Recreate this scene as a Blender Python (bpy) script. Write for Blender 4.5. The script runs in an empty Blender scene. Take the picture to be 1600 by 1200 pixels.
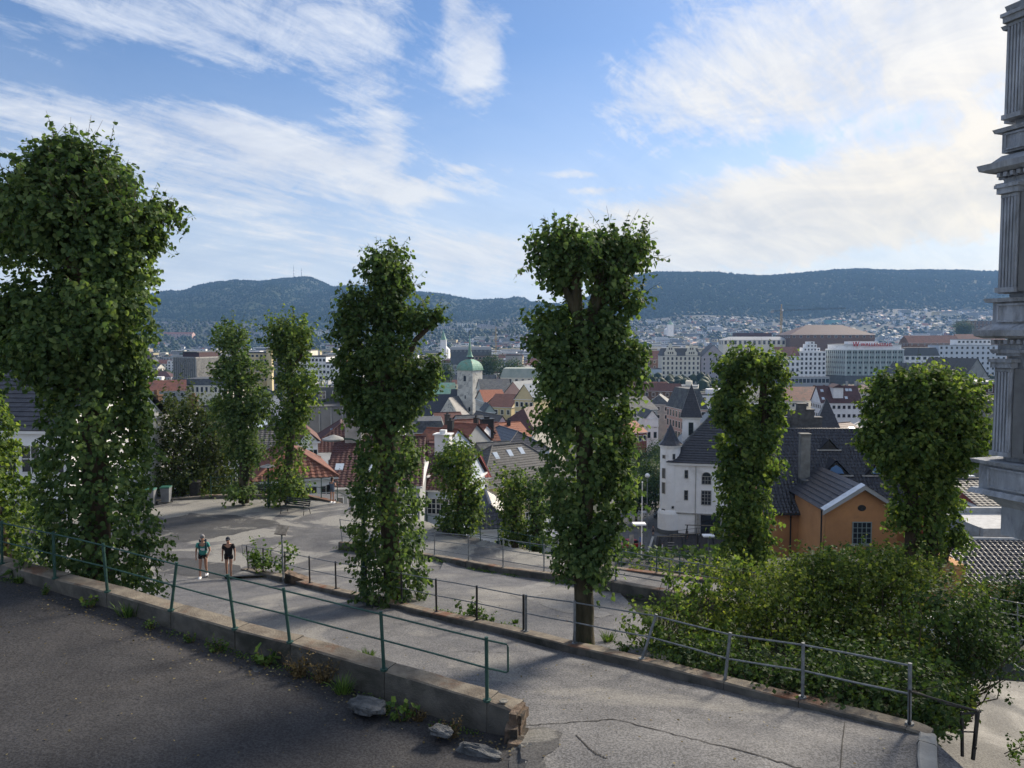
import bpy, math, random
import numpy as np
from mathutils import Vector, Matrix
R = math.radians
rng = np.random.default_rng(7)
random.seed(7)
SC = bpy.context.scene
COL = SC.collection

# ---------------------------------------------------------------- camera
H = 42.0                                   # camera height above the flat of the town
FPX, PITCH = 1200.0, math.atan(70 / 1200.0)
cam_d = bpy.data.cameras.new('camera')
cam = bpy.data.objects.new('camera', cam_d)
COL.objects.link(cam)
cam.location = (0, 0, H)
cam.rotation_euler = (math.pi / 2 - PITCH, 0, 0)
cam_d.sensor_width = 36
cam_d.lens = 36 * FPX / 1600
cam_d.clip_start = 0.1
cam_d.clip_end = 20000
SC.camera = cam
SC.view_settings.view_transform = 'Standard'
SC.view_settings.look = 'None'
SC.view_settings.gamma = 1
SC.view_settings.use_curve_mapping = False
SC.view_settings.exposure = 1.72
SC.render.resolution_x, SC.render.resolution_y = 1024, 768
SC.cycles.max_bounces = 6
SC.cycles.diffuse_bounces = 3
SC.cycles.glossy_bounces = 2
SC.cycles.transmission_bounces = 3
SC.cycles.transparent_max_bounces = 4
SC.cycles.volume_bounces = 1
SC.cycles.use_denoising = True
SC.cycles.caustics_reflective = False
SC.cycles.caustics_refractive = False

# ---------------------------------------------------------------- sun and sky
SUN_AZ, SUN_EL = R(42), R(30)
sl = bpy.data.lights.new('sun', 'SUN')
sl.energy = 2.3
sl.angle = R(13)
sl.color = (1.0, 0.88, 0.72)
so = bpy.data.objects.new('sun', sl)
COL.objects.link(so)
sd = Vector((math.sin(SUN_AZ) * math.cos(SUN_EL), math.cos(SUN_AZ) * math.cos(SUN_EL), math.sin(SUN_EL)))
so.rotation_euler = sd.to_track_quat('Z', 'Y').to_euler()
so.location = (0, 0, 120)

world = bpy.data.worlds.new('World')
SC.world = world
world.use_nodes = True
NT = world.node_tree
NT.nodes.clear()


class NG:
    """tiny expression helper for shader node trees"""
    def __init__(s, nt): s.nt = nt
    def n(s, t, **kw):
        x = s.nt.nodes.new(t)
        for k, v in kw.items(): setattr(x, k, v)
        return x
    def put(s, sock, v):
        if hasattr(v, 'is_output') or isinstance(v, bpy.types.NodeSocket): s.nt.links.new(v, sock)
        else: sock.default_value = v
    def m(s, op, a, b=0.0, c=None, clamp=False):
        x = s.n('ShaderNodeMath', operation=op, use_clamp=clamp)
        s.put(x.inputs[0], a); s.put(x.inputs[1], b)
        if c is not None: s.put(x.inputs[2], c)
        return x.outputs[0]
    def noise(s, vec, scale, detail=4, rough=0.55, dist=0.0, lac=2.0):
        x = s.n('ShaderNodeTexNoise')
        s.put(x.inputs['Vector'], vec)
        x.inputs['Scale'].default_value = scale
        x.inputs['Detail'].default_value = detail
        x.inputs['Roughness'].default_value = rough
        x.inputs['Distortion'].default_value = dist
        x.inputs['Lacunarity'].default_value = lac
        return x.outputs['Fac']
    def ramp(s, fac, stops, interp='LINEAR'):
        x = s.n('ShaderNodeValToRGB')
        x.color_ramp.interpolation = interp
        e = x.color_ramp.elements
        while len(e) < len(stops): e.new(0.5)
        for k, (p, c) in enumerate(stops):
            e[k].position = p
            e[k].color = tuple(c) + (1,) if len(c) == 3 else c
        s.put(x.inputs[0], fac)
        return x.outputs[0]
    def mix(s, f, a, b, blend='MIX'):
        x = s.n('ShaderNodeMix', data_type='RGBA', blend_type=blend)
        s.put(x.inputs[0], f)
        for k, v in ((6, a), (7, b)):
            if isinstance(v, (tuple, list)): v = tuple(v)[:3] + (1,)
            s.put(x.inputs[k], v)
        return x.outputs[2]
    def xyz(s, x_, y_, z_):
        x = s.n('ShaderNodeCombineXYZ')
        for k, v in enumerate((x_, y_, z_)): s.put(x.inputs[k], v)
        return x.outputs[0]


def build_world():
    g = NG(NT)
    sky = g.n('ShaderNodeTexSky', sky_type='NISHITA', sun_disc=False)
    sky.sun_elevation = SUN_EL
    sky.sun_rotation = SUN_AZ
    sky.altitude = 50
    sky.air_density = 1.0
    sky.dust_density = 0.6
    sky.ozone_density = 3.0
    tc = g.n('ShaderNodeTexCoord')
    sp = g.n('ShaderNodeSeparateXYZ')
    g.put(sp.inputs[0], tc.outputs['Generated'])
    X, Y, Z = sp.outputs
    az = g.m('ARCTAN2', X, Y)
    el = g.m('ARCSINE', Z)
    # cirrus lies on a high flat sheet: project the direction onto it
    zz = g.m('ADD', g.m('MAXIMUM', Z, 0.0), 0.12)
    px, py = g.m('DIVIDE', X, zz), g.m('DIVIDE', Y, zz)
    def sheet_noise(ang, su, sv, sc, det, ro, di, w=0.0):
        c, s_ = math.cos(R(ang)), math.sin(R(ang))
        u = g.m('ADD', g.m('MULTIPLY', px, c), g.m('MULTIPLY', py, s_))
        v = g.m('SUBTRACT', g.m('MULTIPLY', py, c), g.m('MULTIPLY', px, s_))
        return g.noise(g.xyz(g.m('MULTIPLY', u, su), g.m('MULTIPLY', v, sv), w), sc, det, ro, di)
    n1 = sheet_noise(52, 0.5, 2.6, 2.4, 10, 0.66, 0.5)          # long streaks
    n4 = sheet_noise(64, 0.9, 3.0, 7.5, 8, 0.7, 0.8, 2.2)       # fine combing
    aev = g.xyz(g.m('MULTIPLY', az, 1.0), g.m('MULTIPLY', el, 2.6), 0.3)
    n2 = g.noise(aev, 5.0, 10, 0.66, 1.1)
    n3 = g.noise(g.xyz(az, g.m('MULTIPLY', el, 1.2), 4.1), 17.0, 8, 0.72, 1.6)
    # (px, py, half width, half height, tilt degrees, amount) of thick and clear places, as bearings
    blobs = [(480, 40, 210, 75, -8, .30), (590, 150, 90, 80, 0, .20), (150, 50, 260, 34, -5, .20), (330, 185, 150, 26, 18, .26),
             (370, 215, 330, 36, 7, .34), (100, 190, 170, 22, 2, .16), (610, 215, 24, 50, 0, .16), (750, 100, 34, 56, 16, .50), (712, 20, 22, 30, 0, .34),
             (180, 260, 330, 60, 3, .20), (420, 300, 260, 40, 8, .16), (640, 306, 62, 18, -3, .30), (905, 277, 58, 7, 1, .30), (930, 300, 88, 6, -2, .26),
             (720, 270, 22, 7, 0, .26), (78, 94, 46, 8, 20, .16), (1330, 120, 420, 170, -16, .42), (1560, 60, 160, 220, 0, .26), (1120, 150, 240, 60, -24, .14),
             (1330, 325, 440, 50, -8, .44), (1100, 390, 600, 60, -2, .26), (300, 400, 500, 70, 0, .24),
             (150, 130, 190, 30, 5, -.34), (865, 150, 56, 180, 10, -.36), (672, 40, 22, 70, 0, -.16), (700, 240, 60, 50, 0, -.20), (640, 90, 26, 60, 0, -.10),
             (760, 345, 120, 22, 0, -.18), (1150, 250, 330, 22, -9, -.22), (980, 240, 150, 46, -6, -.22), (560, 318, 80, 12, 0, -.14), (1480, 225, 120, 20, -6, -.12),
             (480, 170, 60, 26, 10, -.16), (20, 20, 60, 10, 0, -.2), (970, 20, 60, 50, 0, -.16)]
    # overhead and behind the viewer, extra unseen cloud added to brighten the ground
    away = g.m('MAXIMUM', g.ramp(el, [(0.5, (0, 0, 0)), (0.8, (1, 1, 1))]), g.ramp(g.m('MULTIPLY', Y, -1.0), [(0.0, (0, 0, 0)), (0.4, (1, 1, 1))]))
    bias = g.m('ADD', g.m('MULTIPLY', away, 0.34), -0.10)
    for bx, by, sx, sy, tl, am in blobs:
        a0 = math.atan((bx - 800) / 1200)
        e0 = math.atan((530 - by) / 1200 * math.cos(a0))
        da, de = g.m('SUBTRACT', az, a0), g.m('SUBTRACT', el, e0)
        ct, st = math.cos(R(-tl)), math.sin(R(-tl))
        p = g.m('MULTIPLY', g.m('ADD', g.m('MULTIPLY', da, ct), g.m('MULTIPLY', de, st)), 1200.0 / sx)
        q = g.m('MULTIPLY', g.m('SUBTRACT', g.m('MULTIPLY', de, ct), g.m('MULTIPLY', da, st)), 1200.0 / sy)
        r2 = g.m('ADD', g.m('MULTIPLY', p, p), g.m('MULTIPLY', q, q))
        ex = g.m('POWER', 2.718, g.m('MULTIPLY', r2, -0.8))
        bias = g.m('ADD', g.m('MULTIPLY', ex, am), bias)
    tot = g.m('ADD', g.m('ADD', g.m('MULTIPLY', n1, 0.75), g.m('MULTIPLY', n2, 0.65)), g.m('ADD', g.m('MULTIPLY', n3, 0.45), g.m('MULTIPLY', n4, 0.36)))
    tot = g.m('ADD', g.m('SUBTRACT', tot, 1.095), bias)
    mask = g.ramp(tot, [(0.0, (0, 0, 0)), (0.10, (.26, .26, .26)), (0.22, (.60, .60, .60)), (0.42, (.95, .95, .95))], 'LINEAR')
    # haze whitens the lowest sky
    low = g.ramp(el, [(0.0, (1, 1, 1)), (0.06, (.93, .93, .93)), (0.14, (.60, .60, .60)), (0.24, (.2, .2, .2)), (0.36, (0, 0, 0))])
    mask = g.m('MAXIMUM', mask, g.m('MULTIPLY', low, 0.9))
    # angular closeness to the sun brightens and warms the cloud
    dt = g.n('ShaderNodeVectorMath', operation='DOT_PRODUCT')
    g.put(dt.inputs[0], tc.outputs['Generated'])
    dt.inputs[1].default_value = tuple(sd)
    near = g.m('POWER', g.m('MAXIMUM', dt.outputs['Value'], 0.0), 6.0)
    shade = g.ramp(g.m('ADD', g.m('MULTIPLY', n2, .6), g.m('MULTIPLY', n1, .4)), [(0.38, (0.74, 0.78, 0.87)), (0.58, (1, 1, 1))])
    cool, warm = (2.45, 2.62, 2.9), (3.3, 3.12, 2.8)
    cc = g.mix(near, cool, warm)
    lowwarm = g.ramp(el, [(0.0, (1.22, 1.04, .74)), (0.16, (1.16, 1.04, .84)), (0.34, (1, 1, 1))])
    rightside = g.ramp(az, [(0.0, (0, 0, 0)), (0.45, (1, 1, 1))])
    cc = g.mix(g.m('ADD', g.m('MULTIPLY', rightside, .5), .5), cc, g.mix(1.0, cc, lowwarm, 'MULTIPLY'))
    cc = g.mix(1.0, cc, shade, 'MULTIPLY')
    skyc = g.mix(1.0, sky.outputs[0], (.285, .33, .39), 'MULTIPLY')
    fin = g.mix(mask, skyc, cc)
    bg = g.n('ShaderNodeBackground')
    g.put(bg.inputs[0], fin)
    bg.inputs[1].default_value = 0.1
    out = g.n('ShaderNodeOutputWorld')
    NT.links.new(bg.outputs[0], out.inputs[0])


build_world()


# ---------------------------------------------------------------- helpers: where a sight line of the photograph meets a distance
def P(px, py, Y):
    u, v = (px - 800) / 1200.0, (600 - py) / 1200.0
    dy = math.cos(PITCH) + v * math.sin(PITCH)
    dz = -math.sin(PITCH) + v * math.cos(PITCH)
    s = Y / dy
    return Vector((u * s, Y, H + dz * s))


def px_of(p):
    x, y, z = p[0], p[1], p[2] - H
    f = y * math.cos(PITCH) - z * math.sin(PITCH)
    up = y * math.sin(PITCH) + z * math.cos(PITCH)
    return 800 + 1200 * x / f, 600 - 1200 * up / f


def link(o):
    COL.objects.link(o)
    return o


def tag(o, label=None, cat=None, group=None, kind=None):
    if label: o['label'] = label
    if cat: o['category'] = cat
    if group: o['group'] = group
    if kind: o['kind'] = kind
    return o


def thing(name, label, cat, loc=(0, 0, 0), rz=0.0, group=None):
    o = bpy.data.objects.new(name, None)
    o.empty_display_size = 0.2
    link(o)
    o.location = loc
    o.rotation_euler = (0, 0, rz)
    return tag(o, label, cat, group)


def put(name, mesh, parent=None, loc=(0, 0, 0), rot=(0, 0, 0), kind=None, sc=None):
    o = bpy.data.objects.new(name, mesh)
    link(o)
    o.parent = parent
    o.location = loc
    o.rotation_euler = rot
    if sc: o.scale = sc
    if kind: o['kind'] = kind
    return o


def copy_tree(o, parent=None):
    c = o.copy()
    link(c)
    c.parent = parent
    for ch in list(o.children): copy_tree(ch, c)
    return c


class MB:
    """collects shapes for one mesh"""
    def __init__(s): s.v, s.f, s.mi, s.cur = [], [], [], 0
    def add(s, vs, fs):
        b = len(s.v)
        s.v += [tuple(v) for v in vs]
        s.f += [tuple(b + i for i in f) for f in fs]
        s.mi += [s.cur] * len(fs)
        return s
    def box(s, cx, cy, cz, sx, sy, sz, rz=0.0, M=None, taper=1.0):
        vs = []
        for k in (-1, 1):
            t = taper if k == 1 else 1.0
            for i, j in ((-1, -1), (1, -1), (1, 1), (-1, 1)):
                x, y = i * sx / 2 * t, j * sy / 2 * t
                vs.append(Vector((cx + x * math.cos(rz) - y * math.sin(rz), cy + x * math.sin(rz) + y * math.cos(rz), cz + k * sz / 2)))
        if M is not None: vs = [M @ v for v in vs]
        return s.add(vs, [(0, 3, 2, 1), (4, 5, 6, 7), (0, 1, 5, 4), (1, 2, 6, 5), (2, 3, 7, 6), (3, 0, 4, 7)])
    def tube(s, pts, r, n=8, caps=True):
        pts = [Vector(p) for p in pts]
        rs = r if isinstance(r, (list, tuple)) else [r] * len(pts)
        rings = []
        for i, p in enumerate(pts):
            d = (pts[min(i + 1, len(pts) - 1)] - pts[max(i - 1, 0)])
            d = d.normalized() if d.length > 1e-9 else Vector((0, 0, 1))
            a = d.cross(Vector((0, 0, 1)) if abs(d.z) < 0.95 else Vector((0, 1, 0))).normalized()
            b = d.cross(a)
            rings.append([p + (a * math.cos(2 * math.pi * k / n) + b * math.sin(2 * math.pi * k / n)) * rs[i] for k in range(n)])
        vs = [v for rg in rings for v in rg]
        fs = []
        for i in range(len(pts) - 1):
            for k in range(n):
                k2 = (k + 1) % n
                fs.append((i * n + k, i * n + k2, (i + 1) * n + k2, (i + 1) * n + k))
        if caps:
            fs.append(tuple(range(n)))
            fs.append(tuple((len(pts) - 1) * n + k for k in reversed(range(n))))
        return s.add(vs, fs)
    def poly(s, vs): return s.add(vs, [tuple(range(len(vs)))])
    def lathe(s, cx, cy, prof, n=16):
        vs, fs = [], []
        for (r, z) in prof:
            for k in range(n): vs.append((cx + r * math.cos(2 * math.pi * k / n), cy + r * math.sin(2 * math.pi * k / n), z))
        for i in range(len(prof) - 1):
            for k in range(n):
                k2 = (k + 1) % n
                fs.append((i * n + k, i * n + k2, (i + 1) * n + k2, (i + 1) * n + k))
        fs.append(tuple(reversed(range(n))))
        fs.append(tuple((len(prof) - 1) * n + k for k in range(n)))
        return s.add(vs, fs)
    def prism(s, poly, d0, d1, axis='y'):
        """poly of (a, z) pairs pushed along y (or x)"""
        n = len(poly)
        vs = [((a, d0, z) if axis == 'y' else (d0, a, z)) for a, z in poly] + [((a, d1, z) if axis == 'y' else (d1, a, z)) for a, z in poly]
        fs = [tuple(range(n)), tuple(reversed(range(n, 2 * n)))]
        for k in range(n): fs.append((k, k + n, (k + 1) % n + n, (k + 1) % n))
        return s.add(vs, fs)
    def mesh(s, name, mats, smooth=False):
        me = bpy.data.meshes.new(name)
        me.from_pydata(s.v, [], s.f)
        for m_ in (mats if isinstance(mats, (list, tuple)) else [mats]): me.materials.append(m_)
        if any(s.mi): me.polygons.foreach_set('material_index', s.mi)
        if smooth: me.polygons.foreach_set('use_smooth', [True] * len(s.f))
        me.update()
        return me
    def build(s, name, mats, parent=None, loc=(0, 0, 0), rot=(0, 0, 0), kind=None, smooth=False):
        return put(name, s.mesh(name, mats, smooth), parent, loc, rot, kind)


def np_mesh(name, V, F, mat, smooth=False):
    """V (n,3) array, F (m,4) array of quads"""
    me = bpy.data.meshes.new(name)
    me.vertices.add(len(V)); me.vertices.foreach_set('co', np.asarray(V, np.float32).ravel())
    k = F.shape[1]
    me.loops.add(F.size); me.loops.foreach_set('vertex_index', F.astype(np.int32).ravel())
    me.polygons.add(len(F)); me.polygons.foreach_set('loop_start', np.arange(0, F.size, k, dtype=np.int32))
    me.polygons.foreach_set('loop_total', np.full(len(F), k, np.int32))
    if smooth: me.polygons.foreach_set('use_smooth', np.ones(len(F), bool))
    me.materials.append(mat)
    me.update(calc_edges=True)
    return me


# ---------------------------------------------------------------- materials
MATS = {}


def mat(name, c1, c2=None, scale=2.0, rough=0.85, bump=0.0, bscale=None, spec=0.3, metal=0.0, detail=5, c3=None, s3=0.4, t3=(0.5, 0.62), stretch=(1, 1, 1), world=False):
    if name in MATS: return MATS[name]
    m = bpy.data.materials.new(name)
    m.use_nodes = True
    nt = m.node_tree
    g = NG(nt)
    b = nt.nodes['Principled BSDF']
    b.inputs['Roughness'].default_value = rough
    b.inputs['Specular IOR Level'].default_value = spec
    b.inputs['Metallic'].default_value = metal
    if world: co = g.n('ShaderNodeNewGeometry').outputs['Position']
    else: co = g.n('ShaderNodeTexCoord').outputs['Object']
    if stretch != (1, 1, 1):
        mp = g.n('ShaderNodeMapping'); g.put(mp.inputs[0], co); mp.inputs['Scale'].default_value = stretch; co = mp.outputs[0]
    if c2 is None: c2 = tuple(x * 0.78 for x in c1)
    f = g.noise(co, scale, detail, 0.6)
    col = g.ramp(f, [(0.36, c1), (0.66, c2)])
    if c3 is not None:
        f3 = g.noise(co, s3, 6, 0.65, 0.6)
        k = g.ramp(f3, [(t3[0], (0, 0, 0)), (t3[1], (1, 1, 1))])
        col = g.mix(k, col, c3)
    g.put(b.inputs['Base Color'], col)
    if bump:
        bn = g.n('ShaderNodeBump'); bn.inputs['Strength'].default_value = bump; bn.inputs['Distance'].default_value = 0.05
        g.put(bn.inputs['Height'], g.noise(co, bscale or scale * 6, 4, 0.6))
        g.put(b.inputs['Normal'], bn.outputs[0])
    MATS[name] = m
    return m


def leaf_mat(name, dark, mid, light, trans=0.3, spec=.12):
    if name in MATS: return MATS[name]
    m = bpy.data.materials.new(name)
    m.use_nodes = True
    nt = m.node_tree
    g = NG(nt)
    b = nt.nodes['Principled BSDF']
    b.inputs['Roughness'].default_value = 0.68
    b.inputs['Specular IOR Level'].default_value = spec
    geo = g.n('ShaderNodeNewGeometry')
    big = g.noise(geo.outputs['Position'], 1.1, 3, 0.5)
    f = g.m('ADD', g.m('MULTIPLY', geo.outputs['Random Per Island'], 0.65), g.m('MULTIPLY', big, 0.5))
    col = g.ramp(f, [(0.2, dark), (0.6, mid), (0.97, light)])
    g.put(b.inputs['Base Color'], col)
    tr = g.n('ShaderNodeBsdfTranslucent')
    g.put(tr.inputs[0], g.mix(1.0, col, (1.5, 1.55, 0.7), 'MULTIPLY'))
    mx = g.n('ShaderNodeMixShader')
    mx.inputs[0].default_value = trans
    nt.links.new(b.outputs[0], mx.inputs[1]); nt.links.new(tr.outputs[0], mx.inputs[2])
    nt.links.new(mx.outputs[0], nt.nodes['Material Output'].inputs[0])
    MATS[name] = m
    return m


def asphalt(name, dark, light, patch, patch_t=(0.52, 0.6), ps=0.16, grain=26, gb=0.35):
    """weathered asphalt: aggregate grain, worn lighter sheets, damp darker ones, fine cracks"""
    m = bpy.data.materials.new(name)
    m.use_nodes = True
    nt = m.node_tree
    g = NG(nt)
    b = nt.nodes['Principled BSDF']
    b.inputs['Specular IOR Level'].default_value = 0.35
    co = g.n('ShaderNodeNewGeometry').outputs['Position']
    gr = g.noise(co, grain, 3, 0.75)
    med = g.noise(co, 1.2, 6, 0.65)
    bigm = g.noise(co, ps, 7, 0.62, 0.9)
    base = g.ramp(gr, [(0.40, dark), (0.60, light)])
    base = g.mix(1.0, base, g.ramp(med, [(0.33, (0.72, 0.72, 0.73)), (0.68, (1.16, 1.15, 1.12))]), 'MULTIPLY')
    pat = g.mix(1.0, patch, g.ramp(gr, [(0.38, (0.62, 0.62, 0.62)), (0.62, (1.3, 1.3, 1.3))]), 'MULTIPLY')
    col = g.mix(g.ramp(bigm, [(patch_t[0], (0, 0, 0)), (patch_t[1], (1, 1, 1))]), base, pat)
    vor = g.n('ShaderNodeTexVoronoi', feature='DISTANCE_TO_EDGE')
    wob = g.n('ShaderNodeVectorMath', operation='ADD')
    nz = g.n('ShaderNodeTexNoise'); g.put(nz.inputs['Vector'], co); nz.inputs['Scale'].default_value = 0.9; nz.inputs['Detail'].default_value = 5
    sc_ = g.n('ShaderNodeVectorMath', operation='SCALE'); g.put(sc_.inputs[0], nz.outputs['Color']); sc_.inputs['Scale'].default_value = 1.6
    g.put(wob.inputs[0], co); g.put(wob.inputs[1], sc_.outputs[0])
    g.put(vor.inputs['Vector'], wob.outputs[0]); vor.inputs['Scale'].default_value = 0.22
    cr = g.ramp(vor.outputs['Distance'], [(0.0, (1, 1, 1)), (0.006, (0, 0, 0))])
    cm = g.m('MULTIPLY', cr, g.ramp(g.noise(co, 0.35, 2), [(0.5, (0, 0, 0)), (0.56, (1, 1, 1))]))
    col = g.mix(g.m('MULTIPLY', cm, 0.7), col, (0.02, 0.02, 0.02))
    g.put(b.inputs['Base Color'], col)
    g.put(b.inputs['Roughness'], g.ramp(bigm, [(0.3, (0.62, .62, .62)), (0.6, (0.9, .9, .9))]))
    bn = g.n('ShaderNodeBump'); bn.inputs['Strength'].default_value = gb; bn.inputs['Distance'].default_value = 0.02
    g.put(bn.inputs['Height'], gr)
    g.put(b.inputs['Normal'], bn.outputs[0])
    MATS[name] = m
    return m


def glass_mat(name, c, rough=0.12):
    if name in MATS: return MATS[name]
    m = bpy.data.materials.new(name)
    m.use_nodes = True
    b = m.node_tree.nodes['Principled BSDF']
    b.inputs['Base Color'].default_value = tuple(c) + (1,)
    b.inputs['Roughness'].default_value = rough
    b.inputs['Specular IOR Level'].default_value = 0.6
    MATS[name] = m
    return m


ROAD = asphalt('dark_asphalt', (0.017, 0.017, 0.020), (0.052, 0.052, 0.056), (0.05, 0.048, 0.05), (0.6, 0.75), 0.3)
PATHM = asphalt('worn_asphalt', (0.055, 0.057, 0.062), (0.17, 0.17, 0.178), (0.19, 0.185, 0.175), (0.53, 0.62), 0.2)
SQM = asphalt('patched_asphalt', (0.05, 0.051, 0.056), (0.13, 0.13, 0.135), (0.21, 0.205, 0.19), (0.5, 0.54), 0.17)
PATCH = asphalt('repair_asphalt', (0.03, 0.031, 0.034), (0.075, 0.076, 0.08), (0.14, 0.138, 0.13), (0.56, 0.6), 0.5)
CONC = mat('wall_concrete', (0.075, 0.072, 0.066), (0.16, 0.15, 0.13), 1.6, 0.92, 0.5, 30, c3=(0.035, 0.037, 0.03), s3=0.8, t3=(0.48, 0.66), world=True)
CAPC = mat('weathered_cap', (0.12, 0.10, 0.08), (0.24, 0.21, 0.165), 3.0, 0.9, 0.5, 30, c3=(0.15, 0.06, 0.03), s3=0.42, t3=(0.52, 0.64), world=True)
PALEC = mat('pale_concrete', (0.26, 0.255, 0.24), (0.40, 0.39, 0.36), 1.2, 0.9, 0.4, 20, c3=(0.14, 0.135, 0.12), s3=0.5, t3=(0.55, 0.68), world=True)
RUST = mat('rusty_end', (0.075, 0.05, 0.035), (0.20, 0.15, 0.11), 5, 0.9, 0.6, 22, c3=(0.03, 0.028, 0.024), s3=2.0, world=True)
STONE = mat('grey_slab', (0.045, 0.05, 0.055), (0.13, 0.135, 0.14), 5, 0.9, 1.0, 14)
PALEST = mat('pale_stone', (0.14, 0.135, 0.12), (0.30, 0.285, 0.25), 6, 0.9, 1.0, 18)
GREENM = mat('green_paint', (0.018, 0.055, 0.045), (0.035, 0.085, 0.07), 6, 0.5, 0.2, 40, c3=(0.09, 0.045, 0.025), s3=3.0, t3=(0.66, 0.72), world=True)
GALV = mat('galvanised_steel', (0.12, 0.135, 0.145), (0.22, 0.235, 0.25), 8, 0.6, 0.1, 60, metal=0.2, c3=(0.14, 0.09, 0.06), s3=3.0, t3=(0.68, 0.74), world=True)
BLACKM = mat('black_metal', (0.015, 0.016, 0.017), (0.03, 0.03, 0.03), 8, 0.5)
BARK = mat('lime_bark', (0.035, 0.027, 0.019), (0.10, 0.078, 0.055), 5, 0.95, 0.9, 14, stretch=(1, 1, 0.25))
BARKG = mat('mossy_bark', (0.03, 0.028, 0.016), (0.075, 0.065, 0.042), 5, 0.95, 0.9, 14, c3=(0.028, 0.038, 0.016), s3=2.0, stretch=(1, 1, 0.3))
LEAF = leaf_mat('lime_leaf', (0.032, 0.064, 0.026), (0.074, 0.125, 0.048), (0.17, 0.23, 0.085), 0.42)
LEAFY = leaf_mat('yellowish_lime_leaf', (0.036, 0.072, 0.024), (0.090, 0.145, 0.045), (0.23, 0.285, 0.08), 0.46)  # paler, yellower leaf colour than the plain lime leaf
LEAFB = leaf_mat('bush_leaf', (0.036, 0.068, 0.020), (0.100, 0.145, 0.036), (0.27, 0.30, 0.07), 0.42)
LEAFT = leaf_mat('thicket_leaf', (0.026, 0.045, 0.018), (0.06, 0.085, 0.032), (0.12, 0.14, 0.05), 0.3)
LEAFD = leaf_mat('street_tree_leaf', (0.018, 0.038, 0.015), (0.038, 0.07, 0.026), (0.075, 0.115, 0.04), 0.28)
WEED = leaf_mat('weed_leaf', (0.03, 0.07, 0.018), (0.08, 0.14, 0.035), (0.17, 0.24, 0.06), 0.3)
DRY = leaf_mat('dry_weed', (0.06, 0.04, 0.02), (0.12, 0.09, 0.045), (0.2, 0.15, 0.07), 0.2)
# ================================================================ GROUND
W1P = [(-260, 812, 21.0), (-120, 845, 19.6), (3, 880, 18.2), (86, 903, 17.2), (168, 924, 16.5), (267, 953, 15.6), (367, 982, 14.9), (453, 1003, 14.4), (600, 1046, 13.6), (761, 1094, 12.6), (800, 1108, 12.35)]
W2P = [(382, 888, 32.6), (411, 893, 31), (445, 900, 29.5), (484, 911, 27.8), (525, 920, 26.4), (573, 931, 24.8), (628, 943, 23.4), (682, 956, 22), (745, 969, 20.6), (818, 986, 19.2), (898, 1005, 17.7), (1005, 1029, 16.2), (1138, 1062, 14.6), (1254, 1090, 13.5), (1421, 1131, 12.2), (1456, 1143, 12.0)]
W3P = [(531, 846, 36.5), (600, 855, 35.6), (679, 867, 34.5), (732, 876, 32), (786, 886, 30), (870, 896, 27.8), (960, 907, 25.5), (1090, 930, 22.5), (1200, 950, 20.6)]
W4P = [(-60, 800, 45), (100, 791, 48), (235, 782, 49.2), (330, 773, 50.4), (475, 772, 50.4), (520, 782, 49), (560, 797, 47.5), (654, 830, 45), (727, 845, 42.5), (800, 861, 40), (875, 873, 38.5), (950, 885, 37), (1110, 905, 35)]
W1 = [P(*p) for p in W1P]; W2 = [P(*p) for p in W2P]; W3 = [P(*p) for p in W3P]; W4 = [P(*p) for p in W4P]


def ipl(W, x, k):
    return np.interp(x, [p[0] for p in W], [p[k] for p in W])


XE = W1[-1][0] + 0.12
def w1y(x): return np.where(np.asarray(x) < XE, ipl(W1, x, 1), -99)
def w2y(x): return ipl(W2, x, 1)
def w3y(x): return np.where(np.asarray(x) < W3[0][0], 999, ipl(W3, x, 1))
def w4y(x): return ipl(W4, x, 1)


def z_path(x, y):
    y = np.maximum(y, 11.6)
    p = -6.5 + 0.017 * np.asarray(x) - 0.162 * (np.asarray(y) - 12.3)
    q = -10.0 - 0.03 * (np.asarray(y) - 33)
    k = 0.35
    h = np.clip(0.5 + 0.5 * (p - q) / k, 0, 1)
    return H + q + (p - q) * h + k * h * (1 - h)


def z_road(x, y):
    x = np.asarray(x, float)
    zt = ipl(W1, x, 2)
    h = np.interp(x, [-12, -5, 0], [0.28, 0.42, 0.62])
    z = zt - h
    # past the wall's end the two surfaces meet
    t = np.clip((x + 1.6) / 2.0, 0, 1)
    return z * (1 - t) + t * z_path(x, np.asarray(y))


def z_low(x, y):      # terrace beyond the third wall
    base = np.interp(x, [-12, -6, 0, 15], [H - 10.35, H - 10.98, H - 11.02, H - 11.4])
    s = np.clip((np.asarray(x) + 8.7) / 6.0, 0, 1)
    return base * s + z_path(x, y) * (1 - s)


def z_yard(x, y): return H - 9.1 - 0.05 * (np.asarray(x) - 8) + 0 * np.asarray(y)


def terr(x, y):
    y = np.asarray(y, float)
    z = np.interp(y, [0, 54, 95, 140, 300, 1000, 1500, 2000, 2500, 2900, 3500, 6000], [-15.5, -15.5, -33.2, -34.6, -40, -41, -36, -18, 16, 62, 40, 0])
    far = np.clip((y - 1400) / 800, 0, 1)
    xr = np.asarray(x, float)
    z = z + 42 * np.clip((xr / np.maximum(y, 1) - .10) / .12, 0, 1) * np.clip((y - 1900) / 800, 0, 1)
    z = z + far * (18 * np.sin(np.asarray(x) / 260.0 + 1.3) + 9 * np.sin(np.asarray(x) / 97.0))
    return H + z


def ground_at(px, py, y0=9.0, y1=60.0):
    """where a bearing meets the near ground"""
    for Y in np.arange(y0, y1, 0.05):
        p = P(px, py, Y)
        if p.z <= g_near(p.x, p.y): return Vector((p.x, p.y, float(g_near(p.x, p.y))))
    return P(px, py, y1)


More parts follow.
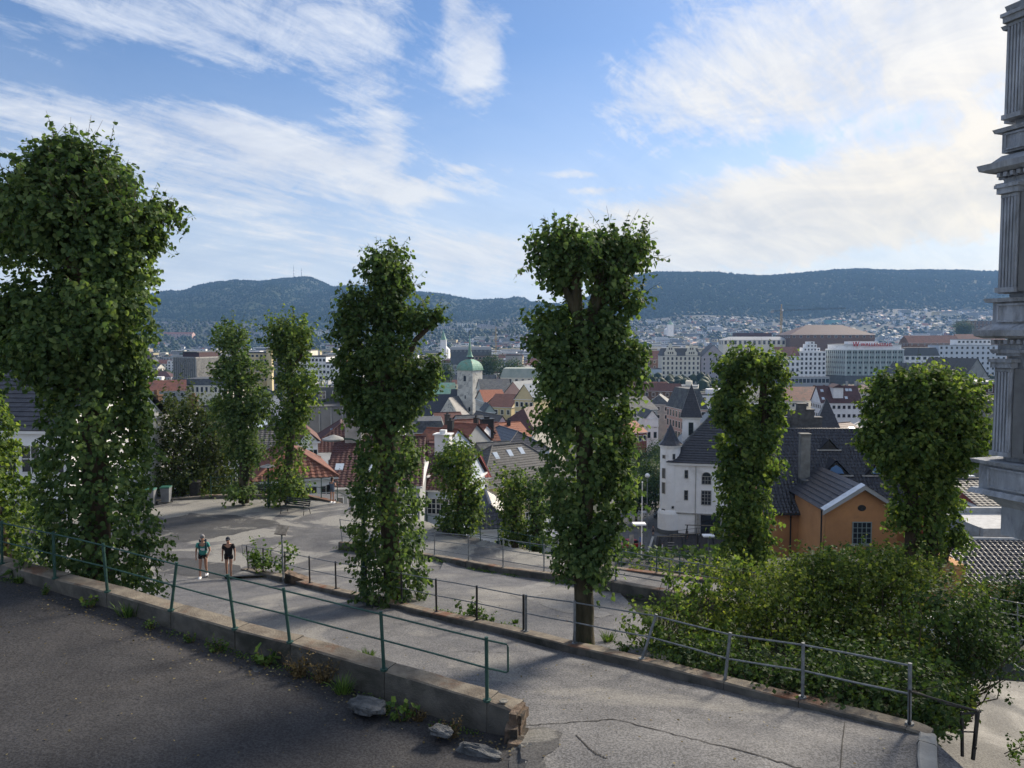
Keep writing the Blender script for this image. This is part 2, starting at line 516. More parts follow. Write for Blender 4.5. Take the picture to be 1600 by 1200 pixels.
def g_near(x, y):
    if x > 6.7 and y < 30 and y > 8 and y < w3y(x): 
        if y < w2y(6.4) + (x - 6.5) * 0.2 + 4 or x > 9: return float(z_yard(x, y))
    if y < w1y(x): return float(z_road(x, y))
    if x > W3[0][0] and y > w3y(x): return float(z_low(x, y))
    if y > w2y(x) and x > W2[0][0]: return float(z_path(x, y)) + 0.1
    if x < XE and y < 12.3: return float(z_road(x, y))
    return float(z_path(x, y))


YARDM = asphalt('pale_yard', (.085, .084, .08), (.17, .168, .16), (.20, .195, .18), (.5, .6), .3)
SOIL = mat('scrub_soil', (.02, .026, .012), (.05, .055, .03), 3, .95, .8, 20, world=True)


def ground():
    step = 0.2
    xs = np.arange(-34, 24.01, step); ys = np.arange(2.0, 52.01, step)
    regions = {'road': [], 'path': [], 'lower_path': [], 'square': [], 'terrace_path': [], 'yard': []}
    XX, YY = np.meshgrid(xs[:-1] + step / 2, ys[:-1] + step / 2)
    y1, y2, y3, y4 = w1y(XX), w2y(XX), w3y(XX), w4y(XX)
    inw = YY < y4 + 0.1
    yard = (XX > 6.62) & ((YY < y2) | (XX > 6.8)) & (YY < y3) & (YY < 27 - 0.2 * (XX - 7))
    bushb = (XX > 6.62) & (YY < y3)
    road = (YY < y1 + 0.15) & (XX <= XE)
    terrace = (XX > W3[0][0] - 0.1) & (YY > y3 - 0.1) & inw & (XX < 9.6)
    beyond2 = (YY > y2 - 0.1) & (XX > W2[0][0]) & (YY < y3 + 0.1) & (XX <= 6.8) & inw
    sq = (YY > 30.5) & inw & ~terrace & (XX < -3)
    lowp = beyond2 & ~sq
    soil = lowp & (XX > 3.6)
    lowp = lowp & ~soil
    pth = ~road & (YY >= y1 - 0.1) & (YY < y2 + 0.15) & ~sq & (XX <= 6.7)
    pth |= ~road & (YY >= y1 - 0.1) & (XX <= W2[0][0]) & ~sq
    sets = [('road', road, z_road, 0.0, ROAD), ('path', pth, z_path, 0.0, PATHM), ('lower_path', lowp, z_path, 0.1, PATHM),
            ('soil', soil, z_path, 0.0, SOIL), ('square', sq, None, 0.0, SQM), ('terrace_path', terrace, z_low, 0.0, SQM), ('yard', yard, z_yard, 0.0, YARDM)]
    for nm, msk, fn, dz, m_ in sets:
        jj, ii = np.nonzero(msk)
        if fn is None:
            fn = lambda x, y: z_path(x, y) + 0.1 * (np.clip((y - 28) / 2, 0, 1) * 0 + ((x > W2[0][0] + 0.1)) * np.clip((32.6 - y) / 2, 0, 1))
        idx = {}
        V, F = [], []
        for j, i in zip(jj, ii):
            q = []
            for (a, b) in ((i, j), (i + 1, j), (i + 1, j + 1), (i, j + 1)):
                k = (a, b)
                if k not in idx:
                    idx[k] = len(V); V.append((xs[a], ys[b], 0))
                q.append(idx[k])
            F.append(q)
        V = np.array(V, float)
        V[:, 2] = fn(V[:, 0], V[:, 1]) + dz
        V[:, 2] += 0.018 * np.sin(V[:, 0] * 1.9 + 2 * np.sin(V[:, 1] * .7)) * np.sin(V[:, 1] * 1.3)
        o = put(nm, np_mesh(nm, V, np.array(F), m_, True))
        o['kind'] = 'structure'


ground()


def far_ground():
    xs = np.concatenate([np.linspace(-6000, -700, 40), np.linspace(-680, 680, 60), np.linspace(700, 6000, 40)])
    ys = np.concatenate([[0, 12], np.linspace(16, 200, 40), np.linspace(220, 1500, 40), np.linspace(1550, 3500, 60), [4500, 6000]])
    X_, Y_ = np.meshgrid(xs, ys)
    Z_ = terr(X_, Y_)
    V = np.stack([X_, Y_, Z_], -1).reshape(-1, 3)
    n = len(xs)
    F = [(j * n + i, j * n + i + 1, (j + 1) * n + i + 1, (j + 1) * n + i) for j in range(len(ys) - 1) for i in range(n - 1)]
    m = mat('town_ground', (0.02, 0.03, 0.014), (0.04, 0.048, 0.032), 0.02, 0.95, c3=(0.045, 0.047, 0.05), s3=0.012, t3=(0.45, 0.55), world=True, detail=8)
    put('terrain', np_mesh('terrain', V, np.array(F), m, True))['kind'] = 'structure'


far_ground()


FORL = leaf_mat('forest_crowns', (0.006, 0.013, 0.009), (0.012, 0.024, 0.014), (0.024, 0.040, 0.022), .0, 0.0)


def wav0(Pn, seed):
    r = np.random.default_rng(seed); s = np.zeros(len(Pn))
    for k in range(7):
        d = r.normal(size=3); s += np.sin(Pn @ d * r.uniform(.8, 2.6) + r.uniform(0, 6.3))
    return s / 2.6


def mountain(name, prof, Yr, Yb, seed):
    """prof: (px, py) ridge line bearings at distance Yr; foot at Yb"""
    r = np.random.default_rng(seed)
    xs_p = np.linspace(prof[0][0], prof[-1][0], 420)
    yr = np.interp(xs_p, [p[0] for p in prof], [p[1] for p in prof])
    cols = [P(a, b, Yr) for a, b in zip(xs_p, yr)]
    T = np.linspace(0, 1, 70)
    V = []
    ph = r.uniform(0, 6.3, 12)
    from mathutils import noise as mn
    for k, t in enumerate(T):
        for i, c in enumerate(cols):
            Y = Yb + (Yr - Yb) * t
            X = c.x * (0.5 * (1 + Y / Yr)) if False else c.x
            zb = float(terr(X, Yb)) - 30
            h = (c.z - zb)
            prof_ = (t ** 0.85) * 0.93 + 0.07 * math.sin(math.pi * t)
            z = zb + h * prof_
            e = t * (1 - t) * 4
            d = mn.fractal(Vector((X / 420.0, Y / 300.0, seed)), 0.8, 2.1, 6)
            d2 = mn.noise(Vector((X / 22.0, Y / 22.0, seed + 4)))
            z += e * d * 62 + d2 * 5.0 * min(1, t * 3)
            V.append((X, Y + 120 * e * d, z))
    n = len(cols)
    GR = np.array(V).reshape(len(T), n, 3)
    rr = np.random.default_rng(seed + 50)
    # single trees of the mountain forest, small but real
    N_ = 90000
    ti = rr.random(N_) ** 0.9 * (len(T) - 1.01); ci = rr.random(N_) * (n - 1.01)
    a, b = ti.astype(int), ci.astype(int); fa, fb = (ti - a)[:, None], (ci - b)[:, None]
    pts = (GR[a, b] * (1 - fa) + GR[a + 1, b] * fa) * (1 - fb) + (GR[a, b + 1] * (1 - fa) + GR[a + 1, b + 1] * fa) * fb
    big = wav0(pts / 260.0, seed)
    pts = pts[big > -2.6]
    N_ = len(pts)
    s = rr.uniform(4.0, 8.0, N_)[:, None, None]
    oc = np.array([(0, 0, 1.1), (1.0, 0, -.3), (0, 1.0, -.3), (-1.0, 0, -.3), (0, -1.0, -.3)])
    TV = pts[:, None, :] + oc[None] * s * rr.uniform(.75, 1.25, (N_, 5, 1))
    TF = (np.arange(N_) * 5)[:, None, None] + np.array([(0, 4, 1), (0, 1, 2), (0, 2, 3), (0, 3, 4)])[None]
    fo = put('mountain_forest', np_mesh('mountain_forest', TV.reshape(-1, 3), TF.reshape(-1, 3), FORL), kind='stuff')
    tag(fo, 'dense dark forest covering the ' + ('long right hand ridge' if 'ridge' in name else 'rounded left mountain'), 'forest')
    # back face
    for i, c in enumerate(cols): V.append((c.x, Yr + 900, c.z - 420))
    nr = len(T) + 1
    F = [(j * n + i, j * n + i + 1, (j + 1) * n + i + 1, (j + 1) * n + i) for j in range(nr - 1) for i in range(n - 1)]
    m = mat('forest', (0.012, 0.024, 0.010), (0.040, 0.062, 0.026), 0.045, 0.97, 1.0, 0.09, c3=(0.075, 0.09, 0.06), s3=0.0045, t3=(0.56, 0.72), world=True, detail=10)
    put(name, np_mesh(name, np.array(V), np.array(F), m, True))['kind'] = 'structure'


mountain('mountain', [(-500, 470), (-100, 480), (100, 490), (240, 484), (262, 468), (300, 456), (330, 452), (370, 441), (410, 433), (440, 430), (475, 427), (486, 427), (500, 433), (520, 443), (560, 440), (600, 445), (650, 451), (690, 455), (740, 465), (800, 465), (850, 472), (900, 480), (960, 500), (1060, 515)], 4200, 2900, 3)
mountain('mountain_ridge', [(860, 500), (900, 470), (960, 440), (990, 425), (1020, 420), (1060, 419), (1120, 419), (1170, 424), (1200, 425), (1240, 422), (1300, 417), (1340, 415), (1400, 418), (1500, 416), (1560, 418), (1750, 425), (2100, 440)], 3700, 2750, 9)


# ---------------------------------------------------------------- walls
def wall(label, W, thick, deep, cat='wall', back=True, seglen=None, n_sub=3, m_side=None, m_top=None, name='concrete_wall'):
    t = thing(name, label, cat, W[0])
    o = Vector(W[0])
    W_ = [Vector(p) - o for p in W]
    # normals in plan
    def nrm(i):
        a, b = W_[max(i - 1, 0)], W_[min(i + 1, len(W_) - 1)]
        d = (b - a); d.z = 0; d.normalize()
        return Vector((-d.y, d.x, 0))
    for i in range(len(W_) - 1):
        na, nb = nrm(i), nrm(i + 1)
        mb = MB()
        rows = []
        for k in range(n_sub + 1):
            f = k / n_sub
            f2 = 0.004 + f * 0.992
            c = W_[i].lerp(W_[i + 1], f2)
            nn = na.lerp(nb, f2).normalized()
            j = [random.uniform(-.012, .012) for _ in range(4)]
            hw = thick / 2
            sec = [c - nn * (hw + 0.02) + Vector((0, 0, -deep)), c - nn * (hw + j[0]) + Vector((0, 0, -0.03)), c - nn * (hw - 0.025 + j[0]) + Vector((0, 0, j[1])),
                   c + nn * (hw - 0.025 + j[2]) + Vector((0, 0, j[3])), c + nn * (hw + j[2]) + Vector((0, 0, -0.03)), c + nn * (hw + 0.02) + Vector((0, 0, -deep))]
            rows.append(sec)
        vs = [v for rw in rows for v in rw]
        for k in range(n_sub):
            for q in range(5):
                pass
        fs, mi = [], []
        for k in range(n_sub):
            for q in range(5):
                a = k * 6 + q
                fs.append((a, a + 6, a + 7, a + 1)); mi.append(1 if q in (1, 2, 3) else 0)
        fs.append((0, 1, 2, 3, 4, 5)); mi.append(0)
        b = n_sub * 6
        fs.append(tuple(b + q for q in (5, 4, 3, 2, 1, 0))); mi.append(0)
        mb.add(vs, fs); mb.mi = mi
        mb.build('wall_section', [m_side or CONC, m_top or CAPC], t)
    return t


W1T = [p + Vector((0.10, 0.14, 0)) for p in W1]
wall('low concrete retaining wall with rusty stained top beside the dark upper road', W1T, 0.42, 3.4)
wall('low concrete kerb wall between the two sloping paths in the middle', W2, 0.34, 3.2)
wall('weedy low concrete kerb beyond the lower path, carrying a grey railing', W3, 0.30, 2.2)
wall('dark concrete parapet along the outer edge of the square and terrace', W4, 0.36, 5.5)
# return wall at the right hand end of the middle kerb
wall('pale concrete wall end turning towards the viewer at the right of the path', [P(1450, 1144, 12.0), P(1448, 1165, 11.5) + Vector((0, 0, .05)), P(1452, 1240, 10.2) + Vector((0, 0, .1)), P(1460, 1400, 8.2) + Vector((0, 0, .1))], 0.26, 4.5, m_top=PALEC)


def railing(label, posts, fr, m, rp=0.026, rr=0.018, group=None, loop_end=None, loop_start=None, square=False, cut=None, rails_mat=None, sag=0.0):
    """posts: list of (base, top) points; fr: heights of the rails as fractions of the post"""
    t = thing('railing', label, 'railing', posts[0][0], group=group)
    o = Vector(posts[0][0])
    for b, tp in posts:
        mb = MB()
        b_, t_ = Vector(b) - o, Vector(tp) - o
        mb.tube([b_ - Vector((0, 0, 0.03)), t_ + (t_ - b_).normalized() * 0.02], rp, 4 if square else 8)
        mb.tube([b_ - Vector((0, 0, 0.02)), b_ + Vector((0, 0, 0.015))], rp * 2.2, 8)
        mb.build('post', m, t)
    for k, f in enumerate(fr):
        pts = []
        for i, (b, tp) in enumerate(posts):
            p = (Vector(b).lerp(Vector(tp), f)) - o
            pts.append(p)
            if i < len(posts) - 1 and sag:
                q = Vector(posts[i + 1][0]).lerp(Vector(posts[i + 1][1]), f) - o
                pts.append((p + q) / 2 + Vector((0, 0, random.uniform(-sag, sag))))
        mb = MB()
        mb.tube(pts, rr, 8)
        mb.build('rail', rails_mat or m, t)
    for e, idx in ((loop_end, -1), (loop_start, 0)):
        if e is None: continue
        b, tp = posts[idx]
        mb = MB()
        a = Vector(b).lerp(Vector(tp), fr[0]) - o; c = Vector(b).lerp(Vector(tp), fr[-1]) - o
        e = Vector(e)
        mb.tube([a, a + e * 0.93, a + e + Vector((0, 0, -0.03)), c + e + Vector((0, 0, 0.03)), c + e * 0.93, c], rr, 8)
        mb.build('end_loop', rails_mat or m, t)
    return t


def pp(lst): return [(P(bx, by, Y), P(tx, ty, Y + (dy[0] if dy else 0))) for (bx, by, tx, ty, Y, *dy) in lst]


railing('green railing on the wall beside the dark upper road, bent posts', pp([
    (-130, 842, -132, 777, 19.6), (3, 880, 3, 815, 18.2), (86, 903, 83, 832, 17.2), (168, 924, 161, 850, 16.5), (267, 953, 276, 880, 15.6), (367, 982, 356, 899, 14.9),
    (453, 1003, 443, 920, 14.4), (600, 1046, 595, 957, 13.6), (761, 1094, 760, 997, 12.6)]), [0.97, 0.52], GREENM, 0.032, 0.017, loop_end=(0.36, -0.12, -0.03), square=False, sag=0.008)
railing('dark steel railing on the middle kerb, left half past the ivy clad lime', pp([
    (388, 888, 385, 853, 32.6), (411, 893, 411, 857, 31), (445, 900, 445, 863, 29.5), (484, 911, 483, 870, 27.8), (525, 920, 524, 878, 26.4), (573, 931, 572, 885, 24.8),
    (628, 943, 627, 895, 23.4), (682, 956, 681, 905, 22), (745, 969, 745, 916, 20.6), (818, 986, 818, 930, 19.2)]), [0.98, 0.5], BLACKM, 0.03, 0.016, loop_start=(-.3, .3, 0), sag=0.006, rails_mat=GALV)
railing('galvanised railing with leaning post in front of the big bush', pp([
    (822, 986, 822, 930, 19.1), (898, 1005, 898, 940, 17.7), (1003, 1029, 1025, 961, 16.2), (1132, 1068, 1141, 990, 14.6), (1254, 1089, 1255, 1006, 13.5), (1421, 1130, 1422, 1038, 12.2)]),
    [0.98, 0.5], GALV, 0.032, 0.018, sag=0.012)
railing('three bar grey railing on the weedy kerb beyond the lower path', pp([
    (535, 846, 531, 811, 36.5), (602, 856, 601, 820, 35.6), (679, 867, 679, 831, 34.5), (732, 876, 732, 836, 32), (786, 886, 786, 842, 30), (850, 897, 850, 851, 28.4), (962, 907, 962, 858, 25.5), (1045, 921, 1046, 873, 23.6), (1090, 930, 1091, 880, 22.5), (1200, 950, 1201, 897, 20.6)]),
    [0.98, 0.62, 0.22], GALV, 0.025, 0.016, sag=0.01)
railing('thin dark railing along the outer parapet behind the square', pp([
    (330, 775, 329, 745, 49), (362, 774, 362, 744, 49.3), (413, 774, 412, 744, 49.6), (440, 773, 440, 744, 49.8), (475, 773, 475, 744, 50), (502, 777, 502, 747, 49.4), (527, 783, 527, 752, 48.8), (560, 797, 560, 770, 47.5), (610, 813, 610, 787, 46), (666, 832, 666, 804, 44.6), (693, 838, 693, 810, 43.6), (727, 845, 727, 818, 42.5), (751, 849, 750, 822, 41.5), (779, 855, 778, 825, 40.8), (828, 866, 828, 837, 39.4), (848, 869, 848, 840, 39), (912, 879, 912, 848, 37.7), (971, 885, 971, 852, 36.7), (1026, 893, 1026, 860, 36), (1062, 898, 1062, 866, 35.6), (1100, 903, 1100, 870, 35.1)]),
    [0.98, 0.5], GREENM, 0.028, 0.016)

# tar seam and dark repairs lying on the path
def sheet(name, pts, m, dz=0.006, fn=None, sub=None):
    vs = []
    for (a, b) in pts:
        p = ground_at(a, b)
        vs.append((p.x, p.y, p.z))
    # drape as a fan of small cells
    n = len(vs)
    c = Vector((sum(v[0] for v in vs) / n, sum(v[1] for v in vs) / n, 0))
    mb = MB()
    K = 10
    V = []
    for k in range(K + 1):
        f = k / K
        for v in vs:
            x, y = c.x + (v[0] - c.x) * f, c.y + (v[1] - c.y) * f
            V.append((x, y, g_near(x, y) + dz + 0.018 * math.sin(x * 1.9 + 2 * math.sin(y * .7)) * math.sin(y * 1.3)))
    F = [(k * n + i, k * n + (i + 1) % n, (k + 1) * n + (i + 1) % n, (k + 1) * n + i) for k in range(K) for i in range(n)]
    mb.add(V, F)
    o = mb.build(name, m)
    o['kind'] = 'structure'
    return o


def wob(pts, n=3, a=4):
    out = []
    for i in range(len(pts)):
        p, q = pts[i], pts[(i + 1) % len(pts)]
        for k in range(n):
            f = k / n
            out.append((p[0] + (q[0] - p[0]) * f + random.uniform(-a, a), p[1] + (q[1] - p[1]) * f + random.uniform(-a * .3, a * .3)))
    return out


sheet('asphalt_repair', wob([(200, 838), (250, 812), (300, 802), (370, 806), (425, 812), (440, 820), (380, 832), (330, 842), (280, 848), (230, 852)]), PATCH)
sheet('asphalt_repair', wob([(238, 868), (300, 874), (372, 884), (378, 900), (330, 905), (240, 893)]), PATCH)
sheet('asphalt_repair', wob([(797, 1150), (812, 1137), (850, 1136), (880, 1146), (872, 1168), (850, 1188), (858, 1215), (796, 1215)], 3, 3), PATCH, 0.009)
WORN = asphalt('worn_pale_asphalt', (.12, .12, .12), (.24, .235, .225), (.17, .165, .155), (.45, .6), .8)
sheet('worn_surface', wob([(800, 930), (812, 918), (850, 908), (862, 914), (850, 928), (826, 940)], 5, 4), WORN, 0.008)
sheet('worn_surface', wob([(838, 940), (880, 934), (895, 944), (960, 962), (940, 966), (870, 955)], 5, 4), WORN, 0.008)


def seam(pts, w, nm='tar_seam'):
    mb = MB()
    P3 = []
    for i in range(len(pts) - 1):
        for k in range(14):
            f = k / 14
            P3.append((pts[i][0] + (pts[i + 1][0] - pts[i][0]) * f, pts[i][1] + (pts[i + 1][1] - pts[i][1]) * f + random.uniform(-.35, .35)))
    G3 = [ground_at(*p) for p in P3]
    L, Rr = [], []
    for i, p in enumerate(G3):
        d = G3[min(i + 1, len(G3) - 1)] - G3[max(i - 1, 0)]
        d.z = 0
        d = d.normalized() if d.length > 1e-6 else Vector((1, 0, 0))
        nn = Vector((-d.y, d.x, 0)) * w * random.uniform(.6, 1.3)
        for arr, q in ((L, p + nn), (Rr, p - nn)):
            arr.append(Vector((q.x, q.y, g_near(q.x, q.y) + 0.008 + 0.018 * math.sin(q.x * 1.9 + 2 * math.sin(q.y * .7)) * math.sin(q.y * 1.3))))
    n = len(L)
    mb.add(L + Rr, [(i, i + 1, n + i + 1, n + i) for i in range(n - 1)])
    mb.build(nm, mat('tar', (0.012, 0.012, 0.013), (0.03, 0.03, 0.03), 6))['kind'] = 'structure'


seam([(812, 1134), (880, 1130), (958, 1126), (1060, 1150), (1200, 1187), (1300, 1215)], 0.013)
seam([(1320, 1130), (1316, 1160), (1312, 1215)], 0.009)
seam([(900, 1150), (925, 1175), (950, 1187)], 0.012)

# crumbling wall end and loose stones at the corner
def rock(name, label, c, sx, sy, sz, m, rz=0.0, seed=0, rx=0.0, nlat=10):
    from mathutils import noise as mn
    mb = MB()
    n = 16
    vs, fs = [], []
    for i in range(nlat + 1):
        th = math.pi * i / nlat
        for k in range(n):
            ph = 2 * math.pi * k / n
            v = Vector((math.sin(th) * math.cos(ph), math.sin(th) * math.sin(ph), math.cos(th)))
            v = Vector([math.copysign(abs(q) ** 0.6, q) for q in v])
            d = 1 + 0.35 * mn.noise(v * 1.9 + Vector((seed, 0, 0))) + 0.2 * mn.noise(v * 4.5 + Vector((0, seed, 0)))
            vs.append(Vector((v.x * sx * d, v.y * sy * d, v.z * sz * d)))
    for i in range(nlat):
        for k in range(n):
            k2 = (k + 1) % n
            fs.append((i * n + k, (i + 1) * n + k, (i + 1) * n + k2, i * n + k2))
    mb.add(vs, fs)
    o = mb.build(name, m, None, c, (rx, 0, rz))
    tag(o, label, 'stone')
    return o


ge = P(797, 1108, 12.3)
_t = thing('wall_pier', 'crumbling rust stained pier closing the end of the retaining wall', 'wall pier', (ge.x + 0.12, ge.y + 0.06, ge.z - 0.02))
_mb = MB(); _mb.box(0, 0.02, -0.62, 0.13, 0.46, 1.24, -0.35); _mb.build('pier_core', [RUST], _t)
for k in range(7):
    _mb = MB(); _mb.box(random.uniform(-.03, .06), random.uniform(-.1, .1), -0.12 - k * 0.17, 0.20 - 0.01 * k, 0.38 + random.uniform(-.06, .05), 0.15, -0.35 + random.uniform(-.2, .2))
    _mb.build('broken_block', RUST, _t)
for (a_, b_, c_, s_) in ((800, 1146, 12.15, .26), (806, 1168, 11.98, .28), (809, 1190, 11.85, .30), (812, 1214, 11.72, .30)):
    q = P(a_, b_, c_) - _t.location
    _mb = MB(); _mb.box(q.x, q.y, q.z, s_ * .85, s_ * 1.1, .26, random.uniform(-.5, .2), taper=.9); _mb.build('broken_block', RUST, _t)
rock('stone', 'long dark grey slab lying against the foot of the wall end', P(752, 1180, 11.75) + Vector((0, 0, 0.02)), 0.40, 0.13, 0.11, STONE, -0.55, 1)
rock('stone', 'pale lumpy stone at the foot of the wall pier', P(817, 1182, 11.75) + Vector((0.04, 0, 0)), 0.13, 0.13, 0.17, PALEST, 0.4, 2)
rock('stone', 'cracked flat grey rock set under the wall among weeds', P(573, 1101, 12.9) + Vector((0, 0, -0.03)), 0.34, 0.20, 0.10, STONE, -0.4, 3)
rock('stone', 'small flaky stone under the wall between two dry weeds', P(690, 1140, 12.2) + Vector((0, 0, -0.02)), 0.20, 0.12, 0.06, STONE, -0.4, 4)
rock('stone', 'small stones half buried beside the docks under the wall', P(398, 1047, 14.1) + Vector((0, 0, -0.02)), 0.14, 0.10, 0.05, STONE, -0.4, 5)
_mb = MB(); _mb.lathe(0, 0, [(0.075, 0), (0.075, 0.012), (0.06, 0.016), (0.02, 0.014)], 18)
tag(_mb.build('lichen_disc', PALEST, None, P(781, 1099, 12.45) + Vector((0.06, .08, 0.0))), 'round pale lichen coated disc on top of the wall end', 'disc')
# ================================================================ TREES AND PLANTS
def wav(Pn, seed, f=1.3):
    r = np.random.default_rng(seed)
    s = np.zeros(len(Pn))
    for k in range(7):
        d = r.normal(size=3); d /= np.linalg.norm(d)
        s += np.sin(Pn @ d * f * r.uniform(0.8, 2.6) + r.uniform(0, 6.3))
    return s / 2.6


def leaf_mesh(name, C, Nrm, S, m, seed, simple=False, droop=0.75, up=0.45):
    """C centres, Nrm rough outward directions, S sizes"""
    r = np.random.default_rng(seed)
    n = len(C)
    Nn = Nrm * 0.75 + np.array([0, 0, up]) + r.normal(size=(n, 3)) * (0.42 + (0.45 - up) * .8)
    Nn /= np.linalg.norm(Nn, axis=1)[:, None] + 1e-9
    T = np.array([0, 0, -droop]) + Nrm * 0.55 + r.normal(size=(n, 3)) * 0.38
    T -= Nn * (T * Nn).sum(1)[:, None]
    T /= np.linalg.norm(T, axis=1)[:, None] + 1e-9
    B = np.cross(Nn, T)
    if simple:
        sh = [(0, 0, 0), (-.45, .5, .06), (0, 1.0, -.04), (.45, .5, .06)]
        quads = [(0, 1, 2, 3)]
    else:
        sh = [(0, 0, 0), (-.46, .22, .09), (-.40, .68, .05), (0, 1.08, -.10), (.40, .68, .05), (.46, .22, .09)]
        quads = [(0, 3, 2, 1), (0, 5, 4, 3)]
    k = len(sh)
    V = np.empty((n, k, 3))
    for i, (a, b, c) in enumerate(sh):
        V[:, i] = C + S[:, None] * (B * a + T * (b - 0.4) + Nn * c)
    base = (np.arange(n) * k)[:, None]
    F = np.concatenate([base + np.array(q) for q in quads], 0)
    return np_mesh(name, V.reshape(-1, 3), F, m)


def col_pts(prof, Y, n, seed, o, shell=0.72, rough=0.34):
    """prof: (py, centre px, half width px) down a clipped column; returns points and outward directions relative to o"""
    r = np.random.default_rng(seed)
    Cn = [P(cx, py, Y) for py, cx, hw in prof]
    Rd = [hw / 1200.0 * Y for py, cx, hw in prof]
    seg = np.array([(Cn[i + 1] - Cn[i]).length * (Rd[i] + Rd[i + 1]) / 2 for i in range(len(Cn) - 1)])
    pk = r.choice(len(seg), n, p=seg / seg.sum())
    t = r.random(n)
    A = np.array(Cn)[pk]; Bq = np.array(Cn)[pk + 1]
    ax = A + (Bq - A) * t[:, None]
    Ra = np.array(Rd)[pk] * (1 - t) + np.array(Rd)[pk + 1] * t
    th = r.random(n) * 2 * math.pi
    d = np.stack([np.cos(th), np.sin(th), np.zeros(n)], 1)
    raw = ax + d * Ra[:, None]
    cl = wav(raw, seed + 5, 2.4) + 0.6 * wav(raw, seed + 6, 6.0)
    fr = np.where(r.random(n) < shell, r.uniform(0.86, 1.06, n), r.uniform(0.45, 0.86, n))
    fr = fr * (1 + rough * cl * 0.55)
    pts = ax + d * (Ra * fr)[:, None] - np.array(o)
    keep = (cl > -1.5)
    return pts[keep], d[keep]


def blob_pts(c, rx, ry, rz_, n, seed, shell=0.65, rough=0.34):
    r = np.random.default_rng(seed)
    d = r.normal(size=(n, 3)); d /= np.linalg.norm(d, axis=1)[:, None]
    raw = d * np.array([rx, ry, rz_])
    cl = wav(raw + np.array(c), seed + 3, 2.8) + 0.6 * wav(raw, seed + 9, 7.0)
    fr = np.where(r.random(n) < shell, r.uniform(0.82, 1.08, n), r.uniform(0.3, 0.85, n)) * (1 + rough * cl * 0.6)
    return raw * fr[:, None] + np.array(c), d


def limb(mb, a, b, r0, r1, wig=0.08, n=6, k=8):
    a, b = Vector(a), Vector(b)
    pts, rs = [], []
    L = (b - a).length
    for i in range(n + 1):
        f = i / n
        p = a.lerp(b, f)
        if 0 < i < n: p += Vector((random.uniform(-1, 1), random.uniform(-1, 1), random.uniform(-.3, .3))) * wig * L * 0.3
        pts.append(p); rs.append(r0 + (r1 - r0) * f)
    mb.tube(pts, rs, k)


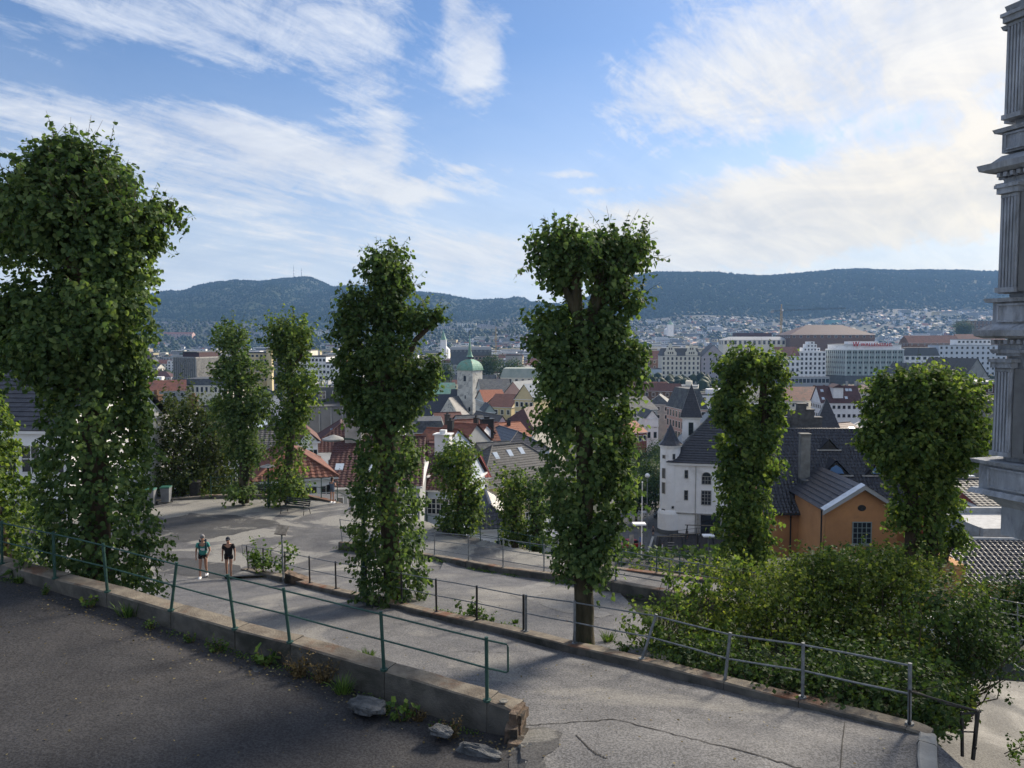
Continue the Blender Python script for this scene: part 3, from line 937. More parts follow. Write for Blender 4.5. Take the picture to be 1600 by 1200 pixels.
def lime(label, Y, base, prof, blobs, dens, lsize, seed, m=LEAF, tr=0.26, barkm=None, simple=False, stems=None, twigs=50, fat=.84):
    """clipped lime: prof column + leafy knobs (px, py, half width px, half height px, depth offset m)"""
    b = P(base[0], base[1], Y)
    t = thing('lime_tree', label, 'tree', b)
    prof = [(py, cx, hw * fat) for py, cx, hw in prof]
    blobs = [(px, py, hx * .92, hy * .95, dy) for px, py, hx, hy, dy in blobs]
    C, N, S = [], [], []
    o = np.array(b)
    k = 0
    if prof:
        A = sum((P(prof[i][1], prof[i][0], Y) - P(prof[i + 1][1], prof[i + 1][0], Y)).length * 2 * math.pi * (prof[i][2] / 1200 * Y) for i in range(len(prof) - 1))
        n = int(A * dens)
        p_, d_ = col_pts(prof, Y, n, seed, o)
        C.append(p_); N.append(d_)
    top = []
    for (px, py, hx, hy, dy) in blobs:
        k += 1
        c = P(px, py, Y + dy) - b
        rx, rz_ = hx / 1200 * Y, hy / 1200 * Y
        A = 4 * math.pi * ((rx * rx + 2 * rx * rz_) / 3)
        p_, d_ = blob_pts(c, rx, rx, rz_, int(A * dens * 1.15), seed + 20 + k)
        C.append(p_); N.append(d_); top.append(c)
    C, N = np.concatenate(C), np.concatenate(N)
    # leafy shoots that stick out past the outline, mostly near the top
    r = np.random.default_rng(seed + 99)
    # hollows between the knuckles
    hol = wav(C + o, seed + 71, 2.0) + .5 * wav(C + o, seed + 72, 4.5)
    kp = (hol > np.where(C[:, 2] > .5 * C[:, 2].max(), -0.85, -1.25)) | (r.random(len(C)) < .2)
    C, N = C[kp], N[kp]
    # keep a thinner shell, and turn the rest into short leafy sprigs that stand out from it in clumps
    pick = r.random(len(C)) < 0.5
    z = C[:, 2]
    zr = (z - z.min()) / (z.max() - z.min())
    nsp = int(len(C) * 0.5 / 8)
    cl = wav(C + o, seed + 31, 3.1)
    w = np.clip(cl + 1.1, 0.05, 2.5) * (0.55 + 0.9 * zr)
    si = r.choice(len(C), nsp, p=w / w.sum())
    EC, EN = [], []
    tw = MB()
    for q_, i in enumerate(si):
        up = 0.25 + 0.75 * zr[i] if r.random() < .7 else -0.35
        dirv = N[i] * r.uniform(.5, 1.0) + np.array([0, 0, up]) + r.normal(size=3) * 0.3
        dirv /= np.linalg.norm(dirv)
        L = r.uniform(0.18, 0.46) * (1 + .5 * (zr[i] > .8)) * (Y / 20) ** 0.35
        if r.random() < .05: L *= 1.8
        if q_ % 6 == 0 or L > .5:
            e = C[i] + dirv * L + np.array([0, 0, -0.12 * L])
            tw.tube([C[i] - dirv * .15, (C[i] + e) / 2 + np.array([0, 0, .05 * L]), e], [0.009, 0.006, 0.003], 3, False)
        nl = 8
        f = (np.arange(nl) + r.random(nl)) / nl
        sag = np.outer(f ** 2, np.array([0, 0, -0.25 * L]))
        EC.append(C[i] + np.outer(f, dirv) * L + sag + r.normal(size=(nl, 3)) * lsize * .34)
        EN.append(np.repeat((dirv * .35 + N[i] * .4)[None], nl, 0) + r.normal(size=(nl, 3)) * .35)
    C = np.concatenate([C[pick]] + EC); N = np.concatenate([N[pick]] + EN)
    S = lsize * r.uniform(0.6, 1.25, len(C))
    put('foliage', leaf_mesh('foliage', C, N, S, m, seed + 1, simple), t, kind='stuff')
    mb = MB()
    bm_ = barkm or BARK
    if stems is None:
        pr = [P(cx, py, Y) - b for py, cx, hw in reversed(prof)] if prof else []
        pts = [Vector((0, 0, -0.1))] + pr[::max(1, len(pr) // 5)]
        rs = [tr * (1.12 - 0.55 * i / len(pts)) for i in range(len(pts))]
        mb.tube(pts, rs, 12)
        axis_pts = pts
    else:
        axis_pts = []
        for st in stems:
            pts = [P(x, y, Y + dy) - b for x, y, dy, r_ in st]
            mb.tube(pts, [s_[3] for s_ in st], 12)
            axis_pts += pts
    mb.build('trunk', bm_, t, smooth=True)
    for c in top:
        lb = MB()
        a = min(axis_pts, key=lambda q: (Vector(q) - Vector(c)).length + 1.2 * max(0, q[2] - c[2] + 0.8) if True else 0)
        limb(lb, a, c, tr * 0.55, 0.05, 0.15)
        lb.build('limb', bm_, t, smooth=True)
    if tw.v: tw.build('twigs', bm_, t, kind='stuff')
    return t


# left foreground: the widest column, filling the left edge
lime('tallest ivy thick lime column at the left behind the green railing', 19.0, (158, 945),
     [(420, 128, 44), (470, 130, 62), (560, 140, 78), (620, 148, 80), (690, 146, 84), (760, 150, 88), (830, 150, 96), (900, 152, 100), (940, 165, 90)],
     [(104, 256, 46, 38, 0), (98, 288, 74, 42, 0), (150, 300, 76, 48, 0.3), (60, 330, 74, 50, -.2), (200, 345, 60, 40, .1), (130, 372, 104, 56, 0.2), (180, 410, 62, 60, 0), (-10, 350, 60, 50, .3), (75, 490, 92, 44, 0), (20, 490, 60, 30, .3), (175, 480, 66, 62, -.3),
      (20, 545, 46, 34, 0.2), (110, 545, 84, 56, -.4), (200, 560, 34, 46, .2), (212, 640, 24, 40, 0.1)], 350, 0.118, 11, tr=0.34, twigs=130)
lime('half hidden lime column cut by the left edge of the frame', 21.5, (5, 905),
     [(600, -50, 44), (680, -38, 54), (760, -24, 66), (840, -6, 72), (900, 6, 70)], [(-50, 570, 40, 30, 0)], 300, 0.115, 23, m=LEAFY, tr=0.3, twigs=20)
lime('slim lime column at the back of the square, left of the bench', 48, (381, 783),
     [(540, 366, 22), (600, 370, 26), (660, 376, 25), (720, 381, 20), (745, 382, 16)],
     [(362, 527, 30, 23, 0), (380, 583, 36, 18, .5), (395, 628, 30, 26, -.4), (350, 580, 22, 24, 0), (352, 640, 26, 24, .5), (372, 660, 38, 26, 0), (385, 700, 26, 30, 0), (376, 770, 26, 14, -.3)], 88, 0.20, 31, tr=0.30, simple=True, twigs=40, barkm=BARKG)
lime('slim lime column directly behind the park bench', 47.5, (452, 783),
     [(535, 450, 20), (580, 450, 16), (620, 455, 24), (680, 455, 28), (730, 450, 28), (780, 448, 32)],
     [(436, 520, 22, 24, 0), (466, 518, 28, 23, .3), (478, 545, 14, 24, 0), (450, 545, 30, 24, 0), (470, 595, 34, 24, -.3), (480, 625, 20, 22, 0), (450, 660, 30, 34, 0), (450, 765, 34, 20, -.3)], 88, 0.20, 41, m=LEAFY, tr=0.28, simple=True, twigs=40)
lime('tall lime with knobbly side tufts behind the street lamp in the middle', 24.6, (612, 940),
     [(430, 604, 16), (480, 604, 16), (530, 602, 26), (600, 604, 38), (650, 606, 44), (700, 606, 47), (760, 604, 48), (820, 608, 50), (880, 612, 52), (935, 616, 50)],
     [(602, 418, 40, 32, 0), (622, 448, 28, 22, .3), (556, 484, 30, 24, 0), (644, 502, 34, 20, .2), (606, 490, 24, 34, 0), (680, 494, 14, 16, 0), (548, 520, 26, 18, -.3), (568, 562, 44, 26, 0), (668, 580, 26, 26, 0), (610, 560, 44, 36, -.3), (548, 604, 28, 24, .3), (604, 630, 48, 36, 0), (560, 640, 20, 14, 0), (646, 610, 24, 20, 0)], 280, 0.122, 51, tr=0.3, twigs=70, fat=.98)
lime('forked lime with bare lower trunk right of centre by the galvanised railing', 18.0, (912, 1006),
     [(560, 918, 50), (600, 910, 62), (650, 905, 70), (700, 908, 62), (760, 915, 58), (820, 917, 54), (870, 912, 46), (905, 908, 40)],
     [(866, 396, 42, 30, 0), (890, 380, 24, 18, .2), (962, 388, 40, 26, .2), (915, 398, 50, 28, -.2), (905, 412, 44, 26, .25), (950, 412, 34, 26, .2), (880, 428, 30, 30, .2), (872, 432, 28, 26, 0), (945, 440, 26, 26, -.25), (958, 450, 22, 24, .2), (990, 402, 24, 26, 0), (980, 472, 26, 20, .2), (868, 496, 36, 30, 0), (925, 525, 58, 44, 0), (960, 560, 48, 44, .2), (858, 535, 34, 30, -.2),
      (868, 640, 44, 48, .2), (962, 580, 46, 40, 0), (958, 660, 34, 50, 0), (890, 580, 48, 46, -.3), (862, 590, 24, 30, 0), (955, 760, 36, 44, .2), (890, 800, 34, 44, -.2), (940, 830, 36, 42, 0), (905, 880, 44, 34, 0)], 290, 0.108, 61, tr=0.24, twigs=90, fat=.97, barkm=BARKG,
     stems=[[(912, 1016, 0, .36), (912, 1004, 0, .27), (912, 980, 0, .24), (913, 950, 0, .235), (910, 880, 0, .21), (915, 760, 0, .20), (912, 650, 0, .2), (914, 560, 0, .2)], [(914, 570, 0, .17), (903, 490, 0, .13), (899, 430, 0, .12), (885, 385, 0, .07)], [(914, 570, 0, .17), (925, 500, 0, .16), (940, 430, 0, .14), (955, 385, 0, .07)]])
lime('short lime bush column beyond the terrace, left of the yellow house', 43.5, (716, 842),
     [(715, 716, 26), (750, 720, 28), (790, 720, 30), (835, 715, 32)], [(715, 712, 32, 24, 0), (736, 765, 22, 22, 0), (700, 740, 24, 28, 0), (740, 790, 14, 24, 0), (718, 815, 36, 26, -.3)], 95, 0.19, 71, tr=0.25, m=LEAFY, simple=True, twigs=25)
lime('left twin of the two small limes beyond the terrace railing', 42.5, (802, 862),
     [(760, 800, 20), (800, 803, 20), (855, 804, 22)], [(800, 752, 22, 20, 0), (796, 790, 20, 24, .2), (810, 830, 20, 24, 0)], 95, 0.185, 81, m=LEAFY, tr=0.2, simple=True, twigs=20)
lime('right twin of the two small limes beyond the terrace railing', 42.0, (836, 868),
     [(770, 836, 15), (810, 838, 16), (862, 838, 18)], [(834, 762, 19, 20, 0), (842, 800, 18, 24, .2), (840, 845, 18, 20, 0)], 95, 0.185, 85, tr=0.2, simple=True, twigs=16)
lime('bright topped lime with window-like gap before the white towered building', 31, (1170, 905),
     [(655, 1168, 44), (700, 1168, 42), (740, 1164, 38), (790, 1164, 40), (830, 1164, 38), (880, 1160, 42)],
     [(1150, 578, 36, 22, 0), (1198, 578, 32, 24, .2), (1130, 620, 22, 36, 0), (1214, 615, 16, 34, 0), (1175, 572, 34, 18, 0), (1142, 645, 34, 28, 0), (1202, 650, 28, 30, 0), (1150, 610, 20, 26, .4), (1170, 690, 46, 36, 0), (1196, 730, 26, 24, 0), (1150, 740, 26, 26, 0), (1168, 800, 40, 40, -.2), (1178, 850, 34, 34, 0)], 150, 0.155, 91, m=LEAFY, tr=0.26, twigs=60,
     stems=[[(1170, 910, 0, .27), (1170, 800, 0, .25), (1172, 720, 0, .23)], [(1172, 730, 0, .2), (1150, 670, 0, .16), (1138, 600, 0, .1)], [(1172, 730, 0, .22), (1190, 670, 0, .2), (1193, 600, 0, .13)]])
lime('broad mushroom-crowned lime with two stems at the right', 24.5, (1438, 905),
     [(700, 1440, 30), (760, 1442, 38), (820, 1446, 28), (880, 1448, 30)],
     [(1440, 630, 76, 46, 0), (1395, 645, 48, 40, .3), (1490, 640, 48, 46, 0), (1455, 610, 56, 28, -.2), (1515, 690, 34, 42, .2), (1372, 690, 34, 30, 0), (1420, 700, 56, 34, -.4), (1480, 700, 46, 42, -.2), (1470, 670, 62, 40, .3), (1400, 610, 34, 22, 0),
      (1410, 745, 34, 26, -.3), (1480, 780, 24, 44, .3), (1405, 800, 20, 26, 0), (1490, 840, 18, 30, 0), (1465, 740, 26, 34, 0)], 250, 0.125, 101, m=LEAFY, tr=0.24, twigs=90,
     stems=[[(1426, 910, 0, .25), (1426, 830, 0, .23), (1424, 770, 0, .2), (1400, 700, 0, .12)], [(1454, 910, 0.1, .24), (1454, 830, 0.1, .22), (1458, 760, 0, .2), (1480, 690, 0, .12)]])


def shrub(name, label, cat, base, Y, blobs, dens, ls, seed, m, simple=True, stems=9, barkm=None, sr=0.03):
    b = P(base[0], base[1], Y)
    t = thing(name, label, cat, b)
    C, N = [], []
    r = random.Random(seed)
    stem_mb = MB()
    for k, (px, py, hx, hy, dy) in enumerate(blobs):
        c = P(px, py, Y + dy) - b
        rx, rz_ = hx / 1200 * Y, hy / 1200 * Y
        A = 4 * math.pi * ((rx * rx + 2 * rx * rz_) / 3)
        p_, d_ = blob_pts(c, rx, rx * 0.9, rz_, int(A * dens * .55), seed + k, 0.5, 0.5)
        q_ = np.random.default_rng(seed + 60 + k); ii = q_.integers(0, len(p_), int(A * dens * .45 / 9)); L_ = q_.uniform(.12, .4, len(ii)) * (Y / 18) ** .5
        dr = d_[ii] * .6 + np.array([0, 0, .6]) + q_.normal(size=(len(ii), 3)) * .35
        f_ = q_.random((len(ii), 9, 1))
        sp_ = (p_[ii][:, None, :] + dr[:, None, :] * f_ * L_[:, None, None] + q_.normal(size=(len(ii), 9, 3)) * ls * .4).reshape(-1, 3)
        p_ = np.concatenate([p_, sp_]); d_ = np.concatenate([d_, np.repeat(dr, 9, 0)])
        C.append(p_); N.append(d_)
        for q in range(stems):
            j = r.randrange(len(p_))
            limb(stem_mb, (r.uniform(-.3, .3), r.uniform(-.3, .3), 0), p_[j], sr, 0.006, 0.35, 5, 4)
    C, N = np.concatenate(C), np.concatenate(N)
    rr = np.random.default_rng(seed + 7)
    S = ls * rr.uniform(0.55, 1.3, len(C))
    put('foliage', leaf_mesh('foliage', C, N, S, m, seed, simple, 0.7, 0.15), t, kind='stuff')
    stem_mb.build('stems', barkm or BARK, t, kind='stuff')
    return t


shrub('bush', 'sprawling yellow-green bush filling the slope behind the galvanised railing', 'bush', (1290, 1110), 18.5,
      [(1110, 975, 66, 44, .3), (1180, 940, 80, 58, 0), (1265, 918, 85, 52, 1.0), (1340, 912, 90, 50, .8), (1420, 918, 90, 54, 1.0), (1310, 890, 60, 24, 1.2), (1400, 892, 60, 28, 1.4), (1200, 1020, 90, 50, -.3), (1300, 1000, 100, 60, 0), (1400, 1010, 90, 60, -.5), (1330, 1070, 110, 44, -2.0), (1420, 1080, 70, 46, -2.8), (1240, 1070, 60, 30, -2.6)], 230, 0.085, 131, LEAFB, stems=14)
shrub('bush', 'low dark undergrowth hugging the kerb behind the galvanised railing', 'bush', (1290, 1085), 14.8,
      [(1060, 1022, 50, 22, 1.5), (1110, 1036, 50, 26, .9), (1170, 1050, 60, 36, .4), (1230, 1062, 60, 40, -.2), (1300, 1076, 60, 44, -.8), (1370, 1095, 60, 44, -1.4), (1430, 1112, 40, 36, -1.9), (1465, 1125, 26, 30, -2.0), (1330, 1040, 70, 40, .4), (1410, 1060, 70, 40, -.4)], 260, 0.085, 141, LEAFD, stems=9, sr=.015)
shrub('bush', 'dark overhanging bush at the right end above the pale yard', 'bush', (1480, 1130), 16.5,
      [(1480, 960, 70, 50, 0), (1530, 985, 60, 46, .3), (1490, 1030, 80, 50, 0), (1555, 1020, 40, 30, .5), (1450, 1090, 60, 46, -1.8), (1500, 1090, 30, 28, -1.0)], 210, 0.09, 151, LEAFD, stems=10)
shrub('bush', 'loose thin-stemmed saplings growing over the kerb left of the big bush', 'bush', (1030, 1020), 17.6,
      [(1010, 980, 40, 36, 0), (1055, 960, 40, 40, .5), (1090, 920, 34, 34, 1.0), (1040, 1010, 50, 20, -.4), (1110, 1010, 60, 30, -.8), (1150, 900, 26, 36, 1.2), (1045, 900, 12, 30, 1.0)], 110, 0.10, 161, LEAFY, stems=6, sr=0.016)
shrub('bush', 'feathery open-branched thicket behind the wheeled bins', 'bush', (300, 782), 53.5,
      [(280, 650, 46, 46, 0), (330, 660, 46, 40, .5), (300, 700, 66, 44, 0), (255, 700, 34, 50, 0), (345, 710, 36, 44, 0), (300, 745, 70, 30, -.5), (250, 760, 30, 24, 0)], 42, 0.20, 171, LEAFT, stems=9, sr=0.07)
shrub('bush', 'low scrub spilling over the wall left of the black bin', 'bush', (262, 772), 51.6,
      [(262, 765, 34, 14, 0), (350, 768, 60, 12, 1.0)], 60, 0.16, 181, LEAFT, stems=4)
shrub('bush', 'leafy sapling by the slanted board post', 'bush', (398, 888), 31.0,
      [(398, 865, 12, 20, 0), (412, 880, 22, 12, 0), (440, 882, 18, 14, 0), (452, 862, 8, 18, .2)], 90, 0.13, 191, WEED, stems=3, sr=0.012)
shrub('bush', 'dark shady scrub on the slope below the terrace at the right', 'bush', (1100, 900), 38.5,
      [(1060, 905, 50, 18, 0), (1120, 900, 50, 22, 0), (1200, 900, 70, 26, -1), (1000, 900, 36, 10, -1)], 60, 0.15, 197, LEAFB, stems=5)


def weed(label, base, kind, s, seed, Y=None):
    r = np.random.default_rng(seed)
    b = ground_at(*base) if Y is None else P(base[0], base[1], Y)
    t = thing('weed' if kind != 'grass' else 'grass_tuft', label, 'plant', b)
    if kind == 'grass':
        mb = MB()
        for q in range(90):
            a = r.uniform(0, 6.28); L = s * r.uniform(.5, 1.1); rad = r.uniform(0, s * .5)
            o = Vector((math.cos(a) * rad, math.sin(a) * rad * .6, 0))
            tip = o + Vector((math.cos(a) * L * r.uniform(.2, .8), math.sin(a) * L * .5, L * r.uniform(.5, 1)))
            mid = o.lerp(tip, .5) + Vector((0, 0, L * .18))
            w = Vector((-math.sin(a), math.cos(a), 0)) * 0.008
            mb.add([o - w, o + w, mid + w, mid - w, tip], [(0, 1, 2, 3), (3, 2, 4)])
        mb.build('blades', WEED, t, kind='stuff')
        return t
    n = {'broad': 60, 'dry': 260, 'mix': 130}[kind]
    C, N = [], []
    mb = MB()
    for q in range(9 if kind != 'dry' else 22):
        a = r.uniform(0, 6.28)
        tip = Vector((math.cos(a) * s * r.uniform(.2, .9), math.sin(a) * s * .5 * r.uniform(.2, .9), s * r.uniform(.4, 1.15)))
        o = Vector((tip.x * .3, tip.y * .3, 0))
        mb.tube([o, o.lerp(tip, .6) + Vector((0, 0, .05 * s)), tip], [.006, .005, .002], 4, False)
        for z in range(n // (9 if kind != 'dry' else 22)):
            f = r.uniform(.15, 1)
            C.append(np.array(o.lerp(tip, f)) + r.normal(size=3) * s * .09); N.append(np.array([tip.x, tip.y, .3]) + r.normal(size=3) * .4)
    C, N = np.array(C), np.array(N)
    ls = {'broad': .13, 'dry': .045, 'mix': .085}[kind] * s / 0.35
    put('leaves', leaf_mesh('leaves', C, N, ls * r.uniform(.5, 1.2, len(C)), DRY if kind == 'dry' else WEED, seed, True, .3), t, kind='stuff')
    mb.build('stalks', DRY, t, kind='stuff')
    return t


for i, (lb, b, k, s) in enumerate([
    ('broad dock leaves on the road edge below the second bent post', (140, 950), 'broad', .28), ('wispy tuft of grass leaning from the wall foot', (200, 965), 'grass', .38),
    ('small green sprigs at the wall foot after the grass tuft', (236, 985), 'mix', .22), ('small clump between wall and dark road, middle left', (300, 1005), 'mix', .20),
    ('low green weed where the rust streak runs down the wall', (340, 1020), 'mix', .28), ('tiny sprig clinging to the far left wall foot', (70, 930), 'mix', .2), ('thin grass fringe along the wall at far left', (30, 912), 'grass', .2),
    ('leafy green weeds beside the half buried stones', (415, 1040), 'broad', .36), ('large brown dry sorrel clump against the wall', (468, 1060), 'dry', .46), ('brown dry sorrel clump right of the largest one', (505, 1068), 'dry', .40),
    ('grass and moss at the left of the flat rock', (535, 1085), 'grass', .34), ('low moss weeds in front of the flat rock', (600, 1120), 'mix', .2), ('green weeds right of the flat cracked rock', (630, 1130), 'broad', .34),
    ('dry stalks standing right of the green weeds', (655, 1128), 'dry', .26), ('brown and green clump by the wall near the long slab', (700, 1155), 'dry', .32), ('small weeds between the stone and the dry clump', (680, 1150), 'mix', .2),
    ('fresh bright grass tuft behind the wall by the last but one post', (575, 1032), 'grass', .30), ('bushy weed at the middle kerb under the ninth post', (735, 965), 'mix', .55), ('low weed beside the kerb right of the ninth post', (760, 972), 'mix', .35),
    ('ragged grass under the bare trunk beside the kerb', (950, 1003), 'grass', .3), ('weeds on the kerb left of the leaning post', (975, 1020), 'mix', .3), ('small grass tuft at the foot of the eighth kerb post', (805, 975), 'grass', .16)]):
    Yk = None
    weed(lb, b, k, s, 300 + i)

# ground cover strips: moss and little leaves in the joint between wall and road, and along the far kerb
def strip(name, line, n, spread, ls, m, seed, zf=None):
    r = np.random.default_rng(seed)
    C = []
    for q in range(n):
        k = r.integers(0, len(line) - 1); f = r.random()
        p = Vector(line[k]).lerp(Vector(line[k + 1]), f)
        if wav(np.array([[p.x, p.y, 0]]), seed, 2.5)[0] < -0.1: continue
        x, y = p.x + r.normal() * spread, p.y + r.normal() * spread
        z = g_near(x, y) if zf is None else zf(x, y)
        C.append((x, y, z + abs(r.normal()) * 0.035))
    C = np.array(C)
    N = r.normal(size=(len(C), 3)) * .4 + np.array([0, 0, .6])
    o = put(name, leaf_mesh(name, C, N, ls * r.uniform(.5, 1.4, len(C)), m, seed, True, .1))
    o['kind'] = 'stuff'
    tag(o, 'small weeds and moss growing ' + {'moss_strip': 'along the wall foot', 'kerb_weeds': 'along the far kerb'}[name.split('.')[0]], 'weeds')


strip('moss_strip', [p + Vector((-0.02, -0.22, 0)) for p in W1[2:]], 2600, 0.07, 0.035, WEED, 401)
strip('kerb_weeds', [p + Vector((-0.12, -0.24, 0)) for p in W3], 2600, 0.10, 0.06, WEED, 402)
strip('kerb_weeds', [p + Vector((0.12, 0.25, 0)) for p in W2[6:13]], 1500, 0.12, 0.05, WEED, 403, lambda x, y: float(z_path(x, y)) + .1)

# scrub on the steep ground below the terrace
def slope_scrub():
    r = np.random.default_rng(77)
    n = 15000
    Y = r.uniform(36, 92, n); px = r.uniform(840, 1540, n)
    X = (px - 800) / 1200 * Y
    ok = (X > 9.8) | (Y > w4y(X) + 1.0)
    X, Y = X[ok], Y[ok]
    ok = wav(np.stack([X, Y, X * 0], 1), 12, .5) > -.5
    X, Y = X[ok], Y[ok]
    C = np.stack([X, Y, terr(X, Y) + r.uniform(0, 1.0, len(X))], 1)
    o = put('hillside_scrub', leaf_mesh('hillside_scrub', C, r.normal(size=(len(C), 3)) * .5, (.4) * r.uniform(.5, 1.3, len(C)), LEAFD, 5, True, .4))
    o['kind'] = 'stuff'
    tag(o, 'green scrub covering the steep slope below the terrace', 'scrub')


slope_scrub()


# fallen leaves, twigs and grit lying on the asphalt
def litter():
    r = np.random.default_rng(91)
    C, m_ = [], []
    for k in range(1500):
        if k % 3 == 0: x, y = r.uniform(-14, 6), r.uniform(8.5, 17)
        elif k % 3 == 1: x, y = r.uniform(-10, 6), r.uniform(12, 30)
        else:
            q = r.integers(2, len(W1) - 1); p = Vector(W1[q]).lerp(Vector(W1[q + 1 if q + 1 < len(W1) else q]), r.random()); x, y = p.x + r.normal() * .2, p.y - .35 - abs(r.normal()) * .3
        C.append((x, y, g_near(x, y) + .028))
    C = np.array(C)
    N = r.normal(size=(len(C), 3)) * .15 + np.array([0, 0, 1.5])
    o = put('fallen_leaves', leaf_mesh('fallen_leaves', C, N, .045 * r.uniform(.3, 1.3, len(C)), leaf_mat('litter_leaf', (.05, .04, .02), (.14, .11, .05), (.30, .26, .14), .1), 92, True, .0))
    o['kind'] = 'stuff'; tag(o, 'fallen leaves and grit scattered over the asphalt', 'leaves')


litter()

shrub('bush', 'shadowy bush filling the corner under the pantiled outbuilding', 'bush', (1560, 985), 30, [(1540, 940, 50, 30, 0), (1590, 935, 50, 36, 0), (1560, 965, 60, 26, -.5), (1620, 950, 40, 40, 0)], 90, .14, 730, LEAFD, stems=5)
# ================================================================ BUILDINGS
def roofc(n, a, b, **k): return mat(n, a, b, k.pop('scale', 3.0), k.pop('rough', 0.7), 0.25, 14, **k)


RED = roofc('red_tile', (0.135, 0.05, 0.034), (0.22, 0.088, 0.058), scale=1.5, c3=(0.09, 0.045, 0.035), s3=0.5)
ORANGE_T = roofc('orange_tile', (0.25, 0.085, 0.045), (0.34, 0.13, 0.07), scale=1.5)
BROWN = roofc('brown_tile', (0.085, 0.035, 0.027), (0.15, 0.065, 0.05), scale=1.5)
MAROON = roofc('maroon_tile', (0.05, 0.024, 0.023), (0.095, 0.042, 0.04), scale=1.5)
SLATE = roofc('slate', (0.035, 0.038, 0.045), (0.085, 0.09, 0.10), scale=1.5, c3=(0.10, 0.11, 0.10), s3=0.6)
BLACKT = roofc('black_glazed_tile', (0.022, 0.024, 0.031), (0.05, 0.052, 0.064), rough=0.36)
GREYT = roofc('grey_tile', (0.055, 0.055, 0.055), (0.10, 0.10, 0.10))
FLATR = roofc('roof_felt', (0.07, 0.072, 0.075), (0.14, 0.14, 0.145), rough=0.9)
LIGHTR = roofc('pale_roof', (0.28, 0.29, 0.30), (0.4, 0.41, 0.42), rough=0.8)
COPPER = roofc('green_copper', (0.12, 0.27, 0.20), (0.22, 0.40, 0.31), scale=0.8, c3=(0.24, 0.27, 0.18), s3=0.25)
WHITE = mat('white_render', (0.84, 0.84, 0.84), (0.75, 0.75, 0.75), 0.6, 0.9, 0.15, 8, c3=(0.5, 0.49, 0.47), s3=0.25, t3=(0.55, 0.75))
CREAM = mat('cream_render', (0.74, 0.70, 0.59), (0.64, 0.60, 0.50), 0.6, 0.9, 0.15, 8)
YELLOW = mat('pale_yellow_render', (0.62, 0.52, 0.30), (0.52, 0.44, 0.27), 0.6, 0.9, 0.15, 8)
OCHRE = mat('orange_render', (0.50, 0.255, 0.11), (0.38, 0.19, 0.085), 0.35, 0.92, 0.3, 9, c3=(0.22, 0.13, 0.075), s3=0.3, t3=(0.58, 0.8))
PINK = mat('pink_render', (0.55, 0.36, 0.31), (0.46, 0.31, 0.27), 0.6, 0.9)
MAUVE = mat('mauve_render', (0.42, 0.38, 0.40), (0.35, 0.32, 0.34), 0.6, 0.9)
PBLUE = mat('pale_blue_boards', (0.50, 0.56, 0.63), (0.44, 0.50, 0.57), 0.6, 0.8)
GREYW = mat('grey_render', (0.33, 0.34, 0.34), (0.25, 0.26, 0.26), 0.5, 0.9, 0.2, 8)
DGREYW = mat('dark_grey_render', (0.12, 0.13, 0.135), (0.09, 0.095, 0.10), 0.5, 0.9)
BLUEGREY = mat('blue_grey_boards', (0.17, 0.21, 0.26), (0.13, 0.16, 0.20), 0.5, 0.8)
REDW = mat('red_render', (0.27, 0.075, 0.06), (0.2, 0.06, 0.05), 0.6, 0.9)
BRICK = mat('brown_brick', (0.17, 0.10, 0.06), (0.12, 0.07, 0.045), 0.8, 0.9)
RAWC = mat('stained_concrete', (0.24, 0.235, 0.22), (0.15, 0.148, 0.14), 0.25, 0.95, 0.3, 5, c3=(0.06, 0.058, 0.05), s3=0.3, t3=(0.52, 0.7), stretch=(1, 1, 0.4))
LSTONE = mat('light_tower_stone', (0.66, 0.64, 0.57), (0.54, 0.52, 0.46), 0.5, 0.92, 0.4, 3, c3=(0.34, 0.33, 0.30), s3=0.35)
SAGE = mat('sage_facade', (0.36, 0.43, 0.41), (0.31, 0.375, 0.36), 0.3, 0.8)
TRIM = mat('white_trim', (0.74, 0.74, 0.73), (0.66, 0.66, 0.65), 1, 0.7)
GLASS = glass_mat('window_glass', (0.022, 0.026, 0.032))
SKYG = glass_mat('skylight_glass', (0.45, 0.52, 0.60), 0.25)
BLUEG = glass_mat('blue_skylight_glass', (0.10, 0.20, 0.36), 0.2)
TEAL = mat('teal_panel', (0.14, 0.36, 0.34), None, 1)
GREENW = mat('green_window_paint', (0.09, 0.14, 0.13), None, 5, 0.6)
PINE = mat('leaded_grey', (0.2, 0.21, 0.23), (0.3, 0.31, 0.33), 2, 0.5)


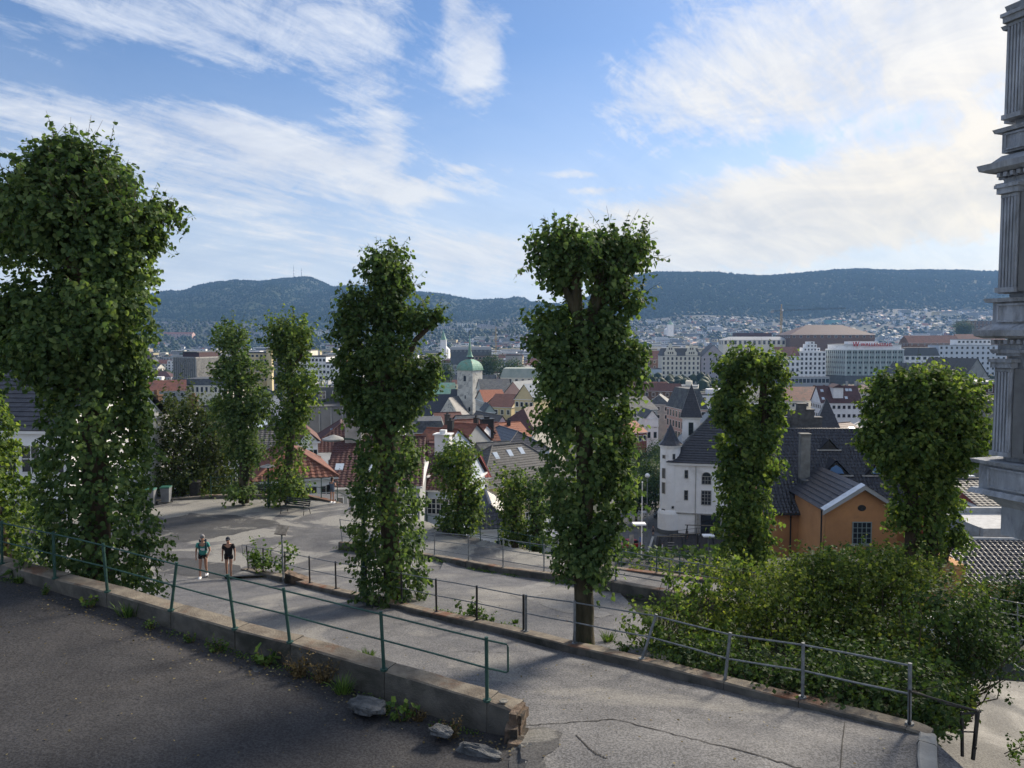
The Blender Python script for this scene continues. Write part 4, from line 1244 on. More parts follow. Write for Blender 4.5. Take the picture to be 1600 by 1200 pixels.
def slope(mb, a, b, c, d, rowp, colp=0.0, amp=0.045, th=0.035):
    """tiled roof plane: a-b eave (left to right), d-c ridge. Rows overlap like shingles, columns wave like pantiles."""
    a, b, c, d = map(Vector, (a, b, c, d))
    ex = (b - a); Lx = ex.length; ex.normalize()
    up = (d - a); up -= ex * up.dot(ex)
    Ls = up.length; up.normalize()
    nrm = ex.cross(up)
    dl, dr = (d - a).dot(ex), (c - a).dot(ex)
    nr = max(1, int(round(Ls / rowp)))
    for k in range(nr):
        t0, t1 = k / nr, min(1.0, (k + 1.12) / nr)
        l0, r0 = dl * t0, Lx + (dr - Lx) * t0
        l1, r1 = dl * t1, Lx + (dr - Lx) * t1
        if colp:
            n = int(Lx / colp * 2) + 1
            xs = [l0] + [q * colp / 2 for q in range(-2, n + 3) if l0 < q * colp / 2 < r0] + [r0]
        else: xs = [l0, r0]
        vb, vt = [], []
        for x in xs:
            h = (amp if (int(round(x / (colp / 2))) % 2) else 0.0) if colp else 0.0
            vb.append(a + ex * x + up * Ls * t0 + nrm * (th + h + 0.02))
            x1 = min(max(x, l1), r1)
            vt.append(a + ex * x1 + up * Ls * t1 + nrm * (h + 0.02))
        vl = [v - nrm * (th + 0.02) for v in vb]
        m = len(xs)
        fs = [(i, i + 1, m + i + 1, m + i) for i in range(m - 1)] + [(2 * m + i, 2 * m + i + 1, i + 1, i) for i in range(m - 1)]
        mb.add(vb + vt + vl, fs)


WCACHE = {}


def win_mesh(w, h, nx, ny, fr=0.07, arch=False, mt=None, gm=None):
    mt = mt or TRIM
    k = (round(w, 2), round(h, 2), nx, ny, arch, mt.name, fr)
    if k in WCACHE: return WCACHE[k]
    mb = MB()
    mb.box(0, -0.03, -h / 2 - fr / 2, w + 2 * fr, 0.12, fr); mb.box(0, -0.02, h / 2 + fr / 2, w + 2 * fr, 0.09, fr)
    mb.box(-w / 2 - fr / 2, -0.02, 0, fr, 0.09, h); mb.box(w / 2 + fr / 2, -0.02, 0, fr, 0.09, h)
    for i in range(1, nx): mb.box(-w / 2 + w * i / nx, -0.012, 0, fr * 0.7, 0.05, h - 0.004)
    for i in range(1, ny): mb.box(0, -0.008, -h / 2 + h * i / ny, w - 0.004, 0.05, fr * 0.6)
    if arch:
        n = 10
        ring = [(math.cos(math.pi * q / n) * (w / 2 + fr), h / 2 + fr + math.sin(math.pi * q / n) * w / 2) for q in range(n + 1)]
        mb.prism([(x, z) for x, z in ring], 0.0, -0.05, 'y')
    fm = mb.mesh('window', mt)
    gb = MB()
    gb.box(0, 0.012, 0, w, 0.03, h)
    if arch:
        ring = [(math.cos(math.pi * q / 10) * (w / 2 - 0.03), h / 2 + fr + math.sin(math.pi * q / 10) * (w / 2 - 0.08)) for q in range(11)]
        gb.prism(ring, -0.05, -0.062, 'y')
    gm_ = gb.mesh('pane', gm or GLASS)
    WCACHE[k] = (fm, gm_)
    return WCACHE[k]


def window(parent, x, y, z, w, h, nx=2, ny=2, rz=0.0, arch=False, mt=None, fr=0.07, gm=None):
    fm, pm = win_mesh(w, h, nx, ny, fr, arch, mt, gm)
    o = put('window', fm, parent, (x, y, z), (0, 0, rz))
    put('pane', pm, o)
    return o


def facades(w, d):
    return {'f': (0, -d / 2, 0.0, w), 'b': (0, d / 2, math.pi, w), 'l': (-w / 2, 0, -math.pi / 2, d), 'r': (w / 2, 0, math.pi / 2, d)}


def put_windows(t, w, d, ez, floors, cols, ww, wh, fh, sides='fl', near=False, nx=2, ny=2, z0=0.9, mt=None):
    F = facades(w, d)
    mb = MB()
    for s in sides:
        cx, cy, rz, L = F[s]
        n = cols if s in 'fb' else max(1, int(round(cols * L / w)))
        for r in range(floors):
            z = ez - z0 - wh / 2 - r * fh
            for k in range(n):
                u = -L / 2 + L * (k + 0.5) / n
                x, y = cx + u * math.cos(rz), cy + u * math.sin(rz)
                if near: window(t, x, y, z, ww, wh, nx, ny, rz, mt=mt)
                else:
                    mb.cur = 1
                    mb.box(x, y, z, ww + 0.3, 0.10, wh + 0.3, rz)
                    mb.cur = 0
                    mb.box(x, y, z, ww, 0.18, wh, rz)
    if mb.v: mb.build('windows' if floors * cols > 1 else 'window', [GLASS, TRIM], t, kind='stuff')


def roof_build(t, kind, w, d, ez, rh, ov, m, wallm, rowp=0.0, colp=0.0, ridge_len=None, cap=True):
    mb = MB()
    def plane(a, b, c, dd):
        if rowp:
            slope(mb, a, b, c, dd, rowp, colp)
        else:
            if Vector(c) == Vector(dd): mb.add([a, b, c], [(0, 1, 2)])
            else: mb.add([a, b, c, dd], [(0, 1, 2, 3)])
    X, Yy = w / 2 + ov, d / 2 + ov
    top = ez + rh
    r = None
    if kind == 'flat':
        mb.box(0, 0, ez + 0.15, w + 0.1, d + 0.1, 0.3)
        mb.box(0, -d / 2, ez + 0.45, w + 0.2, 0.3, 0.5); mb.box(0, d / 2, ez + 0.45, w + 0.2, 0.3, 0.5)
        mb.box(-w / 2, 0, ez + 0.45, 0.3, d - 0.4, 0.5); mb.box(w / 2, 0, ez + 0.45, 0.3, d - 0.4, 0.5)
    elif kind == 'gx':
        plane((-X, -Yy, ez), (X, -Yy, ez), (X, 0, top), (-X, 0, top))
        plane((X, Yy, ez), (-X, Yy, ez), (-X, 0, top), (X, 0, top))
    elif kind == 'gy':
        plane((-X, Yy, ez), (-X, -Yy, ez), (0, -Yy, top), (0, Yy, top))
        plane((X, -Yy, ez), (X, Yy, ez), (0, Yy, top), (0, -Yy, top))
    elif kind == 'hip':
        rl = ridge_len if ridge_len is not None else max(w - d, 0.0) if w >= d else 0
        hx = rl / 2
        if w >= d or ridge_len is not None:
            plane((-X, -Yy, ez), (X, -Yy, ez), (hx, 0, top), (-hx, 0, top))
            plane((X, Yy, ez), (-X, Yy, ez), (-hx, 0, top), (hx, 0, top))
            plane((-X, Yy, ez), (-X, -Yy, ez), (-hx, 0, top), (-hx, 0, top))
            plane((X, -Yy, ez), (X, Yy, ez), (hx, 0, top), (hx, 0, top))
        else:
            hy = (d - w) / 2
            plane((-X, -Yy, ez), (X, -Yy, ez), (0, -hy, top), (0, -hy, top))
            plane((X, Yy, ez), (-X, Yy, ez), (0, hy, top), (0, hy, top))
            plane((-X, Yy, ez), (-X, -Yy, ez), (0, -hy, top), (0, hy, top))
            plane((X, -Yy, ez), (X, Yy, ez), (0, hy, top), (0, -hy, top))
    elif kind == 'mansard':
        i = rh * 0.35
        for (p, q) in (((-X, -Yy), (X, -Yy)), ((X, -Yy), (X, Yy)), ((X, Yy), (-X, Yy)), ((-X, Yy), (-X, -Yy))):
            def inn(v): return (v[0] - math.copysign(i, v[0]), v[1] - math.copysign(i, v[1]), top)
            plane((p[0], p[1], ez), (q[0], q[1], ez), inn(q), inn(p))
        mb.add([(-X + i, -Yy + i, top), (X - i, -Yy + i, top), (X - i, Yy - i, top), (-X + i, Yy - i, top)], [(0, 1, 2, 3)])
    rf = mb.build('roof', m, t)
    # boxed eaves, closing the underside
    if kind != 'flat' and ov > 0:
        e = MB()
        e.box(0, 0, ez - 0.09, 2 * X - 0.06, 2 * Yy - 0.06, 0.16)
        e.build('eaves', TRIM if wallm is not OCHRE else BLACKM, t)
    if cap and rowp and kind in ('gx', 'gy', 'hip'):
        e = MB()
        if kind == 'gx': e.tube([(-X, 0, top + .05), (X, 0, top + .05)], 0.13, 6)
        if kind == 'gy': e.tube([(0, -Yy, top + .05), (0, Yy, top + .05)], 0.13, 6)
        if kind == 'hip' and (w >= d or ridge_len is not None):
            if hx > 0: e.tube([(-hx, 0, top + .05), (hx, 0, top + .05)], 0.13, 6)
            for sx in (-1, 1):
                for sy in (-1, 1): e.tube([(sx * X, sy * Yy, ez + .06), (sx * hx, 0, top + .06)], 0.11, 6)
        elif kind == 'hip':
            e.tube([(0, -hy, top + .05), (0, hy, top + .05)], 0.13, 6)
            for sx in (-1, 1):
                for sy in (-1, 1): e.tube([(sx * X, sy * Yy, ez + .06), (0, sy * hy, top + .06)], 0.11, 6)
        if e.v: e.build('ridge_cap', m, rf)
    return rf


def walls_build(t, kind, w, d, ez, rh, m):
    mb = MB()
    if kind == 'gx': mb.prism([(-d / 2, -2), (d / 2, -2), (d / 2, ez), (0, ez + rh * 0.97), (-d / 2, ez)], -w / 2, w / 2, 'x')
    elif kind == 'gy': mb.prism([(-w / 2, -2), (w / 2, -2), (w / 2, ez), (0, ez + rh * 0.97), (-w / 2, ez)], -d / 2, d / 2, 'y')
    else: mb.box(0, 0, ez / 2 - 1, w, d, ez + 2)
    return mb.build('wall', m, t)


def house(label, x0, x1, pe, Y, d, rz, wallm, roofm, kind, rhp, fl=2, cols=3, ww=0.9, wh=1.4, fh=3.0, sides='fl', near=None, chim=(), sky=(), ov=0.3, nx=2, ny=2,
          name='house', cat='house', group=None, wmt=None, z0=0.9, zbase=None, rowp=None, colp=None, skym=None, cm=None, chimh=1.2, dorm=()):
    """x0..x1 facade edges and pe eave line as bearings at distance Y; rhp roof height in the same units"""
    if Y >= 1400:       # stand it on the slope of the suburb where its foot would be seen
        def foot(y_): q = P((x0 + x1) / 2, pe, y_); return abs(px_of((q.x, y_, float(terr(q.x, y_))))[1] - (pe + 6))
        Y = min(range(1300, 2860, 20), key=foot)
    e0, e1 = P(x0, pe, Y), P(x1, pe, Y)
    w = (e1 - e0).length
    c = (e0 + e1) / 2
    rh = rhp / 1200.0 * Y
    rz_ = R(rz)
    # facade centre is at the bearing; body goes back from it
    cen = Vector((c.x - math.sin(rz_) * d / 2 * 1, c.y + math.cos(rz_) * d / 2, 0))
    zb = float(terr(cen.x, cen.y)) - 0.3 if zbase is None else zbase
    zb = min(zb, c.z - 2.5)
    t = thing(name, label, cat, (cen.x, cen.y, zb), rz_, group)
    ez = c.z - zb
    walls_build(t, kind, w, d, ez, rh, wallm)
    if rowp is None: rowp = 0.36 if Y < 130 else (0.8 if Y < 190 else 0.0)
    if colp is None: colp = 0.42 if Y < 95 else 0.0
    rf = roof_build(t, kind, w, d, ez, rh, ov, roofm, wallm, rowp, colp)
    near = (Y < 150) if near is None else near
    if fl: put_windows(t, w, d, ez, fl, cols, ww, wh, fh, sides, near, nx, ny, z0, wmt)
    def surf(u, v):     # u -1..1 along the roof, v 0..1 up the front plane
        if kind in ('gx', 'hip', 'mansard'):
            y = -d / 2 * (1 - v); x = u * w / 2 * (1 if kind == 'gx' else 1 - v * 0.5)
            return x, y, ez + rh * v
        if kind == 'gy': # left (u<0) or right plane; v up, |u| position along the depth
            s = 1 if u > 0 else -1
            return s * w / 2 * (1 - v), (abs(u) * 2 - 1) * d / 2, ez + rh * v
        return u * w / 2, -d / 2 * (1 - 2 * v), ez
    for (u, v, *q) in chim:
        x, y, z = surf(u, v)
        s = q[0] if q else 0.7
        hh = q[1] if len(q) > 1 else chimh
        mb = MB(); mb.box(x, y, z + hh / 2 - 0.3, s, s * 0.8, hh + 0.6); mb.box(x, y, z + hh + 0.06, s * 1.2, s, 0.12); mb.box(x, y, z + hh + 0.3, s * 0.4, s * 0.4, 0.4)
        mb.build('chimney', cm or (TRIM if (u * 7) % 2 < 1 else BRICK), rf)
    for (u, v, sw, sh) in sky:
        x, y, z = surf(u, v)
        if kind == 'gy':
            s = 1 if u > 0 else -1
            ang = math.atan2(rh, w / 2)
            M = Matrix.Translation((x, y, z)) @ Matrix.Rotation(s * math.pi / 2, 4, 'Z') @ Matrix.Rotation(ang, 4, 'X')
        else:
            ang = math.atan2(rh, d / 2)
            M = Matrix.Translation((x, y, z)) @ Matrix.Rotation(ang, 4, 'X')
        mb = MB(); mb.box(0, 0, 0.07, sw + .14, sh + .14, 0.14, 0, M)
        so_ = mb.build('skylight', PINE, rf)
        mb = MB(); mb.box(0, 0, 0.15, sw, sh, 0.05, 0, M); mb.build('pane', skym or SKYG, so_)
    for (u, v, sw, sh) in dorm:
        x, y, z = surf(u, v)
        dm = MB(); dm.box(x, y + sh * .6, z + sh / 2 - 0.2, sw, sh * 1.6, sh); do = dm.build('dormer', wallm, rf)
        dm = MB(); dm.prism([(x - sw * .62, z + sh - .25), (x + sw * .62, z + sh - .25), (x, z + sh + sw * .3)], y - sh * .3, y + sh * 1.5); dm.build('dormer_roof', roofm, do)
        window(do, x, y - sh * .21, z + sh / 2 - .15, sw * .6, sh * .6, 2, 1) if Y < 150 else None
    return t


def far_ok(): pass


# ---- near houses below the square, left to right
house('white house with a broad blue-black tiled roof at the left edge behind the limes', -90, 110, 672, 44, 10, -6, WHITE, BLACKT, 'gx', 104, 2, 5, 1.1, 1.5, 3.2, rowp=0.42, colp=0.0, zbase=H - 15, chim=[(0.62, .85, .8, 1.0)], cm=GREYT, sides='f')
house('white rendered house half hidden behind the tallest lime, beside the bins', 200, 244, 652, 62, 5, -14, GREYW, SLATE, 'gx', 14, 3, 2, 0.9, 1.3, 3.0, chim=[(.2, .6)])
house('dark slate roofed house seen through the open thicket', 250, 350, 690, 70, 12, 8, DGREYW, SLATE, 'gx', 46, 2, 4, chim=[(-.4, .9), (.5, .8)])
house('timber dormer house with grey pantiles between the two slim limes', 352, 424, 716, 66, 9, 14, PBLUE, GREYT, 'gx', 36, 2, 4, 0.8, 1.3, 3.0, sides='fr')
house('low house with salmon tiled roof below the square railing', 392, 446, 760, 57, 6, 12, GREYW, ORANGE_T, 'gx', 22, 0, 0, rowp=.3)
house('white house with red pantiled hip roof just below the square', 404, 520, 748, 56.5, 9, 22, WHITE, RED, 'hip', 42, 1, 5, 0.8, 1.0, 3.0, sides='fr', colp=.45, z0=0.7, ov=.35)
house('grey house with dark maroon tiles and two roof windows by the lamp post', 512, 655, 760, 64, 13, 4, GREYW, MAROON, 'gx', 62, 2, 5, 1.1, 1.5, 3.2, chim=[(-.62, .95, 1.5, 1.6)], sky=[(-.20, .32, .8, 1.2), (-.82, .36, .7, .9)], cm=PALEC, sides='f')
house('maroon hip roofed house with one blue skylight under the concrete hall', 482, 582, 706, 88, 12, 12, WHITE, MAROON, 'hip', 38, 1, 4, sky=[(-.05, .62, 2.0, 1.6)], skym=BLUEG, chim=[(.3, .1), (.7, .2)], sides='f')
house('narrow white house with curved gable left of the maroon hip roof', 468, 496, 690, 82, 7, 18, WHITE, BROWN, 'gy', 16, 2, 2, .8, 1.3)
house('dark roofed white house with three pale skylights between the slim limes', 386, 440, 686, 96, 12, 30, WHITE, BLACKT, 'gx', 34, 2, 3, sky=[(-.5, .45, 1.0, 2.0), (0, .45, 1.0, 2.0), (.5, .6, .8, 1.4)], chim=[(.7, .98)], sides='fr')
house('small white gable house standing behind the skylight roof', 414, 446, 640, 118, 12, 24, WHITE, SLATE, 'gy', 26, 1, 1, sides='f')
house('narrow white townhouse with stained gable right of the concrete hall', 545, 588, 640, 118, 9, -24, WHITE, SLATE, 'gx', 14, 3, 3, .8, 1.4, 3, sky=[(0, .5, 1, 1.6), (-.4, .5, 1, 1.6)], sides='fl')
house('low brown roofed yard building in front of the concrete hall', 500, 560, 694, 100, 8, 0, RAWC, BROWN, 'gx', 12, 0, 0)
# ---- the windowed houses left of the short lime
house('cream gabled townhouse with white windows beside the ivy column', 628, 668, 742, 78, 12, -20, CREAM, MAROON, 'gx', 36, 3, 3, .85, 1.45, 3.1, sides='fr', ny=3)
house('pale blue townhouse with rows of tall white windows and brown roof', 667, 722, 766, 76, 11, -10, PBLUE, MAROON, 'gx', 52, 4, 4, .85, 1.5, 2.9, sides='f', ny=3, sky=[(-.1, .62, .9, 2.0)], cm=TRIM, chim=[(-.85, .95, 1.6, 1.8)])
house('blue-grey boarded house with tall white chimney among red roofs', 678, 704, 706, 112, 9, 12, BLUEGREY, BROWN, 'gx', 12, 2, 2, .8, 1.3, 3.0, sides='fr')
house('red tiled lower house with pale yellow walls left of the yellow hotel', 668, 765, 748, 92, 10, 16, CREAM, REDW, 'gx', 26, 3, 6, .8, 1.4, 3.1, sides='fr', ny=3)
house('pale yellow hotel with grey hipped roof and a row of bright skylights', 739, 913, 752, 104, 10, 36, YELLOW, GREYT, 'hip', 52, 3, 7, 1.0, 1.6, 3.4, sides='flr', rowp=.45, colp=0, sky=[(-.55, .30, 1.0, 3.0), (-.32, .30, 1.0, 3.0), (-.09, .30, 1.0, 3.0), (.14, .30, 1.0, 3.0), (.30, .30, 1.0, 3.0), (-.6, .72, .7, 1.2), (-.1, .75, .7, 1.2), (.35, .78, .7, 1.2)], name='hotel', cat='building', ov=.6)
house('white cottage with glossy black pantiles just beyond the terrace railing', 738, 800, 826, 56, 9, 6, WHITE, BLACKT, 'hip', 30, 1, 2, 0.9, 1.0, 3, colp=.34, rowp=.34, z0=0.9, nx=3, sides='f', ov=.2)
house('small white house with pale corrugated roof between the twin limes and the forked lime', 826, 884, 838, 54, 7, -12, WHITE, LIGHTR, 'gx', 34, 1, 2, .8, 1.0, colp=.5, rowp=.6, sides='f')
# ---- red roofs between church and yellow hotel
house('brown-red roofed house at the left of the red roof cluster', 640, 692, 708, 118, 12, -20, PBLUE, RED, 'gx', 32, 1, 3, sides='f', chim=[(.6, .95, .9, 1.5)], cm=BLACKM)
house('steep brick-red roof with one bright skylight beyond the short lime', 668, 722, 701, 128, 12, -24, GREYW, RED, 'gx', 34, 1, 3, sky=[(0, .5, .9, 1.8)], sides='f', chim=[(-.9, .95, .8, 1.6)], cm=BLACKM)
house('narrow red roof with dark chimney right of the skylight roof', 704, 742, 694, 136, 11, -22, WHITE, RED, 'gx', 26, 1, 2, sides='f', chim=[(.1, .95, .8, 1.4)], cm=BLACKM)
house('wide red-brown roof with dormer and thick black chimney above the yellow hotel', 722, 784, 697, 140, 14, 18, WHITE, RED, 'gx', 36, 1, 4, sky=[(-.35, .72, 1, 1.4)], chim=[(.45, .35, 2.2, 3.2)], cm=BLACKM, dorm=[(-.45, .12, 2.0, 2.0)])
house('blue-black low roofed block behind the yellow hotel', 785, 862, 704, 150, 20, 22, PBLUE, BLACKT, 'hip', 26, 2, 5, sides='f')
house('dark roofed house with narrow yard front behind the yellow hotel', 760, 812, 712, 128, 9, 24, GREYW, SLATE, 'gx', 16, 0, 0)
house('long orange tiled shed roof right of the white gable', 766, 834, 684, 168, 10, 30, GREYW, ORANGE_T, 'gx', 20, 1, 3, chim=[(.3, .8)], cm=BLACKM)
house('small pale blue gable house with grey roof in the red roof cluster', 770, 800, 672, 178, 14, 28, PBLUE, GREYT, 'gy', 22, 1, 1, sides='f')
house('white long gable end below the church tower', 724, 766, 672, 172, 16, 16, WHITE, SLATE, 'gx', 18, 1, 3, sides='f')
house('pinkish red roof touching the foot of the church tower', 752, 792, 690, 165, 10, 24, PINK, RED, 'gx', 26, 0, 0)
house('dark hip roof with slate patches in front of the church gable', 704, 738, 668, 176, 12, -6, GREYW, SLATE, 'hip', 14, 1, 3)
house('russet roof directly below the church gable', 686, 728, 664, 186, 12, 18, WHITE, BROWN, 'gx', 16, 1, 3)
house('grey slate roofed house with orange end wall left of the russet roof', 648, 694, 676, 170, 12, 6, ORANGE_T, SLATE, 'mansard', 18, 1, 3)
house('large dark brown hip roof with light wall gable right of the tower', 768, 838, 672, 205, 22, -26, CREAM, MAROON, 'hip', 32, 2, 6)
house('brown double gabled roofs behind the tower', 760, 800, 636, 245, 16, -20, YELLOW, BROWN, 'gx', 18, 1, 4)
house('orange-red gable roof right behind the church tower', 757, 792, 628, 262, 16, 14, CREAM, ORANGE_T, 'gx', 17, 1, 4)
house('russet cross gabled house right of the orange roof', 786, 812, 640, 250, 14, 30, YELLOW, RED, 'gx', 18, 2, 3)
house('pale green boarded house at the right foot of the tower', 757, 774, 644, 232, 10, 10, SAGE, SLATE, 'gy', 12, 2, 2)
house('blue-grey roofed tall yellow house left of the forked lime', 802, 836, 624, 236, 20, -30, YELLOW, BLUEGREY, 'gy', 24, 4, 4)
house('beige stone gable building with big arched window behind the red roofs', 778, 826, 622, 300, 22, -34, PINK, GREYW, 'gy', 26, 1, 1, name='hall', cat='building')
house('long grey slate hall roof right of the church tower', 752, 800, 612, 330, 22, 8, CREAM, SLATE, 'gx', 18, 1, 6, name='hall', cat='building')
# ---- right of the forked lime
house('black slate roofed house with a pointed gable, right of the forked lime', 985, 1030, 640, 250, 16, 20, GREYW, SLATE, 'gx', 18, 2, 4)
house('dark turret roofed house beside the scaffolded front', 1012, 1046, 632, 285, 16, -14, GREYW, SLATE, 'hip', 14, 2, 3)
house('orange roofed low corner house beside the street trees', 986, 1014, 676, 215, 12, 32, REDW, ORANGE_T, 'gx', 18, 1, 3)
_ = house('white house with round Dutch gable and two windows above the street trees', 1009, 1029, 654, 232, 10, 6, WHITE, SLATE, 'gy', 13, 2, 2, .9, 1.8, 3.2, sides='f')
_mb = MB(); _mb.prism([(math.cos(math.pi * q / 14) * 2.0, 11.6 + math.sin(math.pi * q / 14) * 2.6) for q in range(15)], -5.25, -4.9); _mb.build('round_gable', WHITE, _)
house('pink townhouse with slate roof and two skylights left of the white turret', 1068, 1106, 640, 262, 16, 10, PINK, SLATE, 'mansard', 32, 3, 3, 1.3, 2.2, 3.6, sky=[(-.4, .5, 1.5, 2), (.35, .5, 1.5, 2)])
house('brown roofed warehouse left of the white restaurant building', 1222, 1290, 626, 300, 16, 6, CREAM, RED, 'gx', 20, 1, 6)
house('white restaurant building with maroon roof, large white dormer and skylights', 1284, 1346, 630, 285, 12, -4, WHITE, MAROON, 'gx', 26, 2, 8, 1.0, 1.2, 3.2, sky=[(-.85, .25, 1, 1.2), (-.8, .7, 1, 1.2), (.3, .3, 1, 1.2), (.45, .75, 1, 1.2), (.62, .75, 1, 1.2)], dorm=[(-.12, .32, 3.6, 4.0)], name='restaurant', cat='building')
house('glass roofed grey building in the lane beyond the turret', 1316, 1352, 678, 180, 30, -34, GREYW, LIGHTR, 'flat', 5, 0, 0, name='arcade', cat='building', sky=[(-.2, .3, 1.4, 5), (.3, .4, 1.4, 5), (-.4, .5, 1.4, 5), (.1, .6, 1.4, 5)])
house('dark roof with pale skylights beside the glass roofed building', 1334, 1384, 690, 172, 16, 30, YELLOW, MAROON, 'gx', 24, 2, 4, sky=[(-.6, .5, 1, 2.2), (-.4, .5, 1, 2.2), (.2, .6, 1, 2.2), (.4, .6, 1, 2.2)])
house('ochre fronted gable beside the mushroom crowned lime', 1372, 1400, 664, 190, 14, -8, YELLOW, BROWN, 'gx', 14, 3, 3, sides='f')
house('plain grey concrete hall behind the stone bay, right of the lime', 1500, 1640, 632, 150, 26, -4, RAWC, FLATR, 'flat', 5, 0, 0, name='hall', cat='building')
house('dark flat roofed storehouse with pale cornice beyond the concrete hall', 1496, 1600, 600, 230, 20, 4, MAROON, LIGHTR, 'flat', 5, 1, 9, name='storehouse', cat='building')
house('green-grey steep slate gabled roofs near the stone bay', 1500, 1552, 590, 330, 24, 20, GREYW, GREYT, 'gy', 30, 0, 0)
house('small slate gable peeking above the mushroom lime', 1430, 1462, 586, 400, 20, 24, GREYW, SLATE, 'gy', 18, 0, 0)
house('red walled house with white trim under the stone bay', 1530, 1650, 790, 58, 8, 0, REDW, GREYT, 'gx', 26, 1, 4, .9, 1.6, ny=3, z0=.4, sides='f')
house('brick stair tower with five small hooded vents beside the hip roof', 1500, 1532, 772, 62, 6, 0, BRICK, MAROON, 'gx', 20, 0, 0)
house('low shop with dark opening behind the corrugated black roofs', 1536, 1660, 842, 48, 6, 0, GREYW, LIGHTR, 'flat', 4, 1, 3, 2.2, 1.0, z0=.35, sides='f')

# ---- concrete hall, blank walls with pilaster strips
def concrete_hall():
    c = P(508, 664, 132)
    zb = float(terr(c.x, 140)) - 1
    t = thing('concrete_hall', 'blank grey concrete theatre block with stained walls behind the maroon hip roof', 'building', (c.x, 138, zb), R(8))
    top = P(500, 636, 132).z - zb
    mb = MB(); mb.box(0, 0, top / 2, 9.5, 14, top); mb.build('wall', mat('hall_panels', (0.2, 0.205, 0.21), (0.15, 0.155, 0.16), .4, .9), t)
    mb = MB(); mb.box(-6.0, -.6, top / 2 + .6, 4.2, 14, top + 1.2); mb.build('stained_wing', RAWC, t)
    mb = MB(); mb.box(6.2, 1, top / 2 + 1.6, 4.0, 12, top + 3.2); mb.build('stair_block', GREYW, t)
    for k in range(5): mb = MB(); mb.box(-3.6 + k * 1.95, -7.1, top / 2, .14, .22, top); mb.build('pilaster_strip', GREYW, t)
    mb = MB(); mb.box(0, 0, top + .12, 9.8, 14.2, .24); mb.build('roof', FLATR, t)
    mb = MB(); mb.box(.5, 2, top + 1.6, 8, 5, 3.0); mb.build('plant_room', DGREYW, t)
    for k in range(3): window(t, -1.8 + k * 2.4, -.52, top + 1.7, 1.1, 1.3)
    mb = MB()
    for k in range(10): mb.box(-6 + k * 1.2, 6.5, top + 3.6, .15, 6, .7)
    mb.box(-.5, 6.5, top + 3.2, 13, 7, .3)
    mb.build('louvred_roof', LIGHTR, t)


concrete_hall()


